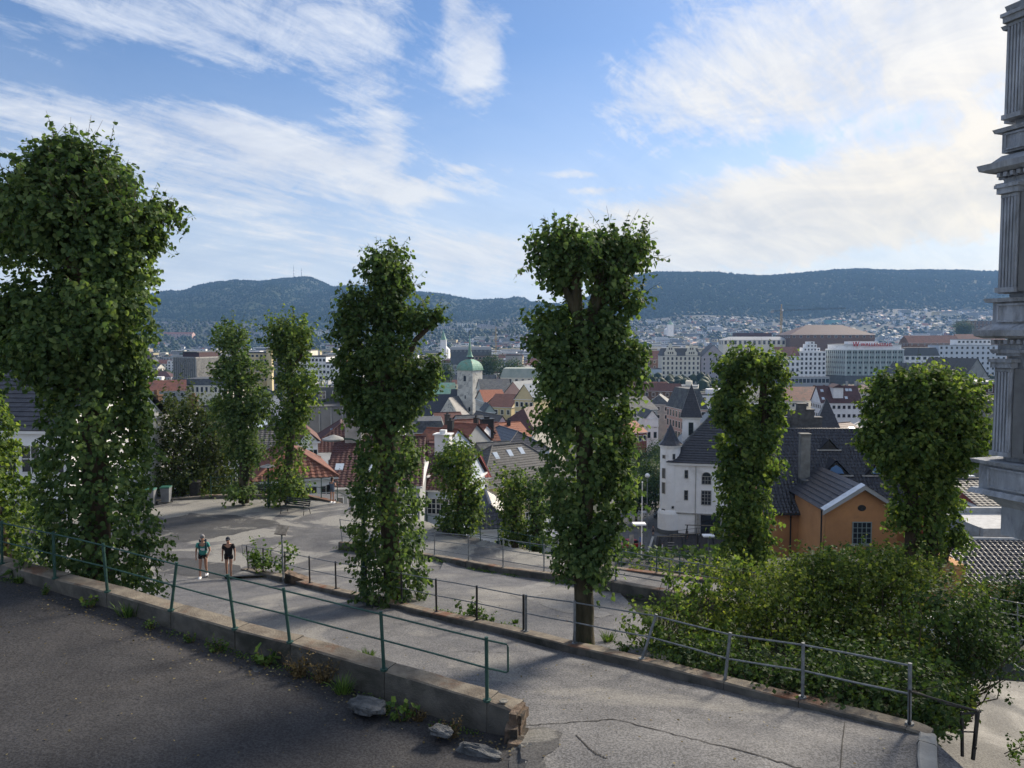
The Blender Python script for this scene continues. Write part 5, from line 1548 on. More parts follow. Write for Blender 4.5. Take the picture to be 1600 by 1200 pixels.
# ---------------------------------------------------------------- the church
def church():
    Y = 400
    fc = P(728, 579, Y)              # near corner of the tower at the eave
    zb = float(terr(fc.x, Y)) - 0.5
    s = 9.6
    rz = R(-30)
    t = thing('church', 'medieval stone church with pale square tower and green copper dome and spire', 'church', (fc.x + 1.7, Y + 6.2, zb), 0)
    # tower: left face narrow and shaded, right face wide
    ez = fc.z - zb
    mb = MB(); mb.box(0, 0, ez / 2, s, s, ez, rz); tw = mb.build('tower', LSTONE, t)
    mb = MB(); mb.box(0, 0, ez + .12, s + .9, s + .9, .3, rz); mb.build('tower_eave', COPPER, tw)
    mb = MB()
    n = 8
    prof = [(1.0, 0), (.985, .9), (.93, 2.0), (.82, 3.2), (.65, 4.3), (.42, 5.1), (.27, 5.5)]
    rings = []
    for (f, z) in prof:
        h = (s / 2 + .35) * f
        rings.append([(h * a * math.cos(rz) - h * b * math.sin(rz), h * a * math.sin(rz) + h * b * math.cos(rz), ez + .25 + z) for a, b in ((-1, -1), (1, -1), (1, 1), (-1, 1))])
    vs = [v for r_ in rings for v in r_]
    mb.add(vs, [(i * 4 + k, i * 4 + (k + 1) % 4, (i + 1) * 4 + (k + 1) % 4, (i + 1) * 4 + k) for i in range(len(prof) - 1) for k in range(4)] + [(24, 25, 26, 27)])
    mb.build('dome', COPPER, tw)
    mb = MB(); mb.lathe(0, 0, [(1.1, ez + 5.7), (1.1, ez + 7.0)], 8); mb.build('lantern', DGREYW, tw)
    mb = MB(); mb.lathe(0, 0, [(2.0, ez + 7.0), (1.75, ez + 7.3), (1.25, ez + 8.2), (.95, ez + 9.6), (.62, ez + 12.5), (.28, ez + 16.5), (.10, ez + 19.0)], 8); mb.build('spire', COPPER, tw)
    mb = MB(); mb.tube([(0, 0, ez + 19), (0, 0, ez + 21)], .09, 6); mb.lathe(0, 0, [(.05, ez + 19.6), (.3, ez + 19.9), (.05, ez + 20.2)], 8); mb.box(.35, 0, ez + 20.8, .8, .06, .25); mb.build('weathervane', BLACKM, tw)
    def onface(face, u, z, w, h, arch):
        ang = rz + (0 if face == 'r' else -math.pi / 2)
        nx_, ny_ = math.sin(ang), -math.cos(ang)
        x = nx_ * (s / 2 + .05) + math.cos(ang) * u
        y = ny_ * (s / 2 + .05) + math.sin(ang) * u
        b = MB()
        b.prism([(-w / 2, -h / 2), (w / 2, -h / 2), (w / 2, h / 2)] + ([(math.cos(math.pi * q / 8) * w / 2, h / 2 + math.sin(math.pi * q / 8) * w / 2) for q in range(1, 8)] if arch else []) + [(-w / 2, h / 2)], -.08, .05)
        b.build('window', GLASS, tw, (x, y, z), (0, 0, ang))
    onface('r', 0, ez - 4.6, 1.5, 2.3, True)
    onface('l', -1.3, ez - 3.6, .8, 2.4, True); onface('l', 1.6, ez - 3.6, .8, 2.4, True)
    onface('r', 0.2, ez - 14, .6, 1.8, False); onface('l', .6, ez - 11, .5, 2.0, False); onface('r', 2.8, ez - 20.5, 1.0, 1.8, True)
    for (u, z) in ((-3.2, 9.6), (-3.2, 16), (3.4, 9), (3.3, 15.6), (-2.9, 5.4), (2.9, 2.0), (-3, 1.8), (0, 7.4), (1.5, 11.5), (-1.9, 19)): onface('r', u, ez - z, .25, .35, False)
    # nave running to the left behind, transept gable facing the viewer
    def block(x0, x1, pe, y, d, rhp, kind, m, wm, ang, nm, rowp=0):
        a, b = P(x0, pe, y), P(x1, pe, y)
        w = (b - a).length
        c = (a + b) / 2
        loc = (c.x - t.location.x - math.sin(R(ang)) * d / 2, c.y - t.location.y + math.cos(R(ang)) * d / 2, 0)
        bb = MB()
        ez_ = c.z - zb; rh = rhp / 1200 * y
        if kind == 'gx': bb.prism([(-d / 2, 0), (d / 2, 0), (d / 2, ez_), (0, ez_ + rh), (-d / 2, ez_)], -w / 2, w / 2, 'x')
        else: bb.prism([(-w / 2, 0), (w / 2, 0), (w / 2, ez_), (0, ez_ + rh), (-w / 2, ez_)], -d / 2, d / 2, 'y')
        o = bb.build(nm, wm, t, loc, (0, 0, R(ang)))
        r_ = MB(); q = .25
        if kind == 'gx':
            for sg in (-1, 1): r_.add([(-w / 2 - .2, sg * (d / 2 + .4), ez_ - .3), (w / 2 + .2, sg * (d / 2 + .4), ez_ - .3), (w / 2 + .2, 0, ez_ + rh + q), (-w / 2 - .2, 0, ez_ + rh + q)], [(0, 1, 2, 3)])
        else:
            for sg in (-1, 1): r_.add([(sg * (w / 2 + .4), -d / 2 + .5, ez_ - .3), (sg * (w / 2 + .4), d / 2, ez_ - .3), (0, d / 2, ez_ + rh + q), (0, -d / 2 + .5, ez_ + rh + q)], [(0, 1, 2, 3)])
        r_.build('roof', m, o)
        return o, w, ez_, rh, d
    block(640, 716, 652, 404, 15, 34, 'gx', BLACKT, LSTONE, 6, 'nave')
    o, w, ez_, rh, d = block(680, 722, 656, 384, 16, 34, 'gy', BLACKT, LSTONE, -14, 'transept')
    ring = [(math.cos(math.pi * q / 12) * 2.3, ez_ + 1.2 + math.sin(math.pi * q / 12) * 2.3) for q in range(13)]
    b = MB(); b.prism(ring, -d / 2 - .12, -d / 2 + .1); b.build('window', GLASS, o)
    for (u, z) in ((0, 7.6), (0, 6.4), (-2, 5.2), (2.2, 5.0), (-3.2, 4.0), (3.2, 3.9), (1.0, 6.2)): b = MB(); b.box(u, -d / 2 - .03, ez_ + z, .45, .12, .6); b.build('small_opening', GREYW, o)
    block(700, 742, 640, 412, 14, 30, 'gx', BLACKT, LSTONE, -10, 'choir')
    bb, w, ez_, rh, d = block(618, 712, 616, 430, 16, 16, 'gx', COPPER, GREYW, 8, 'green_roofed_hall')
    b = MB()
    for k in range(20): b.box(-w / 2 + w * (k + .5) / 20, -d / 2 - .05, ez_ - 2.0, .9, .16, 2.6)
    b.build('windows', GLASS, bb, kind='stuff')


church()


# ---------------------------------------------------------------- white theatre building with turrets
def spire(t, x, y, z0, s, h, m, nm='turret_roof', rows=True, rz=0.0):
    mb = MB()
    q = s / 2
    c = [(x + (a * math.cos(rz) - b * math.sin(rz)) * q, y + (a * math.sin(rz) + b * math.cos(rz)) * q, z0) for a, b in ((-1, -1), (1, -1), (1, 1), (-1, 1))]
    for k in range(4): slope(mb, c[k], c[(k + 1) % 4], (x, y, z0 + h), (x, y, z0 + h), .45)
    mb.build(nm, m, t)


def white_hall():
    Y = 133
    a, b = P(1046, 722, Y), P(1130, 722, Y)
    zb = P(1080, 832, Y).z
    t = thing('theatre', 'big white building with black hipped roof, pointed turrets and arched windows', 'building', (a.x, Y, zb), R(-13))
    sc = Y / 1200
    W, D = 28.5, 24
    ez = a.z - zb
    mb = MB(); mb.box(W / 2, D / 2, ez / 2, W, D, ez); mb.build('wall', WHITE, t)
    # roof: flared lower rows, then steep main planes
    mb = MB(); fl = 1.6; rh = 86 * sc
    X0, X1, Y0, Y1 = -.5, W + .5, -.5, D + .5
    def lev(i, z): return [(X0 + i, Y0 + i, z), (X1 - i, Y0 + i, z), (X1 - i, Y1 - i, z), (X0 + i, Y1 - i, z)]
    L0, L1 = lev(0, ez), lev(fl, ez + 1.5)
    hi = (Y1 - Y0) / 2 - 3.2
    L2 = lev(hi, ez + rh)
    for A, B in ((L0, L1), (L1, L2)):
        for k in range(4): slope(mb, A[k], A[(k + 1) % 4], B[(k + 1) % 4], B[k], .55, th=.10)
    mb.add(L2, [(0, 1, 2, 3)])
    rf = mb.build('roof', BLACKT, t)
    mb = MB()
    for k in range(4): mb.tube([L1[k], L2[k]], .16, 6); mb.tube([L2[k], L2[(k + 1) % 4]], .16, 6)
    mb.build('ridge_cap', SLATE, rf)
    mb = MB(); mb.box(W / 2, -.18, ez - .25, W + .7, .4, .4); mb.build('cornice', TRIM, t)
    mb = MB(); mb.box(W / 2, -.06, 3.55, W, .16, .22); mb.build('string_course', PALEC, t)
    # round corner turret
    rx, ry, rr = -1.3 + .2, .2, 1.75
    mb = MB(); mb.lathe(rx + 1.2, ry + 1.3, [(rr + .35, -.5), (rr + .35, 3.3), (rr + .2, 3.7), (rr, 4.0), (rr, ez + 2.6)], 28)
    mb.lathe(rx + 1.2, ry + 1.3, [(rr + .25, ez + 2.6), (rr + .3, ez + 2.9)], 28); ct = mb.build('corner_turret', WHITE, t)
    mb = MB(); mb.lathe(rx + 1.2, ry + 1.3, [(rr + .42, -.5), (rr + .42, .5)], 28); mb.build('plinth', DGREYW, ct)
    mb = MB(); mb.lathe(rx + 1.2, ry + 1.3, [(rr + .45, ez + 2.9), (rr * .8, ez + 3.7), (rr * .45, ez + 5.0), (.05, ez + 6.6)], 12); mb.build('turret_roof', BLACKT, ct)
    for (ph, z, w, h) in ((-2.2, ez + .9, .55, .55), (-2.2, ez - 2.0, .6, 1.7), (-2.2, ez - 4.6, .6, 1.9), (-2.2, ez - 9.2, .6, 1.7), (-1.2, ez + 1.0, .4, .9), (-1.25, ez - 7.9, .35, .35)):
        ww = window(ct, rx + 1.2 + math.cos(ph) * (rr + .03), ry + 1.3 + math.sin(ph) * (rr + .03), z, w, h, 1, 1, ph + math.pi / 2, fr=.05, mt=PALEC)
    # square tower behind
    tx, ty = 3.6, 7.5
    tz = P(1070, 652, Y + 7).z - zb
    mb = MB(); mb.box(tx, ty, tz / 2, 3.1, 3.1, tz); tt = mb.build('square_tower', WHITE, t)
    mb = MB(); mb.box(tx, ty, tz + .1, 3.6, 3.6, .3); mb.build('cornice', TRIM, tt)
    spire(tt, tx, ty, tz + .2, 3.9, 6.0, BLACKT)
    window(tt, tx, ty - 1.57, tz - 1.9, .7, 2.2, 1, 2, mt=GREENW)
    tx2 = 26.0
    mb = MB(); mb.box(tx2, 3.2, (ez + 6.2) / 2, 3.3, 3.3, ez + 6.2); t2 = mb.build('square_tower', WHITE, t)
    spire(t2, tx2, 3.2, ez + 6.2, 4.1, 5.2, BLACKT)
    # windows
    for k in range(5):
        x = 6.3 + k * 4.35
        window(t, x, -.02, ez - 2.95, 1.45, 1.25, 3, 2, arch=True, mt=PALEC, fr=.10)
        window(t, x, -.02, ez - 6.0, 1.5, 2.35, 3, 4, mt=PALEC, fr=.12)
    window(t, 2.9, -.02, ez - 2.0, .5, 1.3, 1, 2, mt=PALEC); window(t, 2.9, -.02, ez - 5.7, .55, 1.6, 1, 2, mt=PALEC)
    for k, zx in enumerate((9.1,)):
        mb = MB(); mb.box(zx, -.05, ez - 4.4, .16, .1, .9); mb.box(zx, -.062, ez - 4.25, .5, .1, .16); mb.build('wall_cross', BLACKM, t)
    for k in range(5):
        x = 7.1 + k * 4.2
        o = MB(); o.box(x, -.04, 1.65, 3.3, .22, 3.5); dr = o.build('shop_window', GLASS, t)
        o = MB()
        for u in (-1.1, 0, 1.1): o.box(x + u, -.17, 1.5, .07, .06, 3.0)
        o.box(x, -.17, 2.5, 3.3, .05, .07); o.build('mullion', BLACKM, dr)
    for k in range(6):
        o = MB(); o.box(5.0 + k * 4.2, -.12, 1.7, .55, .4, 3.7); o.build('pilaster', PALEC, t)
    mb = MB(); mb.tube([(4.5, -.12, .2), (4.5, -.12, ez - .6)], .06, 6); mb.build('downpipe', PALEC, t)
    for u in (6.0, 12.5): mb = MB(); mb.box(u + 6, 8, ez + rh + .6, 1.0, 1.0, 2.2); mb.build('chimney', GREYT, rf)


white_hall()


# ---------------------------------------------------------------- orange building with black pantiles
def orange_house():
    Y = 70
    e0, e1 = P(1196, 800, Y), P(1530, 800, Y)
    zb = P(1250, 905, Y).z
    t = thing('orange_building', 'orange rendered building with black pantiled roof, tall chimney and pointed dormers', 'building', (e0.x, Y, zb), R(-1.5))
    W, D = (e1 - e0).length, 13.0
    ez = e0.z - zb
    rh = 96 / 1200 * Y + D / 2 * 0.20
    mb = MB(); mb.box(W / 2, D / 2, ez / 2 + .6, W, D, ez - 1.2); mb.build('wall', OCHRE, t)
    mb = MB(); mb.box(W / 2, D / 2, -.7, W + .1, D + .1, 3.8); mb.build('foundation', DGREYW, t)
    mb = MB()
    X0, X1, Y0, Y1, yr = -.3, W + .3, -.45, D + .45, D / 2
    xr = X1 - 2.6
    # main slope, with a shallower skirt by the eave
    A0, A1 = (X0, Y0, ez - .05), (X1, Y0, ez - .05)
    s1, z1 = 1.3, ez + .75
    B0, B1 = (X0, Y0 + s1, z1), (X1 - .35, Y0 + s1, z1)
    C0, C1 = (X0, yr, ez + rh), (xr, yr, ez + rh)
    slope(mb, A0, A1, B1, B0, .38, .34, .085, .05); slope(mb, B0, B1, C1, C0, .38, .34, .085, .05)
    mb.add([(X1, Y0, ez - .05), (X1, Y1, ez - .05), (xr, yr, ez + rh), (X0, yr, ez + rh), (X0, Y1, ez - .05)], [(0, 1, 2), (1, 4, 3, 2)])
    rf = mb.build('roof', BLACKT, t)
    mb = MB(); mb.tube([C0, C1], .16, 8); mb.tube([(X1, Y0, ez), (xr, yr, ez + rh + .04)], .15, 8); mb.build('ridge_cap', BLACKT, rf)
    mb = MB(); mb.prism([(-.2 + 0, ez - .35), (D + .2, ez - .35), (yr, ez + rh - .1)], .02, .12, 'x'); mb.build('gable_end', OCHRE, t)
    mb = MB(); mb.tube([(X0, Y0 - .06, ez - .1), (W * .24, Y0 - .06, ez - .1)], .09, 8); mb.build('gutter', BLACKM, t)
    tanr = (rh - .8) / (yr - Y0 - s1)
    def rz_at(y): return z1 + (y - Y0 - s1) * tanr
    # tall chimney on its dark flashed base
    cx = (P(1269, 757, Y).x - e0.x) ; cy = 1.75
    mb = MB(); mb.box(cx, cy + .55, rz_at(cy) + 2.3, .86, .75, 5.8); mb.box(cx, cy + .55, rz_at(cy) + 5.25, 1.0, .9, .12); mb.build('chimney', mat('grey_chimney', (.13, .13, .12), (.22, .22, .21), 1.5, .9, .4, 8), rf)
    mb = MB(); mb.box(cx, cy - .15, rz_at(cy) + .1, 1.15, 1.3, 1.9); mb.build('chimney_base', mat('lead_flashing', (.03, .035, .04), (.10, .11, .12), 2, .5), rf)
    # triangular dormers: (px, py apex, half width px, height px, glazed)
    for (px, pa, hw, hh, y, gl) in ((1290, 708, 17, 18, 4.9, False), (1302, 732, 24, 25, 2.9, True), (1348, 708, 17, 18, 4.9, False), (1368, 734, 24, 25, 2.9, True), (1425, 732, 24, 25, 2.9, True), (1470, 732, 24, 25, 2.9, True)):
        yy = y
        p = P(px, pa + hh, Y + yy)
        x = p.x - e0.x; k = (Y + yy) / 1200
        w_, h_ = hw * k, hh * k
        zc = rz_at(yy) - .05
        b_ = MB(); dd = h_ / tanr + .3
        b_.add([(x - w_, yy - .25, zc), (x + w_, yy - .25, zc), (x, yy - .25, zc + h_), (x - w_ * .1, yy + dd, zc + h_), (x + w_ * .1, yy + dd, zc + h_), (x - w_, yy + .1, zc), (x + w_, yy + .1, zc)], [(0, 2, 3, 5), (2, 1, 6, 4), (2, 4, 3)])
        dm = b_.build('dormer', BLACKT, rf)
        b_ = MB(); b_.prism([(x - w_ * .86, zc + .02), (x + w_ * .86, zc + .02), (x, zc + h_ * .88)], yy - .16, yy - .06); b_.build('dormer_front', BLACKM, dm)
        b_ = MB(); b_.box(x, yy - .22, zc + .02, 2.2 * w_, .22, .12); b_.build('dormer_sill', PALEC, dm)
        if gl:
            b_ = MB(); b_.prism([(x - w_ * .52, zc + .22), (x + w_ * .52, zc + .22), (x + w_ * .3, zc + h_ * .5), (x, zc + h_ * .68), (x - w_ * .3, zc + h_ * .5)], yy - .24, yy - .17); b_.build('pane', BLUEG, dm)
    # projecting gabled wing
    Yw = 63.5
    l, r_ = P(1293, 790, Yw), P(1404, 790, Yw)
    ap = P(1349, 757, Yw)
    c = (l.x + r_.x) / 2 - e0.x
    w = r_.x - l.x
    y0 = Yw - Y
    ze, za = l.z - zb - .25, ap.z - zb
    mb = MB(); mb.prism([(c - w / 2, -1), (c + w / 2, -1), (c + w / 2, ze), (c, za - .35), (c - w / 2, ze)], y0, 1.0); wg = mb.build('wing', OCHRE, t)
    mb = MB()
    for sg in (-1, 1):
        a_, b_, c_, d_ = (c + sg * (w / 2 + .35), y0 - .5, ze - .12), (c + sg * (w / 2 + .35), 4.2, ze - .12), (c, 4.2, za), (c, y0 - .5, za)
        if sg == -1: slope(mb, b_, a_, d_, c_, .5)
        else: slope(mb, a_, b_, c_, d_, .5)
    mb.build('wing_roof', BLACKT, wg)
    for sg in (-1, 1):
        mb = MB(); mb.add([(c + sg * (w / 2 + .42), y0 - .58, ze - .42), (c + sg * (w / 2 + .42), y0 - .58, ze - .08), (c, y0 - .58, za + .05), (c, y0 - .58, za - .32),
                           (c + sg * (w / 2 + .42), y0 - .44, ze - .42), (c + sg * (w / 2 + .42), y0 - .44, ze - .08), (c, y0 - .44, za + .05), (c, y0 - .44, za - .32)],
                          [(0, 1, 2, 3), (7, 6, 5, 4), (1, 5, 6, 2), (0, 3, 7, 4), (0, 4, 5, 1)])
        mb.build('verge_board', GREYW, wg)
        mb = MB(); mb.add([(c + sg * (w / 2 + .36), y0 - .62, ze - .02), (c, y0 - .62, za + .10), (c, y0 + .25, za + .13), (c + sg * (w / 2 + .36), y0 + .25, ze + .03)], [(0, 1, 2, 3)])
        mb.build('lead_edging', mat('lead_edge', (.45, .52, .62), None, 2, .4), wg)
    wz = P(1350, 832, Yw).z - zb
    window(wg, c + .05, y0 - .02, wz, 1.45, 1.75, 4, 4, mt=mat('grey_green_frames', (.26, .32, .31), None, 3), fr=.07)
    window(wg, c + .05, y0 - .02, wz - 2.9, 1.45, 1.75, 4, 4, mt=GREENW, fr=.07)
    mb = MB(); mb.box(c + .05, y0 - .06, wz - 1.02, 1.8, .2, .12); mb.build('sill', PALEC, wg)
    vz = P(1350, 793, Yw).z - zb
    mb = MB(); mb.prism([(c + .34 * math.cos(q * .3927), vz + .26 * math.sin(q * .3927)) for q in range(16)], y0 - .05, y0 + .05); mb.build('oval_vent', BLACKM, wg)
    mb = MB(); mb.tube([(c - w / 2 - .3, y0 + .1, .2), (c - w / 2 - .3, y0 + .1, ze)], .07, 8); mb.tube([(c - w / 2 - .75, -.2, .2), (c - w / 2 - .75, -.2, ze - .1)], .07, 8); mb.build('downpipe', BLACKM, t)
    # stepped stair gable behind the ridge
    for k, (dx, dz) in enumerate(((0, 2.3), (-.9, 1.6), (.9, 1.7), (-1.7, .9), (1.8, .9))):
        mb = MB(); mb.box(P(1304, 690, Y).x - e0.x + dx * .9, yr + 2.6, ez + rh - 1.5 + dz / 2, .85, .7, 3 + dz); mb.box(P(1304, 690, Y).x - e0.x + dx * .9, yr + 2.6, ez + rh + dz + .06, 1.0, .85, .12); mb.build('stepped_gable', GREYT, t)
    # little hooded vents down the right hand verge
    for k in range(6):
        f = .9 - k * .16
        x = X1 - (X1 - xr) * f * .9 + .45
        p = Vector((x + .35, Y0 + (yr - Y0) * f, ez + rh * f - .1))
        mb = MB(); mb.box(p.x, p.y, p.z - .1, .45, .4, .5); o = mb.build('hooded_vent', BRICK, t)
        mb = MB(); mb.box(p.x, p.y - .12, p.z + .22, .6, .55, .10); mb.build('vent_hood', SKYG, o)


orange_house()


def tile_roof(label, x0, x1, pe, pr, Y, d, rz, m=BLACKT, colp=.26):
    e0, e1 = P(x0, pe, Y), P(x1, pe, Y)
    w = (e1 - e0).length
    top = P(x0, pr, Y + d).z - e0.z
    zb = e0.z - 2.2
    t = thing('outbuilding', label, 'shed', (e0.x, Y, zb), R(rz))
    mb = MB(); mb.box(w / 2, d / 2 + .1, 1.0, w - .3, d - .2, 2.2); mb.build('wall', OCHRE, t)
    mb = MB(); slope(mb, (0, 0, 2.2), (w, 0, 2.2), (w, d, 2.2 + top), (0, d, 2.2 + top), .36, colp, .06)
    rf = mb.build('roof', m, t)
    mb = MB(); mb.tube([(0, d, 2.2 + top + .03), (w, d, 2.2 + top + .03)], .12, 8); mb.build('ridge_cap', LIGHTR, rf)
    mb = MB(); mb.box(-.16, d / 2 + .05, 1.0 + top * .3, .5, d, 2.8 + top * .5); mb.build('end_wall', OCHRE, t)


tile_roof('low black pantiled outbuilding with orange end wall at the right edge', 1506, 1680, 912, 842, 36, 3.6, -3)


# ---------------------------------------------------------------- grey stone bay at the right edge
def stone_bay():
    Yc = 16.0
    c0 = P(1562, 530, Yc)
    ang = math.atan2(-.94, .34)           # direction of the face towards the viewer
    m = mat('grey_ashlar', (0.27, 0.295, 0.335), (0.42, 0.45, 0.50), 2.2, 0.9, 0.7, 22, c3=(0.11, 0.115, 0.115), s3=1.1, t3=(0.46, 0.72), stretch=(1.6, 1.6, .5), detail=9)
    t = thing('bay_window', 'tall grey stone bay with fluted pilasters and deep mouldings at the right edge', 'bay window', (c0.x, c0.y, H), ang)
    k = Yc / 1200.0
    def z(py): return -(py - 530) * k * 0.985
    L = 7.0
    # local x runs along the face towards the viewer, local y into the building is +y (to the right of the frame)
    def slab(nm, pa, pb, o, o2=None):
        """moulding between two heights standing o metres proud of the wall plane, with the top edge o2"""
        o2 = o if o2 is None else o2
        za, zb_ = z(pb), z(pa)
        mb = MB()
        vs = []
        for oo, zz in ((o, za), (o2, zb_)):
            vs += [(-oo, -oo, zz), (L, -oo, zz), (L, 3.0, zz), (-oo, 3.0, zz)]
        mb.add(vs, [(3, 2, 1, 0), (4, 5, 6, 7), (0, 1, 5, 4), (1, 2, 6, 5), (2, 3, 7, 6), (3, 0, 4, 7)])
        return mb.build(nm, m, t)
    slab('wall', -260, 842, -.10)
    def storey(ybase, ytop):
        # ytop..ybase bearings of the pilaster shaft
        zt, zb_ = z(ytop), z(ybase)
        for x0 in (0.02, 1.55, 1.95, 3.6):
            mb = MB(); mb.box(x0 + .19, -.06, (zt + zb_) / 2, .38, .14, zt - zb_)
            p = mb.build('pilaster', m, t)
            fb = MB()
            for q in range(5):
                fb.box(x0 + .055 + q * .068, -.14, (zt + zb_) / 2, .034, .05, (zt - zb_) * .9)
            fb.box(x0 + .19, -.145, zb_ + (zt - zb_) * .03, .42, .10, (zt - zb_) * .05); fb.box(x0 + .19, -.13, zb_ + (zt - zb_) * .97, .36, .05, (zt - zb_) * .03)
            fb.build('fluting', m, p)
            cb = MB(); cb.box(x0 + .19, -.12, zt + .05, .46, .2, .12); cb.box(x0 + .19, -.13, zt + .14, .52, .26, .07); cb.build('capital', m, p)
        # window between the pilasters
        for x0 in (.42, 2.35):
            w = 1.1
            mb = MB(); mb.box(x0 + w / 2 + .02, -.09, (zt + zb_) / 2, w, .06, (zt - zb_) * .98); fr = mb.build('window', mat('grey_window_frame', (.16, .165, .17), None, 3), t)
            mb = MB(); mb.box(x0 + w / 2 + .12, -.125, (zt + zb_) / 2, w * .7, .03, (zt - zb_) * .86); mb.build('pane', GLASS, fr)
        # side facing away: one pilaster round the corner
        mb = MB(); mb.box(-.06, .25, (zt + zb_) / 2, .14, .38, zt - zb_); mb.build('pilaster', m, t)
    def entab(y, big):
        """dentilled cornice whose top is at bearing y, big overhang"""
        slab('cornice', y, y + 9, big, big + .03); slab('cornice_bed', y + 9, y + 13, big * .62, big)
        mb = MB()
        x = 0
        while x < L:
            mb.box(x, -.14, z(y + 18), .07, .14, .085); x += .14
        for q in range(5): mb.box(-.14, .1 + q * .14, z(y + 18), .14, .07, .085)
        mb.build('dentils', m, t, kind='stuff')
        slab('frieze', y + 22, y + 30, .02)
        slab('architrave', y + 30, y + 36, .10, .13)
        slab('necking', y + 36, y + 40, .04)
    def pedestal(y, yb, o):
        slab('ledge', y, y + 6, o + .10, o + .13)
        slab('pedestal', y + 6, yb, o)
        mbz = MB()
        for x0 in (.06, 1.55, 3.1): 
            mb = MB(); mb.box(x0 + .62, -o - .02, (z(y + 6) + z(yb)) / 2, 1.2, .05, (z(y + 6) - z(yb)) * .72); pn = mb.build('panel', m, t)
            mb = MB()
            for (dx, dz, sx, sz) in ((0, .5, 1.26, .04), (0, -.5, 1.26, .04), (-.62, 0, .04, 1), (.62, 0, .04, 1)):
                hh = (z(y + 6) - z(yb)) * .74
                mb.box(x0 + .62 + dx, -o - .05, (z(y + 6) + z(yb)) / 2 + dz * hh, sx, .05, sz if sz < .1 else hh)
            mb.build('panel_moulding', m, pn)
    storey(-30, -260)
    entab(-6 + 22, .06)
    storey(192, 44)
    pedestal(203, 240, .06)
    slab('sloping_sill', 244, 256, .22, .06)
    entab(257, .34)
    storey(458, 304)
    pedestal(466, 506, .10)
    slab('sloping_sill', 506, 516, .30, .12)
    entab(516, .33)
    storey(714, 574)
    pedestal(722, 768, .20)
    slab('ledge', 768, 776, .36, .30)
    # tapering corbel under the bay
    for q in range(6): slab('corbel', 776 + q * 11, 787 + q * 11, .18 - q * .16 - .14, .18 - q * .16)
    mb = MB()
    for q in range(18):
        a = q * .42; rr = .20 - q * .0095
        mb.tube([(1.1 + math.cos(a) * rr, -.02, z(812) + math.sin(a) * rr), (1.1 + math.cos(a + .42) * (rr - .0095), -.02, z(812) + math.sin(a + .42) * (rr - .0095))], .035, 6)
    mb.build('scroll', m, t)


stone_bay()
# ================================================================ WATERFRONT AND MIDDLE DISTANCE
YW = 700
_h = house('pale tarpaulin wrapped house front under scaffolding beside the forked lime', 1000, 1034, 577, YW, 18, 0, PBLUE, FLATR, 'flat', 3, 0, 0, name='house')
house('brown brick house with red roof above the wrapped front', 1008, 1038, 562, YW + 30, 20, 6, BRICK, RED, 'gx', 14, 3, 3, 2.0, 2.2, 5, name='house')
h_ = house('cream waterfront hotel with two curved gables and round arched ground floor', 1034, 1094, 556, YW, 18, 0, CREAM, GREYT, 'mansard', 12, 6, 9, 1.7, 2.6, 4.3, sides='f', name='hotel', cat='building', z0=1.2, ov=.4)
_k = YW / 1200
_ez = P(1064, 556, YW).z - h_.location.z
for gx in (-9.6, 9.6):
    _mb = MB()
    _mb.prism([(gx - 5.5, _ez - .1), (gx - 5.5, _ez + 3), (gx - 4.2, _ez + 4.4), (gx - 3.4, _ez + 6.8), (gx - 1.6, _ez + 8.2), (gx - 1.1, _ez + 10.4), (gx, _ez + 11.4), (gx + 1.1, _ez + 10.4), (gx + 1.6, _ez + 8.2), (gx + 3.4, _ez + 6.8), (gx + 4.2, _ez + 4.4), (gx + 5.5, _ez + 3), (gx + 5.5, _ez - .1)], -9.3, -6)
    gb_ = _mb.build('curved_gable', CREAM, h_)
    for (u, v) in ((-2, 2.6), (0, 2.6), (2, 2.6), (-1, 6.4), (1, 6.4)):
        _mb = MB(); _mb.box(gx + u, -9.35, _ez + v, 1.1, .12, 1.9); _mb.build('window', GLASS, gb_)
for q in range(9):
    x = -15.6 + q * 3.9
    _mb = MB(); _mb.prism([(x - 1.2, 1.0), (x + 1.2, 1.0), (x + 1.2, 4.5)] + [(x + math.cos(math.pi * s / 6) * 1.2, 4.5 + math.sin(math.pi * s / 6) * 1.2) for s in range(1, 6)] + [(x - 1.2, 4.5)], -9.2, -8.9)
    _mb.build('arched_opening', GLASS, h_)
house('mauve gabled waterfront house with rows of small windows beside the cream hotel', 1096, 1134, 558, YW, 20, 0, MAUVE, GREYT, 'gy', 19, 6, 4, 1.6, 2.3, 4.1, sides='f', name='house', cat='building')
house('narrow pink strip of waterfront front between cream hotel and mauve gable', 1092, 1099, 560, YW + 3, 16, 0, PINK, SLATE, 'gx', 10, 5, 1, 1.5, 2.2, 4.2, sides='f')
house('white top floor with tall windows behind the mauve gable', 1150, 1172, 543, YW + 40, 14, 0, CREAM, MAROON, 'flat', 3, 1, 4, 1.6, 5, 6, sides='f')
house('grey cubic roof house left above the cream hotel', 1046, 1062, 542, YW + 60, 14, 0, CREAM, FLATR, 'flat', 2, 0, 0)
house('plain cream stair house right above the cream hotel', 1076, 1090, 540, YW + 60, 14, 0, CREAM, FLATR, 'flat', 2, 0, 0)
house('white stepped art deco block with red tiled roof behind the bright lime', 1214, 1250, 556, YW, 20, 0, WHITE, RED, 'gx', 14, 5, 5, 2.0, 3.0, 5.2, sides='f', name='building', cat='building')
h2_ = house('white art deco tower block stepping up to a small lantern storey', 1250, 1291, 550, YW, 20, 0, WHITE, WHITE, 'flat', 2, 7, 6, 1.9, 2.4, 4.2, sides='f', name='building', cat='building')
_ez = P(1270, 550, YW).z - h2_.location.z
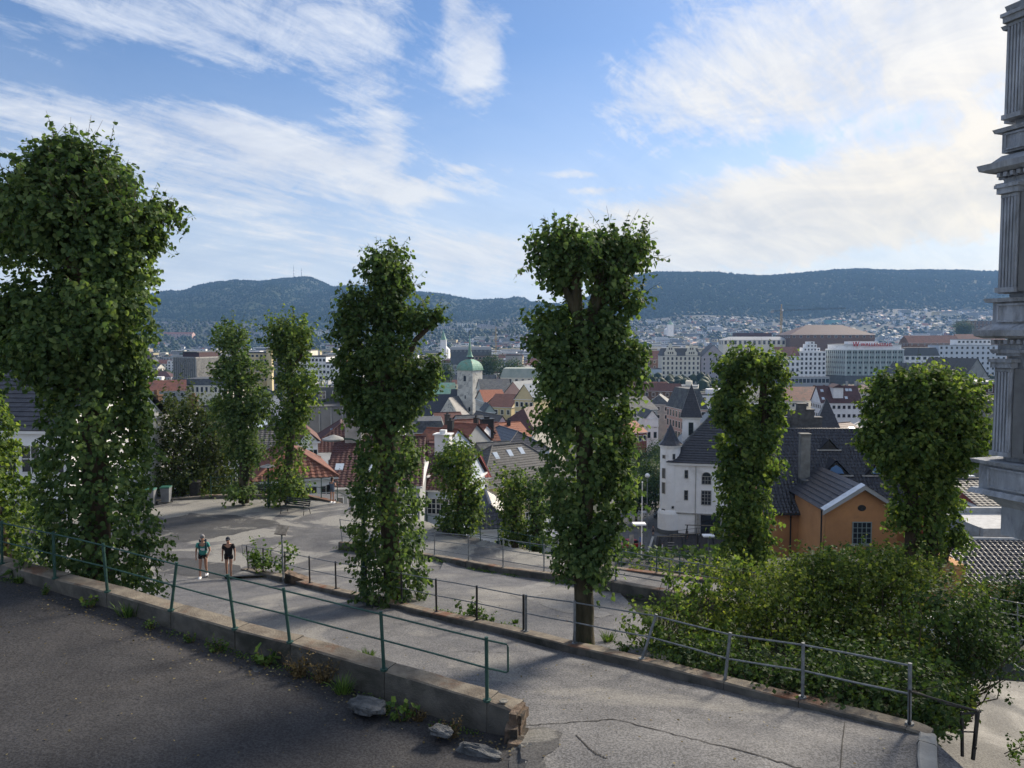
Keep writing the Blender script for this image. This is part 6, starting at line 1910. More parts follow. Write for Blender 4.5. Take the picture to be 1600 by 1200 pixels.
for (w_, z_, h__) in ((15, .5, 3.4), (9, 3.9, 3.2), (5, 7.1, 2.4)):
    _mb = MB(); _mb.box(0, -2, _ez + z_ + h__ / 2, w_, 10, h__); _mb.build('setback_storey', WHITE, h2_)
    _mb = MB()
    for q in range(int(w_ // 3)): _mb.box(-w_ / 2 + (q + .5) * w_ / int(w_ // 3), -7.05, _ez + z_ + h__ / 2, 1.3, .12, 1.5)
    _mb.build('windows', GLASS, h2_, kind='stuff')
house('white low waterfront pavilion with glazed front and green light below the art deco block', 1212, 1296, 590, YW - 45, 10, 0, LIGHTR, LIGHTR, 'flat', 2, 1, 14, 2.8, 3.6, 4, sides='f', name='pavilion', cat='building')


def fin_hotel():
    a, b, c = P(1291, 547, YW + 14), P(1322, 547, YW - 6), P(1411, 545, YW + 2)
    zb = float(terr(a.x, YW)) - .5
    t = thing('hotel', 'sage green office block with vertical white fins and red rooftop lettering', 'building', (b.x, b.y, zb))
    ez = b.z - zb
    A, B, C = a - b, Vector((0, 0, 0)), c - b
    D1 = Vector((A.x + 22, A.y + 30, 0)); D2 = Vector((C.x + 2, C.y + 26, 0))
    foot = [(A.x, A.y), (0, 0), (C.x, C.y), (D2.x, D2.y), (D1.x, D1.y)]
    def pr(z0, z1, m, nm, grow=0.0):
        mb = MB(); n = len(foot)
        cx, cy = sum(p[0] for p in foot) / n, sum(p[1] for p in foot) / n
        f = [(cx + (p[0] - cx) * (1 + grow), cy + (p[1] - cy) * (1 + grow)) for p in foot]
        mb.add([(x, y, z0) for x, y in f] + [(x, y, z1) for x, y in f], [tuple(range(n))[::-1], tuple(range(n, 2 * n))] + [(k, (k + 1) % n, (k + 1) % n + n, k + n) for k in range(n)])
        return mb.build(nm, m, t)
    base = 8.2
    pr(-1, base, DGREYW, 'shop_floor'); pr(base, ez, SAGE, 'wall', 0.004); pr(ez, ez + .9, WHITE, 'cornice', 0.03); pr(ez + .9, ez + 4.6, WHITE, 'attic', -0.04); pr(ez + 4.6, ez + 5.2, LIGHTR, 'roof', -0.02)
    wm, fm, am = MB(), MB(), MB()
    for (p, q, nb) in ((A, B, 10), (B, C, 10)):
        d = (q - p); d.z = 0; L = d.length; d.normalize(); ang = math.atan2(d.y, d.x); nn = Vector((d.y, -d.x, 0))
        for k in range(nb + 1):
            o = p + d * L * k / nb + nn * .5
            fm.box(o.x, o.y, (base + ez) / 2, .75, 1.1, ez - base, ang)
        for k in range(nb):
            for r in range(5):
                for s in (-1, 1):
                    if r >= 3 and s == 1: continue
                    o = p + d * L * ((k + .5 + (s * .2 if r < 3 else 0)) / nb) + nn * .25
                    hh = (ez - base) / 5
                    wm.box(o.x, o.y, ez - hh * (r + .45), 1.25 if r < 3 else 1.9, .3, hh * .42, ang)
        for k in range(nb * 2):
            o = p * .96 + d * L * .96 * ((k + .5) / nb / 2) + Vector((1.2, 1.6, 0)) + nn * .3
            am.box(o.x, o.y, ez + 2.5, 1.3, .5, 1.5, ang)
    wm.build('windows', GLASS, t, kind='stuff'); fm.build('fins', mat('pale_fin', (.60, .65, .63), None, .5), t, kind='stuff'); am.build('attic_windows', GLASS, t, kind='stuff')
    cu = bpy.data.curves.new('lettering', 'FONT'); cu.body = 'WALLENDAHL'; cu.size = 4.3; cu.extrude = .25; cu.space_character = 1.15
    tmp = bpy.data.objects.new('tmp', cu); link(tmp)
    bpy.context.view_layer.update()
    me = bpy.data.meshes.new_from_object(tmp.evaluated_get(bpy.context.evaluated_depsgraph_get()))
    bpy.data.objects.remove(tmp)
    rm = mat('red_letters', (0.48, 0.03, 0.03), None, 1, .6); me.materials.clear(); me.materials.append(rm)
    ang = math.atan2(C.y, C.x)
    o = put('lettering', me, t, (13.5, 1.0, ez + 3.6), (math.pi / 2, 0, ang))
    mb = MB()
    for dx in (0, 2.7):     # emblem: two leaning strokes meeting in a vee, twice
        mb.tube([(6.6 + dx, .6, ez + 7.4), (7.6 + dx, .6, ez + 3.6)], .42, 6); mb.tube([(7.6 + dx, .6, ez + 3.6), (9.1 + dx, .6, ez + 7.6)], .42, 6)
    mb.build('emblem', rm, t)
    mb = MB(); mb.box(20, 16, ez + 6.4, 26, 9, 2.6); mb.build('roof_house', WHITE, t)


fin_hotel()
house('white five storey block with dark attic right of the sage green office', 1413, 1468, 556, YW + 2, 20, 0, WHITE, GREYT, 'mansard', 13, 4, 6, 2.9, 2.6, 5.2, sides='f', name='building', cat='building')
house('pale blue-white long block with stepped parapet nearest the stone bay', 1468, 1572, 540, YW + 2, 20, -2, mat('ice_white', (.62, .66, .72), (.55, .59, .65), .5), LIGHTR, 'flat', 2, 7, 13, 1.9, 2.2, 4.7, sides='f', name='building', cat='building')
house('raised white attic storeys of the long pale block', 1496, 1548, 531, YW + 8, 12, -2, WHITE, LIGHTR, 'flat', 1, 1, 8, 1.9, 2.0, 4.0, sides='f', name='building', cat='building')
house('rust red roofed row right behind the white blocks', 1420, 1500, 536, YW + 90, 20, 0, BRICK, RED, 'gx', 12, 1, 8, name='building', cat='building')
house('red roofed long row towards the stone bay', 1500, 1570, 532, YW + 120, 20, -4, BRICK, RED, 'gx', 10, 1, 8, name='building', cat='building')
house('huge maroon hip roofed hall behind the sage green office', 1236, 1366, 523, 980, 60, -2, BRICK, MAROON, 'hip', 16, 1, 12, 3, 3, 4, name='hall', cat='building')
house('long beige hall with flat pale roof and row of windows under the crane', 1130, 1236, 531, 1000, 22, 1, CREAM, LIGHTR, 'hip', 5, 1, 14, 3.2, 5, 6, name='hall', cat='building', zbase=None)
house('dark long roof lantern on top of the beige hall', 1150, 1206, 521, 1030, 16, 1, MAROON, MAROON, 'flat', 3, 0, 0, name='hall', cat='building')
house('beige and brown Victorian block with pale bands at the right under the hillside', 1512, 1572, 502, 1150, 30, 0, BRICK, FLATR, 'flat', 2, 3, 10, 2.4, 3.2, 5.5, name='building', cat='building')
house('teal screened construction block in the hillside suburb', 1292, 1322, 500, 1500, 30, 0, TEAL, LIGHTR, 'flat', 2, 0, 0, name='building', cat='building')
house('bright blue panelled block by the forest edge', 815, 833, 500, 2000, 30, 0, mat('bright_blue', (.10, .22, .48), None, .3), LIGHTR, 'flat', 2, 0, 0, name='building', cat='building')
house('white block below the bright blue one', 812, 832, 508, 1900, 30, 0, WHITE, LIGHTR, 'flat', 2, 2, 5, 3, 3, 5, name='building', cat='building')
house('long yellow ochre institution on the wooded slope left of the blue block', 752, 790, 514, 1700, 30, 3, YELLOW, GREYT, 'gx', 4, 2, 9, 2.2, 3, 5, name='building', cat='building')
house('grey wing behind the yellow ochre institution', 746, 774, 508, 1800, 30, 3, MAUVE, GREYT, 'flat', 2, 2, 7, 2.2, 3, 5, name='building', cat='building')
house('long pale apartment slab by the wood above the church spire', 712, 744, 505, 2000, 24, 0, CREAM, GREYT, 'flat', 2, 2, 9, 2.5, 3, 5, name='building', cat='building')
house('pale apartment slab with flat roof left of the spire tip', 684, 702, 510, 1900, 24, 4, MAUVE, LIGHTR, 'flat', 2, 3, 6, 2.5, 3, 5, name='building', cat='building')
house('white terraced slab right of the spire tip', 724, 742, 513, 1800, 24, 0, WHITE, LIGHTR, 'flat', 2, 3, 6, 2.5, 3, 5, name='building', cat='building')
house('row of grey-white towers at the foot of the left mountain', 397, 424, 519, 2000, 24, 0, MAUVE, GREYW, 'flat', 2, 3, 7, 2.5, 3, 5, name='building', cat='building')
house('long pale block at the mountain foot between slim and tall limes', 490, 524, 518, 2000, 24, 0, CREAM, GREYW, 'flat', 2, 2, 9, 2.5, 3, 5, name='building', cat='building')
house('pinkish hillside terrace at the far left mountain foot', 254, 300, 522, 2000, 24, 0, PINK, RED, 'gx', 3, 2, 9, 2.5, 3, 5, name='building', cat='building')


def fins_office():
    Y = 520
    a, b = P(272, 562, Y + 16), P(306, 560, Y)
    c = P(346, 558, Y + 30)
    zb = float(terr(a.x, Y)) - 1
    t = thing('office_building', 'concrete office block with close vertical fins and dark penthouse at the left', 'building', (b.x, b.y, zb))
    ez = b.z - zb
    A, C = a - b, c - b
    foot = [(A.x, A.y), (0, 0), (C.x, C.y), (C.x + A.x, C.y + A.y)]
    def pr(z0, z1, m, nm, g=0.0):
        mb = MB(); cx, cy = foot[2][0] / 2, foot[2][1] / 2
        f = [(cx + (p[0] - cx) * (1 + g), cy + (p[1] - cy) * (1 + g)) for p in foot]
        mb.add([(x, y, z0) for x, y in f] + [(x, y, z1) for x, y in f], [(3, 2, 1, 0), (4, 5, 6, 7)] + [(k, (k + 1) % 4, (k + 1) % 4 + 4, k + 4) for k in range(4)])
        mb.build(nm, m, t)
    pr(0, ez, DGREYW, 'wall'); pr(ez, ez + .8, PALEC, 'roof_edge', .02); pr(ez + .8, ez + 4.0, MAROON, 'penthouse', -.25); pr(ez + 4, ez + 4.5, DGREYW, 'penthouse_roof', -.1)
    for nm, (p, q, n) in (('fins', (Vector((A.x, A.y, 0)), Vector((0, 0, 0)), 11)), ('fins', (Vector((0, 0, 0)), Vector((C.x, C.y, 0)), 22))):
        mb = MB(); d = q - p; ang = math.atan2(d.y, d.x); nn = Vector((d.y, -d.x, 0)).normalized()
        for k in range(n + 1): o = p + d * k / n + nn * .3; mb.box(o.x, o.y, ez / 2, .62, .9, ez, ang)
        for k in range(8 if n > 20 else 0): o = p + d * .5 + nn * .15; mb.box(o.x, o.y, ez - 2.9 * k - .4, d.length, .5, .55, ang)
        mb.build(nm, PALEC, t, kind='stuff')


fins_office()
house('low building with curved dark attic and pink flowers below the finned office', 282, 356, 602, 400, 24, -4, CREAM, SLATE, 'mansard', 10, 1, 10, 1.2, 2.6, 4, name='building', cat='building')
house('tall warm yellow slab block seen between the two slim limes', 378, 418, 552, 480, 16, 34, YELLOW, FLATR, 'flat', 2, 6, 6, 1.5, 1.4, 3.0, sides='fr', name='building', cat='building')
house('yellow stair shaft rising at the right of the warm slab block', 416, 424, 546, 478, 8, 10, YELLOW, FLATR, 'flat', 2, 0, 0, name='building', cat='building')
house('dark grey tower behind the slim lime with the bench', 420, 446, 545, 560, 16, 6, DGREYW, FLATR, 'flat', 2, 5, 4, 2.0, 1.6, 3.4, name='building', cat='building')
house('white office with punched square windows right of the slim limes', 462, 510, 558, 430, 16, -6, WHITE, FLATR, 'flat', 3, 6, 8, 1.3, 1.5, 3.3, name='building', cat='building')
house('white windowless-sided slab right of the punched office', 510, 566, 568, 420, 16, 8, WHITE, FLATR, 'flat', 2, 5, 9, 1.2, 1.4, 3.2, name='building', cat='building')
house('small white storey on the roof of the punched office', 448, 486, 548, 455, 12, -6, CREAM, FLATR, 'flat', 1, 1, 6, name='building', cat='building')
house('grand pale building with green copper mansard behind the red roofs', 782, 872, 590, 470, 24, -4, CREAM, mat('weathered_copper_slate', (.25, .30, .26), (.36, .38, .34), .3), 'mansard', 14, 2, 9, 1.6, 3, 4.4, name='building', cat='building')
house('plain grey slab with blank front behind the copper mansard', 790, 816, 556, 620, 16, 0, GREYW, FLATR, 'flat', 2, 0, 0, name='building', cat='building')
house('dark brown glass fronted block right of the church dome', 736, 776, 556, 640, 20, 4, BRICK, DGREYW, 'flat', 2, 3, 7, 2.2, 2, 4, name='building', cat='building')
house('long white roofed mall with glass sheds above the dome', 704, 768, 546, 800, 30, 4, DGREYW, LIGHTR, 'mansard', 4, 1, 10, name='building', cat='building')
house('yellow house squeezed left of the church tower', 706, 714, 600, 450, 10, 0, YELLOW, BROWN, 'gx', 6, 2, 2)


def small_church(label, px, ptop, pe, pb, Y):
    b = P(px, pb, Y)
    t = thing('church', label, 'church', b)
    w = 9 / 1200 * Y
    h = (pb - pe) / 1200 * Y
    mb = MB(); mb.box(0, 0, h / 2 - 3, w, w, h + 6); mb.build('tower', WHITE, t)
    mb = MB(); mb.lathe(0, 0, [(w * .62, h), (w * .5, h * 1.05), (w * .2, h + (pe - ptop) / 1200 * Y * .5), (.1, h + (pe - ptop) / 1200 * Y)], 8); mb.build('spire', COPPER, t)
    mb = MB(); mb.prism([(-6, -3), (6, -3), (6, h * .4), (0, h * .7), (-6, h * .4)], w / 2, w / 2 + 22); mb.build('nave', WHITE, t)


small_church('small white church tower with green spire left of the big dome', 693, 515, 531, 557, 950)
small_church('distant white chapel tower among hillside houses', 1047, 500, 507, 520, 1400)

# ---------------------------------------------------------------- procedurally placed town blocks, each a thing of its own
LAND = [(306, 'finned office'), (400, 'warm yellow slab'), (486, 'punched white office'), (600, 'knobbly middle lime'), (693, 'small white church'), (733, 'copper dome'), (800, 'grey blank slab'),
        (900, 'forked lime'), (1064, 'cream gabled hotel'), (1115, 'mauve gable'), (1170, 'bright topped lime'), (1270, 'art deco tower block'), (1350, 'sage green office'), (1440, 'mushroom crowned lime'), (1520, 'long pale block')]
WN = [(WHITE, 'white'), (CREAM, 'cream'), (YELLOW, 'pale yellow'), (PINK, 'pink'), (GREYW, 'grey'), (BRICK, 'brown brick'), (MAUVE, 'mauve grey'), (PBLUE, 'pale blue'), (DGREYW, 'dark grey'), (REDW, 'red')]
RN = [(RED, 'red tile'), (BROWN, 'brown tile'), (SLATE, 'slate'), (GREYT, 'grey'), (MAROON, 'maroon'), (BLACKT, 'black')]
auto = []
ar = random.Random(42)
ROWS = [(330, 22, 14), (395, 24, 14), (455, 24, 15), (540, 26, 16), (610, 27, 16), (790, 28, 17), (860, 30, 17), (930, 32, 16), (1010, 34, 16), (1090, 36, 15)]
for Yr, wd, hh in ROWS:
    x = P(205, 560, Yr).x
    while x < P(1585, 560, Yr).x:
        w = wd * ar.uniform(.5, 1.35)
        cx = x + w / 2
        pxc = 800 + 1200 * cx / Yr
        x += w * ar.uniform(1.02, 1.35)
        if Yr < 500 and (pxc < 240 or 585 < pxc < 640 or 690 < pxc < 770 or 855 < pxc < 965): continue
        if Yr < 470 and 640 < pxc < 850: continue
        if Yr in (395, 455) and (255 < pxc < 440 or 450 < pxc < 580): continue
        if Yr in (540, 610) and pxc > 985: continue
        if 560 < pxc < 650 or 850 < pxc < 975: 
            if ar.random() < .8: continue
        if Yr < 700 and 1120 < pxc < 1215: continue
        if Yr <= 330 and pxc > 980: continue
        if Yr in (930, 1010, 1090) and 1130 < pxc < 1370: continue
        yy = Yr + ar.uniform(-22, 22)
        zb = float(terr(cx, yy)) - 1
        h = hh * ar.uniform(.55, 1.12)
        if 455 <= Yr <= 610 and pxc < 580: h *= .75
        if Yr == 330: h *= .7
        wm, wn = ar.choices(WN, [7, 5, 2, 1, 3, 3, 2, 2, 1, 1])[0]
        rm, rn = ar.choices(RN, [4, 3, 4, 4, 3, 1])[0]
        kind = ar.choices(['gx', 'gy', 'hip', 'flat', 'mansard'], [4, 2, 2, 3, 2] if Yr < 700 else [3, 1, 2, 5, 2])[0]
        rz = R(ar.uniform(-26, 26) + (10 if pxc < 800 else -6))
        d = ar.uniform(11, 18)
        rh = {'gx': .36 * d, 'gy': .36 * w, 'hip': .3 * d, 'flat': 1, 'mansard': 3.4}[kind]
        rh = min(rh, 8)
        lm, ln = min(LAND, key=lambda q: abs(q[0] - pxc))
        dd = pxc - lm
        rel = 'behind the ' if abs(dd) < 12 else ('left of the ' if dd < 0 else 'right of the ')
        if kind == 'flat': rm, rn = ar.choice([(FLATR, 'flat felt'), (LIGHTR, 'flat pale'), (FLATR, 'flat felt'), (LIGHTR, 'flat white')])
        shape = {'gx': 'gabled', 'gy': 'gable-fronted', 'hip': 'hipped', 'flat': 'box-like', 'mansard': 'mansard'}[kind]
        size = 'narrow' if w < wd * .75 else ('broad' if w > wd * 1.15 else ('low' if h < hh * .75 else 'mid-sized'))
        zone = 'near, ' if Yr < 470 else ('midway, ' if Yr < 700 else ('far, ' if Yr < 900 else 'farthest, '))
        lab = f'{size} {wn} {shape} block with {rn} roof, {zone}{rel}{ln}'
        nm = 'town_building'
        t = thing(nm, lab, 'building', (cx, yy, zb), rz, 'buildings of the town centre')
        auto.append((pxc, lab, t))
        ez = h
        walls_build(t, kind, w, d, ez, rh, wm)
        rf = roof_build(t, kind, w, d, ez, rh, .35, rm, wm, 0, 0, cap=False)
        fl = max(1, int(h / 3.4)); co = max(2, int(w / 3.6))
        put_windows(t, w, d, ez, fl, co, 1.5, 1.8, 3.3, 'fl' if rz > 0 else 'fr', False)
        if kind != 'flat' and ar.random() < .6:
            mb = MB()
            for q in range(ar.randint(1, 3)): mb.box(ar.uniform(-w * .35, w * .35), ar.uniform(-1, 1), ez + rh + .5, 1.0, .8, 2.2)
            mb.build('chimney', BRICK if ar.random() < .5 else GREYW, rf)
        if kind == 'flat':
            mb = MB(); mb.box(ar.uniform(-w * .2, w * .2), 0, ez + 1.8, w * ar.uniform(.2, .5), d * .5, 2.6); mb.build('roof_house', wm, rf)
seen = {}
for pxc, lab, t in sorted(auto, key=lambda q: q[0]): seen.setdefault(lab, []).append(t)
ORD = ['leftmost', 'second', 'third', 'fourth', 'fifth']
for lab, L in seen.items():
    if len(L) > 1:
        for i, t in enumerate(L): t['label'] = lab.replace(' block', '').replace('mid-sized ', '') + f', {ORD[min(i, 4)]}'


# ---------------------------------------------------------------- suburbs too far to tell the houses' parts apart
def suburbs():
    r = random.Random(5)
    mats = [WHITE, CREAM, GREYW, mat('far_red_wall', (.34, .14, .10), None, .3), YELLOW, SLATE, GREYT, MAROON, ORANGE_T, LIGHTR]
    mb = MB()
    from mathutils import noise as mn
    def add(x, y, w, d, h, rz, wi, ri, flat):
        z = float(terr(x, y))
        c, s = math.cos(rz), math.sin(rz)
        def T(a, b, q): return (x + a * c - b * s, y + a * s + b * c, z + q)
        w2, d2 = w / 2, d / 2
        mb.cur = wi
        if flat:
            mb.add([T(-w2, -d2, -3), T(w2, -d2, -3), T(w2, d2, -3), T(-w2, d2, -3), T(-w2, -d2, h), T(w2, -d2, h), T(w2, d2, h), T(-w2, d2, h)], [(0, 1, 5, 4), (1, 2, 6, 5), (2, 3, 7, 6), (3, 0, 4, 7)])
            mb.cur = ri
            mb.add([T(-w2, -d2, h), T(w2, -d2, h), T(w2, d2, h), T(-w2, d2, h)], [(0, 1, 2, 3)])
            if w > 16:
                mb.cur = 6
                for k in range(max(1, int(h / 4))):
                    q = h - 2 - k * 4
                    mb.add([T(-w2 * .94, -d2 - .15, q - .9), T(w2 * .94, -d2 - .15, q - .9), T(w2 * .94, -d2 - .15, q + .6), T(-w2 * .94, -d2 - .15, q + .6)], [(0, 1, 2, 3)])
        else:
            rh = .32 * d
            mb.add([T(-w2, -d2, -3), T(w2, -d2, -3), T(w2, d2, -3), T(-w2, d2, -3), T(-w2, -d2, h), T(w2, -d2, h), T(w2, d2, h), T(-w2, d2, h), T(-w2, 0, h + rh), T(w2, 0, h + rh)],
                   [(0, 1, 5, 4), (2, 3, 7, 6), (1, 2, 6, 9, 5), (3, 0, 4, 8, 7)])
            mb.cur = ri
            mb.add([T(-w2 - .4, -d2 - .4, h - .2), T(w2 + .4, -d2 - .4, h - .2), T(w2 + .4, 0, h + rh), T(-w2 - .4, 0, h + rh), T(w2 + .4, d2 + .4, h - .2), T(-w2 - .4, d2 + .4, h - .2)], [(0, 1, 2, 3), (3, 2, 4, 5)])
            mb.cur = 6
            mb.add([T(-w2 * .7, -d2 - .1, h * .35), T(-w2 * .2, -d2 - .1, h * .35), T(-w2 * .2, -d2 - .1, h * .7), T(-w2 * .7, -d2 - .1, h * .7)], [(0, 1, 2, 3)])
            mb.add([T(w2 * .2, -d2 - .1, h * .35), T(w2 * .7, -d2 - .1, h * .35), T(w2 * .7, -d2 - .1, h * .7), T(w2 * .2, -d2 - .1, h * .7)], [(0, 1, 2, 3)])
    n = 0
    while n < 3400:
        y = 1150 * (2700 / 1150.0) ** (r.random() ** .8)
        u = r.uniform(-.50, .68)
        x = u * y
        px = 800 + 1200 * u
        dens = .5 + mn.noise(Vector((x / 170, y / 170, 3))) * 1.5
        if y > 1500 and px < 640: dens -= .25
        if y > 2150 and px < 960: dens -= 1.2
        if y > 1900 and px < 640 : dens -= .35
        if px > 950: dens += .25
        if r.random() > dens: continue
        n += 1
        big = r.random() < (.32 if y < 1600 else .07)
        if big: add(x, y, r.uniform(22, 60), r.uniform(11, 16), r.uniform(8, 17), r.uniform(-.35, .35), r.choice([0, 0, 1, 2, 4, 2]), r.choice([9, 9, 5, 6, 7]), True)
        else: add(x, y, r.uniform(9, 17), r.uniform(8, 11), r.uniform(5, 8), r.uniform(-.9, .9), r.choices([0, 1, 2, 3, 4], [8, 3, 2, 1, 1])[0], r.choices([5, 6, 7, 8], [5, 4, 2, 1.4])[0], False)
    o = mb.build('suburban_houses', mats, None, kind='stuff')
    tag(o, 'hundreds of small pale houses of the suburbs below the mountains', 'houses')
    # trees between them
    C, N = [], []
    rr = np.random.default_rng(8)
    V, F = [], []
    ico = [(0, 0, 1.0)] + [(math.cos(a * 1.2566) * .9, math.sin(a * 1.2566) * .9, .45) for a in range(5)] + [(math.cos(a * 1.2566 + .6) * .95, math.sin(a * 1.2566 + .6) * .95, -.35) for a in range(5)] + [(0, 0, -.9)]
    tf = [(0, 1 + k, 1 + (k + 1) % 5) for k in range(5)] + [(1 + k, 6 + k, 1 + (k + 1) % 5) for k in range(5)] + [(1 + (k + 1) % 5, 6 + k, 6 + (k + 1) % 5) for k in range(5)]
    ico = np.array(ico); tf = np.array(tf)
    k = 0
    while k < 16000:
        y = 480 * (2850 / 480.0) ** r.random()
        u = r.uniform(-.52, .7); x = u * y
        px = 800 + 1200 * u
        dens = .28 + mn.noise(Vector((x / 150 + 9, y / 150, 7))) * 1.3
        if y < 1150: dens -= .32
        if px > 950 and y > 2100: dens += .35
        if 1150 < y < 1900 and px < 640: dens -= .15
        if y > 2150 and px < 960: dens += .9
        if r.random() > dens: continue
        s = r.uniform(2.5, 5.5) * (1.0 + (y > 1500) * .25)
        z = float(terr(x, y)) + s * .8
        for sub in range(2):
            off = rr.normal(size=3) * s * .4
            V.append(ico * np.array([s, s, s * r.uniform(.8, 1.2)]) * rr.uniform(.75, 1.25, (12, 1)) + np.array([x, y, z]) + off)
            F.append(tf + k * 12); k += 1
    m = leaf_mat('far_tree_leaf', (0.010, 0.022, 0.010), (0.020, 0.038, 0.016), (0.04, 0.06, 0.025), .05)
    o = put('suburban_trees', np_mesh('suburban_trees', np.concatenate(V), np.concatenate(F), m), kind='stuff')
    tag(o, 'dark green trees scattered between the far houses', 'trees')


suburbs()


# ---------------------------------------------------------------- mid-distance round trees
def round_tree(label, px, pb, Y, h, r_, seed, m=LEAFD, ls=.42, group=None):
    b = P(px, pb, Y)
    t = thing('street_tree', label, 'tree', b, group=group)
    C, N = [], []
    rr = random.Random(seed)
    for q in range(7):
        a = rr.uniform(0, 6.28); c = np.array([math.cos(a) * r_ * .45, math.sin(a) * r_ * .45, h - r_ * .9 + rr.uniform(-.45, .35) * r_])
        p_, d_ = blob_pts(c, r_ * .62, r_ * .62, r_ * .6, int(260 * (r_ / 3) ** 2 * (.42 / ls) ** 2), seed + q)
        C.append(p_); N.append(d_)
    C, N = np.concatenate(C), np.concatenate(N)
    put('crown', leaf_mesh('crown', C, N, ls * np.random.default_rng(seed).uniform(.6, 1.2, len(C)), m, seed, True, .3), t, kind='stuff')
    mb = MB(); mb.tube([(0, 0, -2), (0, 0, h * .3), (.1, .1, h - r_)], [.28, .22, .15], 8); mb.build('trunk', BARK, t)


for i, (px, pb, Y, h, r_, lb) in enumerate([
    (994, 812, 142, 9.5, 4.6, 'dark street tree nearest the flagpole'), (1024, 792, 158, 10, 4.6, 'dark street tree behind the globe lamp'), (1040, 770, 176, 10, 4.6, 'street tree touching the corner turret'),
    (984, 770, 180, 10, 5.0, 'dark street tree directly right of the forked lime'), (1014, 748, 200, 10, 5.0, 'street tree in the middle of the dark group'), (1040, 730, 222, 10, 5.5, 'street tree below the pink townhouse'),
    (1000, 722, 238, 9, 5.0, 'street tree below the orange corner house'), (972, 745, 205, 10, 5.0, 'street tree half hidden by the forked lime'),
    (866, 812, 118, 8, 4.2, 'dark tree right of the yellow hotel'), (842, 800, 126, 8, 4.2, 'dark tree against the yellow hotel front')]):
    round_tree(lb, px, pb, Y, h, r_, 900 + i * 11, group='trees along the street beside the white theatre')
for i, (px, pb, Y, h, r_, lb) in enumerate([(1503, 527, 1080, 26, 15, 'big dark oak-like tree left of the banded Victorian block'), (800, 592, 520, 15, 9, 'dark tree beside the copper mansard'), (768, 585, 560, 16, 10, 'tree clump right of the copper dome'),
    (690, 592, 520, 12, 8, 'tree left of the copper dome'), (540, 612, 480, 10, 7, 'tree beside the windowless slab'), (338, 590, 560, 12, 8, 'tree right of the finned office'), (1170, 560, 800, 14, 10, 'tree behind the bright topped lime')]):
    round_tree(lb, px, pb, Y, h, r_, 1200 + i * 13, ls=1.2)


# ---------------------------------------------------------------- cranes and masts
def lattice(mb, a, b, w, n, r_):
    a, b = Vector(a), Vector(b)
    d = (b - a).normalized(); s = d.cross(Vector((0, 1, 0))).normalized() * w / 2; q = Vector((0, 1, 0)) * w / 2
    for i in (-1, 1):
        for j in (-1, 1): mb.tube([a + s * i + q * j, b + s * i + q * j], r_, 4)
    for k in range(n):
        p, p2 = a.lerp(b, k / n), a.lerp(b, (k + 1) / n)
        mb.tube([p + s * (1 if k % 2 else -1) - q, p2 - s * (1 if k % 2 else -1) - q], r_ * .7, 4)


def crane(label, px, ptop, pb, Y, jl, jr, m):
    b = P(px, pb, Y); top = P(px, ptop, Y).z - b.z
    t = thing('tower_crane', label, 'crane', b)
    k = Y / 1200
    mb = MB(); lattice(mb, (0, 0, -5), (0, 0, top), 2.0, 16, .22); mb.build('mast', m, t)
    mb = MB(); lattice(mb, (-jl * k, 0, top - 3.5), (jr * k, 0, top + .5), 1.4, 24, .16); mb.tube([(0, 0, top + 5), (jr * k * .7, 0, top + .5)], .1, 4); mb.tube([(0, 0, top + 5), (-jl * k, 0, top - 3)], .1, 4); mb.build('jib', BLACKM, t)
    mb = MB(); mb.box(-jl * k + 1.5, 0, top - 4.6, 3.5, 1.8, 3.0); mb.build('counterweight', GREYW, t)
    mb = MB(); mb.box(1.4, -1, top - 2.4, 1.8, 1.8, 2.2); mb.build('cab', WHITE, t)
    mb = MB(); lattice(mb, (0, 0, top), (0, 0, top + 6), 1.0, 4, .15); mb.build('apex', m, t)


YEL = mat('crane_yellow', (.5, .33, .08), None, 1)
crane('tall tower crane standing over the long beige hall', 1220, 482, 530, 1050, 16, 100, YEL)
crane('small yellow tower crane right of the church spire', 775, 517, 545, 1100, 6, 22, YEL)
for (px, pt, pb, lb) in ((459, 415, 428, 'thin broadcast mast on the left mountain summit'), (471, 419, 427, 'shorter mast just left of the summit peak')):
    b = P(px, pb, 4150)
    t = thing('radio_mast', lb, 'mast', b)
    mb = MB(); mb.tube([(0, 0, -25), (0, 0, (pb - pt) / 1200 * 4150)], [1.6, .7], 6); mb.build('pole', GREYW, t)
    mb = MB(); mb.lathe(0, 0, [(1.5, 6), (2.6, 9), (1.5, 12)], 8); mb.build('antenna', WHITE, t)
# ================================================================ STREET LEVEL AND SMALL THINGS
def drape(name, pts, m, dz):
    """sheet over the lower ground, given world x-y corners (quad)"""
    a, b, c, d = [Vector((p[0], p[1], 0)) for p in pts]
    V, F = [], []
    n = 14
    for j in range(n + 1):
        for i in range(n + 1):
            p = a.lerp(b, i / n).lerp(d.lerp(c, i / n), j / n)
            V.append((p.x, p.y, float(terr(p.x, p.y)) + dz))
    F = [(j * (n + 1) + i, j * (n + 1) + i + 1, (j + 1) * (n + 1) + i + 1, (j + 1) * (n + 1) + i) for j in range(n) for i in range(n)]
    put(name, np_mesh(name, np.array(V, float), np.array(F), m))['kind'] = 'structure'


def gp(px, Y): return (P(px, 700, Y).x, Y)


STREET = asphalt('street_asphalt', (.075, .077, .08), (.13, .13, .135), (.17, .17, .17))
drape('street', [gp(930, 100), gp(1062, 104), gp(1052, 290), gp(960, 290)], STREET, .25)
drape('playground', [gp(1015, 98), gp(1215, 98), gp(1215, 134), gp(1028, 131)], mat('dark_rubber', (.022, .02, .021), (.045, .04, .04), 1.0, .9), .32)
for (a, b, y0, y1) in ((1062, 1075, 150, 152),): pass


def zt(px, Y): return Vector((P(px, 700, Y).x, Y, float(terr(P(px, 700, Y).x, Y)) + .3))


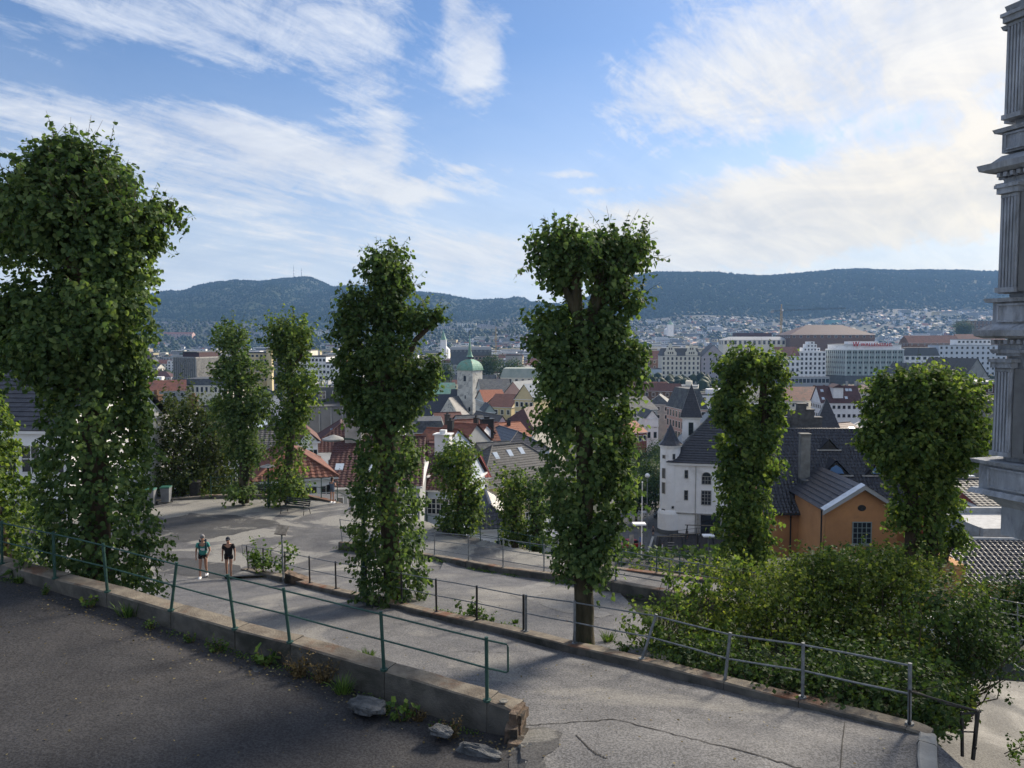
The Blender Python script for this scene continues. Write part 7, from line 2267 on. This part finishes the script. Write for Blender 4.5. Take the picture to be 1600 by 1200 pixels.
def pole_lamp(label, base, h, head, m=GALV, group=None, r0=.05):
    t = thing('street_lamp', label, 'street lamp', base, group=group)
    mb = MB(); mb.tube([(0, 0, -.3), (0, 0, h * .25), (0, 0, h * .26), (0, 0, h)], [r0 * 1.5, r0 * 1.5, r0, r0 * .8], 8); mb.build('pole', m, t)
    if head == 'arm':
        mb = MB(); mb.tube([(0, 0, h - .05), (-.35, 0, h + .08), (-.72, 0, h + .1)], .03, 8); mb.build('arm', m, t)
        mb = MB(); mb.lathe(-.95, 0, [(.05, h + .22), (.16, h + .18), (.36, h + .1), (.37, h + .06), (.3, h + .03)], 18); mb.build('lamp_head', LIGHTR, t)
    elif head == 'disc':
        mb = MB(); mb.lathe(0, 0, [(.06, h - .12), (.1, h - .06), (.48, h + .02), (.47, h + .06), (.1, h + .16), (.04, h + .2)], 20); mb.build('lamp_head', LIGHTR, t)
    elif head == 'globe':
        mb = MB(); mb.lathe(0, 0, [(.05, h), (.3, h + .12), (.42, h + .35), (.36, h + .6), (.15, h + .78), (.02, h + .82)], 16); mb.build('lamp_head', WHITE, t, smooth=True)
    elif head == 'square':
        mb = MB(); mb.box(0, 0, h + .08, 1.0, .75, .12); mb.build('lamp_head', WHITE, t)
    elif head == 'knob':
        mb = MB(); mb.lathe(0, 0, [(.05, h), (.14, h + .08), (.14, h + .2), (.02, h + .3)], 10); mb.build('finial', WHITE, t)
    return t


b = ground_at(567, 937, 20, 40)
pole_lamp('tall street lamp with flat round head on an arm, left of the tall lime', (b.x, 25.2, z_path(b.x, 25.2) + .05), 5.25, 'arm', GREENM, r0=.07)
b = ground_at(420, 792, 30, 60)
pole_lamp('old lamp post with pale disc shade beside the park bench', b, 2.5, 'disc', GREENM, r0=.07)
pole_lamp('street lamp with round globe behind the flagpole', zt(1012, 131), 10.2, 'globe', GALV, r0=.09)
pole_lamp('lamp with flat square head in front of the red car', P(998, 890, 60), 3.6, 'square', GALV)
pole_lamp('lamp with flat square head standing by the dark playground', P(1106, 893, 68), 3.2, 'square', GALV)
pole_lamp('thin lamp with small disc right beside the flagpole', zt(1007, 126), 5.2, 'disc', GALV)
fp = thing('flagpole', 'slender white flagpole without a flag beside the playground', 'flagpole', zt(1004, 112))
mb = MB(); mb.tube([(0, 0, -.2), (0, 0, 6), (0, 0, 12.3)], [.11, .09, .05], 8); mb.build('pole', WHITE, fp)
mb = MB(); mb.lathe(0, 0, [(.02, 12.3), (.14, 12.4), (.02, 12.55)], 8); mb.build('finial', WHITE, fp)

# slanted board on a post
b = ground_at(443, 897, 20, 40); b.y = 29.2; b.x = P(443, 897, 29.2).x; b.z = float(z_path(b.x, b.y)) + .1
t = thing('sign_post', 'weathered slanted board on a peeling post behind the kerb railing', 'sign post', b)
mb = MB(); mb.tube([(0, 0, -.2), (-.02, 0, 1.0), (-.04, 0, 1.85)], .04, 8); mb.build('post', mat('peeling_post', (.35, .36, .36), (.1, .11, .11), 9, .8), t)
mb = MB(); mb.box(-.04, 0, 1.95, .44, .5, .05, 0, Matrix.Translation((-.04, 0, 1.95)) @ Matrix.Rotation(R(28), 4, 'X') @ Matrix.Rotation(R(8), 4, 'Y') @ Matrix.Translation((.04, 0, -1.95))); mb.build('board', mat('old_board', (.10, .09, .08), (.2, .19, .17), 6, .8), t)
mb = MB(); mb.box(-.04, .02, 1.86, .2, .06, .12); mb.build('bracket', BLACKM, t)
b = ground_at(465, 903, 20, 40)
t = thing('ramp_block', 'short rusty wedge block lying beside the kerb railing', 'block', (P(464, 903, 28.4).x, 28.6, float(z_path(-7.6, 28.6)) + .1))
mb = MB(); mb.prism([(-.45, 0), (.42, 0), (.42, .10), (-.45, .42)], -.25, .2); mb.build('block', [RUST], t)


def bench(label, loc, rz, group):
    t = thing('park_bench', label, 'bench', loc, rz, group)
    wood = mat('dark_bench_slats', (.012, .02, .018), (.03, .04, .035), 8, .6)
    for k in range(4): mb = MB(); mb.box(0, -.12 - .11 * k + .12, .44, 1.75, .085, .035); mb.build('seat_slat', wood, t)
    for k in range(4):
        mb = MB(); mb.box(0, .20 + k * .035, .52 + k * .11, 1.75, .03, .085); mb.build('back_slat', wood, t)
    for s in (-1, 1):
        mb = MB(); x = s * .82
        mb.tube([(x, -.36, 0), (x, -.30, .22), (x, -.32, .42), (x, .16, .42), (x, .34, .95)], .022, 6); mb.tube([(x, .16, .42), (x, .26, .2), (x, .32, 0)], .022, 6)
        mb.build('cast_leg', BLACKM, t)
        mb = MB(); mb.tube([(x, .24, .62), (x, -.1, .66), (x, -.34, .64), (x, -.34, .42)], .02, 6); mb.build('armrest', BLACKM, t)


bench('dark slatted park bench standing alone on the square, nearer one', ground_at(462, 803, 30, 60), R(-22), 'park benches on the square')
bench('dark park bench half hidden between the two slim limes, farther one', ground_at(407, 776, 30, 60), R(196), 'park benches on the square')


def bin_(label, px, pb, body, lid, s=1.0):
    b = ground_at(px, pb, 30, 60)
    t = thing('wheelie_bin', label, 'bin', b, R(8))
    mb = MB(); mb.add([(-.22, -.24, .08), (.22, -.24, .08), (.22, .22, .08), (-.22, .22, .08), (-.28 * s, -.34 * s, 1.0 * s), (.28 * s, -.34 * s, 1.0 * s), (.28 * s, .3, 1.0 * s), (-.28 * s, .3, 1.0 * s)], [(3, 2, 1, 0), (4, 5, 6, 7), (0, 1, 5, 4), (1, 2, 6, 5), (2, 3, 7, 6), (3, 0, 4, 7)])
    mb.box(0, -.345 * s, .92 * s, .5 * s, .04, .05); mb.build('body', body, t)
    mb = MB(); mb.box(0, -.03, 1.05 * s, .62 * s, .72 * s, .07, taper=.9); mb.box(0, .36 * s, 1.02 * s, .4, .05, .05); mb.build('lid', lid, t)
    for sx in (-1, 1):
        mb = MB(); mb.tube([(sx * .27, .24, .12), (sx * .32, .24, .12)], .12, 12); mb.build('wheel', BLACKM, t)


GB = mat('grey_bin', (.16, .17, .18), (.22, .23, .24), 3, .6)
bin_('grey wheeled bin with green lid standing by itself', 260, 786, GB, mat('green_lid', (.03, .12, .09), None, 3, .5))
bin_('grey wheeled bin with green lid partly behind the tallest lime', 236, 790, GB, mat('green_lid', (.03, .12, .09), None, 3, .5))
b = ground_at(305, 777, 30, 60)
t = thing('litter_bin', 'round black litter bin on a paving slab before the thicket', 'bin', b)
mb = MB(); mb.lathe(0, 0, [(.30, .04), (.33, .1), (.34, .95), (.30, .97)], 18); mb.build('body', BLACKM, t)
mb = MB(); mb.lathe(0, 0, [(.40, .98), (.41, 1.05), (.30, 1.12), (.05, 1.14)], 18); mb.build('lid', BLACKM, t)
mb = MB(); mb.box(.05, -.05, .02, 1.3, .95, .05); mb.build('base_slab', PALEC, t)

# pigeon-like bird? no: a dark and white bag left on the asphalt
b = ground_at(548, 800, 30, 60)
t = thing('bird', 'dark gull standing on the square near the lamp post', 'bird', b, R(30))
mb = MB(); mb.tube([(-.22, 0, .16), (-.1, 0, .2), (.05, 0, .22), (.16, 0, .3), (.2, 0, .36), (.25, 0, .36)], [.02, .08, .1, .05, .045, .01], 10); mb.build('body', mat('bird_grey', (.08, .08, .09), (.3, .3, .3), 12), t, smooth=True)
mb = MB(); mb.tube([(0, .03, 0), (0, .03, .14)], .008, 5); mb.tube([(.04, -.03, 0), (.04, -.03, .14)], .008, 5); mb.build('legs', ORANGE_T, t)


# ---------------------------------------------------------------- cars
def car(label, loc, rz, paint, group=None):
    t = thing('parked_car', label, 'car', loc, rz, group)
    L, W = 4.0, 1.7
    prof = [(-2.0, .35), (-2.0, .75), (-1.85, .95), (-1.0, 1.02), (-.45, 1.45), (.95, 1.5), (1.75, 1.05), (1.98, .9), (2.0, .35)]
    mb = MB(); mb.prism([(x, z) for x, z in prof[:3]] + [(-1.0, 1.02), (1.75, 1.02)] + prof[7:], -W / 2, W / 2); mb.build('body', paint, t)
    mb = MB(); mb.prism([(-1.0, 1.021), (-.45, 1.45), (.95, 1.47), (1.7, 1.021)], -W / 2 + .1, W / 2 - .1); mb.build('windows', GLASS, t)
    mb = MB(); mb.box(.25, 0, 1.49, 1.5, W - .24, .05); mb.build('roof', paint, t)
    for sx in (-1.25, 1.25):
        for sy in (-1, 1):
            mb = MB(); mb.tube([(sx, sy * (W / 2 - .18), .32), (sx, sy * (W / 2 + .01), .32)], .32, 16); w_ = mb.build('wheel', BLACKM, t)
            mb = MB(); mb.tube([(sx, sy * (W / 2 + .01), .32), (sx, sy * (W / 2 + .025), .32)], .19, 12); mb.build('rim', GALV, w_)
    for sy in (-1, 1):
        mb = MB(); mb.box(-2.0, sy * .62, .78, .06, .3, .14); mb.build('headlight', SKYG, t)
        mb = MB(); mb.box(2.0, sy * .62, .85, .05, .2, .2); mb.build('tail_light', REDW, t)


def paint(n, c):
    m = mat(n, c, tuple(x * .95 for x in c), 1, .3, spec=.5); return m


car('small red car parked beside the street sign and the flagpole', zt(985, 122), R(28), paint('red_paint', (.32, .015, .02)))
car('dark grey car under the street trees beside the theatre', zt(1032, 148), R(70), paint('grey_paint', (.03, .032, .036)))
car('silver car in the street farther up beside the theatre turret', zt(1026, 170), R(75), paint('silver_paint', (.4, .41, .42)))
car('white car roof showing above the dark bush at the right', (P(1528, 948, 31).x, 31, P(1528, 948, 31).z - 1.5), R(14), paint('white_paint', (.7, .7, .7)))
for i, (px, Y, n_, c_) in enumerate([(1420, 640, 'white', (.6, .6, .6)), (1330, 640, 'silver', (.4, .4, .42)), (1385, 642, 'dark blue', (.03, .05, .12)), (1110, 650, 'black', (.02, .02, .02)), (1088, 655, 'pale grey', (.35, .35, .35)), (1126, 656, 'red', (.3, .03, .03)), (1302, 645, 'pale yellow', (.6, .55, .3))]):
    car(f'tiny {n_} car on the quay before the waterfront fronts', zt(px, Y), R(5 * i), paint(n_.replace(' ', '_') + '_car', c_), 'cars on the quay')

# blue and grey street signs near the red car
t = thing('street_sign', 'blue square parking sign on a post beside the red car', 'sign', zt(1001, 120))
mb = MB(); mb.tube([(0, 0, -.2), (0, 0, 2.4)], .035, 6); mb.build('post', GALV, t)
mb = MB(); mb.box(.1, -.05, 2.0, .62, .04, .8); mb.build('plate', mat('sign_blue', (.03, .12, .42), None, 1), t)
t = thing('street_sign', 'tall pale information panel in front of the red car', 'sign', zt(988, 117))
mb = MB(); mb.tube([(0, 0, -.2), (0, 0, 2.4)], .04, 6); mb.build('post', GALV, t)
mb = MB(); mb.box(0, -.05, 2.6, .7, .06, 1.7); mb.build('panel', PALEC, t)
t = thing('traffic_sign', 'round red sign on the corner of the yellow hotel side street', 'sign', P(762, 812, 85))
mb = MB(); mb.tube([(0, 0, -1), (0, 0, 1.6)], .04, 6); mb.build('post', GALV, t)
mb = MB(); mb.tube([(0, -.05, 1.8), (0, -.09, 1.8)], .42, 20); mb.build('disc', mat('sign_red', (.4, .03, .03), None, 1), t)

# playground: two swing frames and a ladder, low walls
def frame(label, px, Y, w, h, extra, rz=0):
    t = thing('climbing_frame', label, 'play frame', zt(px, Y), R(rz))
    for s in (-1, 1):
        for q in (-1, 1):
            mb = MB(); mb.tube([(s * w / 2 + s * .3, q * .6, 0), (s * w / 2, q * .08, h)], .08, 6); mb.build('leg', BLACKM, t)
    mb = MB(); mb.tube([(-w / 2 - .4, 0, h), (w / 2 + .4, 0, h)], .08, 6); mb.build('beam', mat('weathered_beam', (.16, .14, .11), (.1, .09, .07), 3), t)
    if extra == 'ladder':
        for k in range(6): mb = MB(); mb.tube([(-.5, -.1, .4 + k * .42), (.5, -.1, .4 + k * .42)], .04, 6); mb.build('rung', PALEC, t)
    if extra == 'swing':
        for s in (-.9, .9):
            mb = MB(); mb.tube([(s - .2, 0, h), (s - .2, 0, .6)], .012, 4); mb.tube([(s + .2, 0, h), (s + .2, 0, .6)], .012, 4); mb.box(s, 0, .56, .5, .25, .05); mb.build('swing_seat', BLACKM, t)


frame('wooden climbing frame with a pale rung ladder on the dark playground', 1050, 116, 3.4, 3.4, 'ladder')
frame('swing frame on the dark playground right of the ladder frame', 1072, 118, 4.2, 3.3, 'swing', 10)
frame('tall post frame at the back of the playground', 1095, 126, 4, 3.0, 'none', -6)
wall('pale low wall between the street and the playground', [zt(1000, 104) + Vector((0, 0, .7)), zt(1012, 114) + Vector((0, 0, .7)), zt(1022, 128) + Vector((0, 0, .7))], .4, 1.5, m_top=PALEC)
wall('curved pale kerb at the front of the playground', [zt(1046, 99) + Vector((0, 0, .35)), zt(1060, 103) + Vector((0, 0, .35)), zt(1085, 106.5) + Vector((0, 0, .35)), zt(1110, 107) + Vector((0, 0, .35)), zt(1140, 105) + Vector((0, 0, .35))], .4, 1.0, m_top=PALEC)
railing('dark fence of upright posts around the back of the playground', [(zt(x, y), zt(x, y) + Vector((0, 0, 1.5))) for x, y in ((1034, 122), (1046, 126), (1060, 129), (1074, 130), (1090, 131), (1104, 131), (1120, 130), (1136, 128))], [.95, .5], BLACKM, .05, .03)
shrub('bush', 'pale rubble-like low plants beside the playground wall', 'bush', (975, 885), 100, [(972, 872, 26, 12, 0), (990, 880, 14, 8, 0)], 8, .45, 700, LEAFB, stems=2)

# black metal frame and cables at the right end
railing('second rail running on past the last galvanised post', [(P(1421, 1130, 12.15), P(1421, 1080, 12.15)), (P(1524, 1168, 12.5), P(1524, 1110, 12.5))], [1.0], BLACKM, .012, .017)
p0 = P(1504, 1168, 12.6)
t = thing('metal_frame', 'black leaning steel frame at the end of the kerb, right corner', 'frame', p0)
mb = MB(); mb.tube([(0, 0, -.15), (-.02, .02, .62)], .028, 8); mb.build('upright', BLACKM, t)
mb = MB(); mb.tube([(.17, -.02, -.2), (.27, .05, .62)], .034, 8); mb.build('upright', BLACKM, t)
mb = MB(); mb.tube([(-.75, .45, .82), (-.25, .15, .69), (.32, .05, .60)], .024, 8); mb.tube([(-.03, .02, .58), (.28, .05, .57)], .018, 6); mb.tube([(-.01, 0, .28), (.22, .02, .26)], .016, 6); mb.build('crossbar', BLACKM, t)
railing('green and white rails beyond the dark bush at the right edge', [(P(1548, 1004, 24), P(1548, 934, 24)), (P(1590, 1012, 23.4), P(1590, 942, 23.4)), (P(1660, 1024, 22.5), P(1660, 952, 22.5))], [1.0, .72, .45, .2], PINE, .02, .015)
mb = MB(); mb.tube([P(1560, 1018, 20.5), P(1585, 1040, 20), P(1640, 1075, 19)], .05, 8)
tag(mb.build('handrail', GREENM), 'thick dark green handrail sloping down at the far right', 'handrail')
shrub('bush', 'small bush at the bottom right corner of the pale yard', 'bush', (1592, 1190), 15.5, [(1590, 1180, 20, 20, 0), (1600, 1160, 12, 16, 0)], 150, .07, 720, WEED, stems=3, sr=.01)


# ================================================================ PEOPLE
def skin_obj(name, V, E, Rr, m, parent, sub=2, root=0):
    me = bpy.data.meshes.new(name)
    me.from_pydata([tuple(v) for v in V], E, [])
    me.materials.append(m)
    o = bpy.data.objects.new(name, me)
    link(o); o.parent = parent
    md = o.modifiers.new('skin', 'SKIN')
    if not me.skin_vertices: return o
    for i, r_ in enumerate(Rr):
        rr = r_ if isinstance(r_, tuple) else (r_, r_)
        me.skin_vertices[0].data[i].radius = rr
        me.skin_vertices[0].data[i].use_root = (i == root)
    md.use_smooth_shade = True
    s = o.modifiers.new('sub', 'SUBSURF'); s.levels = sub; s.render_levels = sub
    return o


SKIN = mat('skin', (.46, .26, .18), (.40, .22, .15), 6, .55)
HAIRD = mat('dark_hair', (.02, .014, .01), (.04, .028, .02), 10, .5)


def person(label, loc, rz, J, clothes, h=1.75, group=None):
    """J: joints in metres for a 1.75 m figure facing -y"""
    t = thing('person', label, 'person', loc, rz, group)
    s = h / 1.75
    def v(k): return Vector(J[k]) * s
    names = ['pelvis', 'waist', 'chest', 'neck', 'headb', 'headt', 'shl', 'ell', 'wrl', 'hal', 'shr', 'elr', 'wrr', 'har', 'hil', 'knl', 'anl', 'tol', 'hir', 'knr', 'anr', 'tor']
    Vv = [v(n) for n in names]
    id_ = {n: i for i, n in enumerate(names)}
    E = [('pelvis', 'waist'), ('waist', 'chest'), ('chest', 'neck'), ('neck', 'headb'), ('headb', 'headt'), ('chest', 'shl'), ('shl', 'ell'), ('ell', 'wrl'), ('wrl', 'hal'), ('chest', 'shr'), ('shr', 'elr'), ('elr', 'wrr'), ('wrr', 'har'),
         ('pelvis', 'hil'), ('hil', 'knl'), ('knl', 'anl'), ('anl', 'tol'), ('pelvis', 'hir'), ('hir', 'knr'), ('knr', 'anr'), ('anr', 'tor')]
    Rd = dict(pelvis=(.14, .10), waist=(.125, .09), chest=(.15, .10), neck=.05, headb=(.072, .085), headt=(.065, .08), shl=.058, ell=.040, wrl=.026, hal=(.035, .02), shr=.058, elr=.040, wrr=.026, har=(.035, .02),
              hil=.085, knl=.054, anl=.036, tol=(.038, .026), hir=.085, knr=.054, anr=.036, tor=(.038, .026))
    skin_obj('body', Vv, [(id_[a], id_[b]) for a, b in E], [tuple(q * s for q in (Rd[n] if isinstance(Rd[n], tuple) else (Rd[n], Rd[n]))) for n in names], SKIN, t)
    head = (v('headb') + v('headt')) / 2
    fw = Vector((0, -1, 0))
    # face
    mb = MB()
    for sx in (-1, 1): mb.box(head.x + sx * .03 * s, head.y - .088 * s, head.z + .01 * s, .02 * s, .012, .012 * s)
    mb.build('eyes', HAIRD, t)
    mb = MB(); mb.box(head.x, head.y - .10 * s, head.z - .02 * s, .02 * s, .03 * s, .035 * s, taper=.5); mb.box(head.x, head.y - .088 * s, head.z - .058 * s, .04 * s, .01, .010 * s); mb.build('nose_and_mouth', mat('lips', (.42, .2, .15), None, 1), t)
    # fingers
    for hk, wk in (('hal', 'wrl'), ('har', 'wrr')):
        mb = MB(); d = (v(hk) - v(wk)).normalized(); sd_ = d.cross(Vector((0, 1, 0))); sd_ = sd_.normalized() if sd_.length > .1 else Vector((1, 0, 0))
        for q in range(4):
            o = v(hk) + sd_ * (q - 1.5) * .018 * s
            L = (.055, .065, .062, .05)[q] * s
            mb.tube([o, o + d * L * .6 + Vector((0, -.006, 0)), o + d * L + Vector((0, -.02, 0))], [.009 * s, .008 * s, .006 * s], 6)
        o = v(wk) + d * .04; mb.tube([o, o + d * .03 + sd_ * .03, o + d * .06 + sd_ * .035], [.011 * s, .010 * s, .007 * s], 6)
        mb.build('fingers', SKIN, t)
    c = clothes
    g = 1.16
    V2 = [v('pelvis') + Vector((0, 0, -.09 * s)), v('waist'), v('chest'), v('shl'), v('shl').lerp(v('ell'), .62), v('shr'), v('shr').lerp(v('elr'), .62), v('chest').lerp(v('neck'), .55)]
    if c.get('sleeveless'): V2[4] = v('shl').lerp(v('ell'), .12); V2[6] = v('shr').lerp(v('elr'), .12)
    skin_obj(c.get('top_name', 'shirt'), V2, [(0, 1), (1, 2), (2, 3), (3, 4), (2, 5), (5, 6), (2, 7)], [(.165 * s, .125 * s), (.155 * s, .12 * s), (.17 * s, .125 * s), .072 * s, .064 * s, .072 * s, .064 * s, .07 * s], c['top'], t, 2)
    f = c.get('short', .35)
    V3 = [v('pelvis') + Vector((0, 0, .15)), v('hil'), v('hil').lerp(v('knl'), f), v('hir'), v('hir').lerp(v('knr'), f)]
    skin_obj('shorts', V3, [(0, 1), (1, 2), (0, 3), (3, 4)], [(.16 * s, .12 * s), .105 * s, .098 * s, .105 * s, .098 * s], c['bottom'], t, 2)
    for a, tt in (('anl', 'tol'), ('anr', 'tor')):
        mb = MB(); A, T = v(a), v(tt)
        d = (T - A); d.z = 0; ang = math.atan2(d.y, d.x)
        mb.box((A.x + T.x) / 2 - .01, (A.y + T.y) / 2, A.z - .055 * s, .29 * s, .105 * s, .04 * s, ang)
        mb.tube([A + Vector((0, 0, -.03)) - d * .2, A.lerp(T, .5) + Vector((0, 0, .0)), T + Vector((0, 0, -.015))], [.055 * s, .052 * s, .042 * s], 10)
        mb.build('shoe', c['shoe'], t, smooth=False)
    # hair or cap
    mb = MB()
    R0 = .098 * s
    hv = []
    for i in range(9):
        th = (math.pi * .62) * i / 8
        for k in range(14): ph = 2 * math.pi * k / 14; hv.append((math.sin(th) * math.cos(ph) * R0 * .93, math.sin(th) * math.sin(ph) * R0 * 1.1 + .012, math.cos(th) * R0 * 1.1))
    mb.add([(head.x + a, head.y + b_ + (.025 if cc < .02 else 0), head.z + .045 * s + cc) for a, b_, cc in hv], [(i * 14 + k, (i + 1) * 14 + k, (i + 1) * 14 + (k + 1) % 14, i * 14 + (k + 1) % 14) for i in range(8) for k in range(14)])
    mb.build('cap' if c.get('cap') else 'hair', c['hair'], t, smooth=True)
    if c.get('cap'):
        mb = MB(); mb.prism([(-.07 * s, 0), (.07 * s, 0), (.05 * s, .012), (-.05 * s, .012)], -.19 * s, -.06 * s); mb.build('cap_peak', c['hair'], t, tuple(head + Vector((0, 0, .06 * s))))
    if c.get('hair2'):
        mb = MB(); mb.tube([head + Vector((0, .06, .05)), head + Vector((0, .11, -.05)), head + Vector((0, .10, -.16))], [.07 * s, .07 * s, .04 * s], 10); mb.build('hair', HAIRD, t, smooth=True)
    if c.get('pack'):
        w = v('waist').lerp(v('chest'), .5)
        mb = MB(); mb.box(w.x, w.y + .19, w.z + .05, .30, .17, .46, taper=.85); mb.build('backpack', c['pack'], t)
        for sx in (-1, 1):
            mb = MB(); mb.tube([(w.x + sx * .11, w.y + .1, w.z + .33), (w.x + sx * .12, w.y - .03, w.z + .36), (w.x + sx * .125, w.y - .145, w.z + .2), (w.x + sx * .13, w.y - .12, w.z - .02), (w.x + sx * .15, w.y + .08, w.z - .12)], .022, 6); mb.build('strap', c['pack'], t)
    if c.get('print'):
        w = v('chest'); mb = MB(); mb.box(w.x, w.y - .15, w.z - .12, .17, .012, .05); mb.box(w.x + .02, w.y - .134, w.z - .175, .12, .012, .03); mb.build('shirt_print', TRIM, t)
    return t


WALK = dict(pelvis=(0, 0, .93), waist=(0, -.01, 1.08), chest=(0, -.03, 1.32), neck=(0, -.05, 1.47), headb=(0, -.07, 1.56), headt=(0, -.08, 1.66), shl=(-.185, -.03, 1.38), ell=(-.25, .06, 1.12), wrl=(-.26, -.02, .88), hal=(-.25, -.05, .80),
            shr=(.185, -.03, 1.38), elr=(.26, -.02, 1.12), wrr=(.20, -.14, .92), har=(.15, -.19, .87), hil=(-.09, 0, .88), knl=(-.10, -.12, .49), anl=(-.11, -.16, .09), tol=(-.12, -.31, .04), hir=(.09, 0, .88), knr=(.10, -.02, .48), anr=(.11, .20, .13), tor=(.12, .10, .03))
WALK2 = dict(WALK, ell=(-.235, .0, 1.10), wrl=(-.24, -.04, .86), hal=(-.24, -.06, .78), elr=(.24, .04, 1.10), wrr=(.25, -.04, .86), har=(.24, -.06, .78), knl=(-.09, -.03, .49), anl=(-.10, .10, .11), tol=(-.10, -.02, .03), knr=(.09, -.10, .49), anr=(.10, -.10, .09), tor=(.10, -.25, .04), headb=(0, -.09, 1.545), headt=(0, -.13, 1.64))
b = ground_at(318, 903, 20, 45)
person('man in teal t-shirt, black shorts and backpack walking towards the viewer', b, R(16), WALK,
       dict(top=mat('teal_shirt', (.07, .30, .26), (.05, .24, .21), 8, .8), bottom=mat('black_cloth', (.012, .012, .014), (.02, .02, .022), 8, .8), shoe=WHITE, hair=mat('grey_cap', (.25, .24, .24), None, 4), cap=False, pack=mat('navy_pack', (.015, .025, .045), None, 4), **{'print': True}), 1.80)
b = ground_at(358, 903, 20, 45)
person('walker in black t-shirt, black shorts and dark cap beside the teal shirted man', b, R(10), WALK2,
       dict(top=mat('black_cloth', (.012, .012, .014)), bottom=mat('black_cloth', (.012, .012, .014)), shoe=mat('dark_shoe', (.03, .03, .03)), hair=mat('dark_cap', (.03, .035, .05), None, 4), cap=True, short=.32), 1.72)
LOOK = dict(WALK, knl=(-.09, -.02, .49), anl=(-.12, .03, .09), tol=(-.13, -.11, .04), knr=(.09, -.02, .49), anr=(.12, .0, .09), tor=(.14, -.13, .04), ell=(-.24, -.04, 1.13), wrl=(-.12, -.24, 1.25), hal=(-.06, -.28, 1.30), elr=(.24, -.10, 1.15), wrr=(.12, -.26, 1.30), har=(.08, -.30, 1.36))
b = ground_at(519, 786, 35, 60)
w_ = person('woman in blue-grey playsuit with dark bun holding up a phone at the parapet', b, R(160), LOOK,
            dict(top=mat('blue_grey_cloth', (.13, .16, .21), (.10, .13, .17), 8, .9), bottom=mat('blue_grey_cloth', (.13, .16, .21)), shoe=WHITE, hair=HAIRD, hair2=True, sleeveless=True, short=.42), 1.66)
ph = thing('phone', 'dark phone held up by the woman at the parapet', 'phone', w_.matrix_basis @ Vector((.02, -.30, 1.33)), R(160))
mb = MB(); mb.box(0, 0, .02, .075, .01, .15); mb.build('case', BLACKM, ph)
bag = thing('shoulder_bag', 'dark shoulder bag hanging at the left side of the woman by the parapet', 'bag', w_.matrix_basis @ Vector((.20, .12, .82)), R(160))
mb = MB(); mb.box(0, 0, .15, .12, .26, .42, taper=.8); mb.build('bag', BLACKM, bag)
STAND = dict(LOOK, ell=(-.24, 0, 1.12), wrl=(-.24, -.03, .88), hal=(-.24, -.04, .8), elr=(.24, 0, 1.12), wrr=(.24, -.03, .88), har=(.24, -.04, .8))
TR = mat('dark_trousers', (.02, .022, .03), None, 4)
for i, (px, Y, lb, tp, rz) in enumerate([(1075, 129, 'dark dressed person walking past the theatre shop window', BLACKM, 30), (1022, 132, 'person in dark clothes on the street corner by the turret', DGREYW, 200), (1036, 119, 'person in white top bending on the playground', WHITE, 60), (1006, 118, 'person in dark jacket near the red car', BLACKM, 10)]):
    person(lb, zt(px, Y), R(rz), WALK if i % 2 == 0 else STAND, dict(top=tp, bottom=TR, shoe=BLACKM, hair=HAIRD, short=.9), 1.74)

# ================================================================ AIR
hz = bpy.data.materials.new('air')
hz.use_nodes = True
hz.node_tree.nodes.clear()
pv = hz.node_tree.nodes.new('ShaderNodeVolumePrincipled')
pv.inputs['Color'].default_value = (.30, .55, 1.0, 1)
pv.inputs['Density'].default_value = 0.00007
pv.inputs['Anisotropy'].default_value = 0.2
mo = hz.node_tree.nodes.new('ShaderNodeOutputMaterial')
hz.node_tree.links.new(pv.outputs[0], mo.inputs['Volume'])
mb = MB(); mb.box(0, 3000, 170, 14000, 8400, 640)
tag(mb.build('haze', hz, None, kind='stuff'), 'thin blue summer haze over the valley', 'haze')
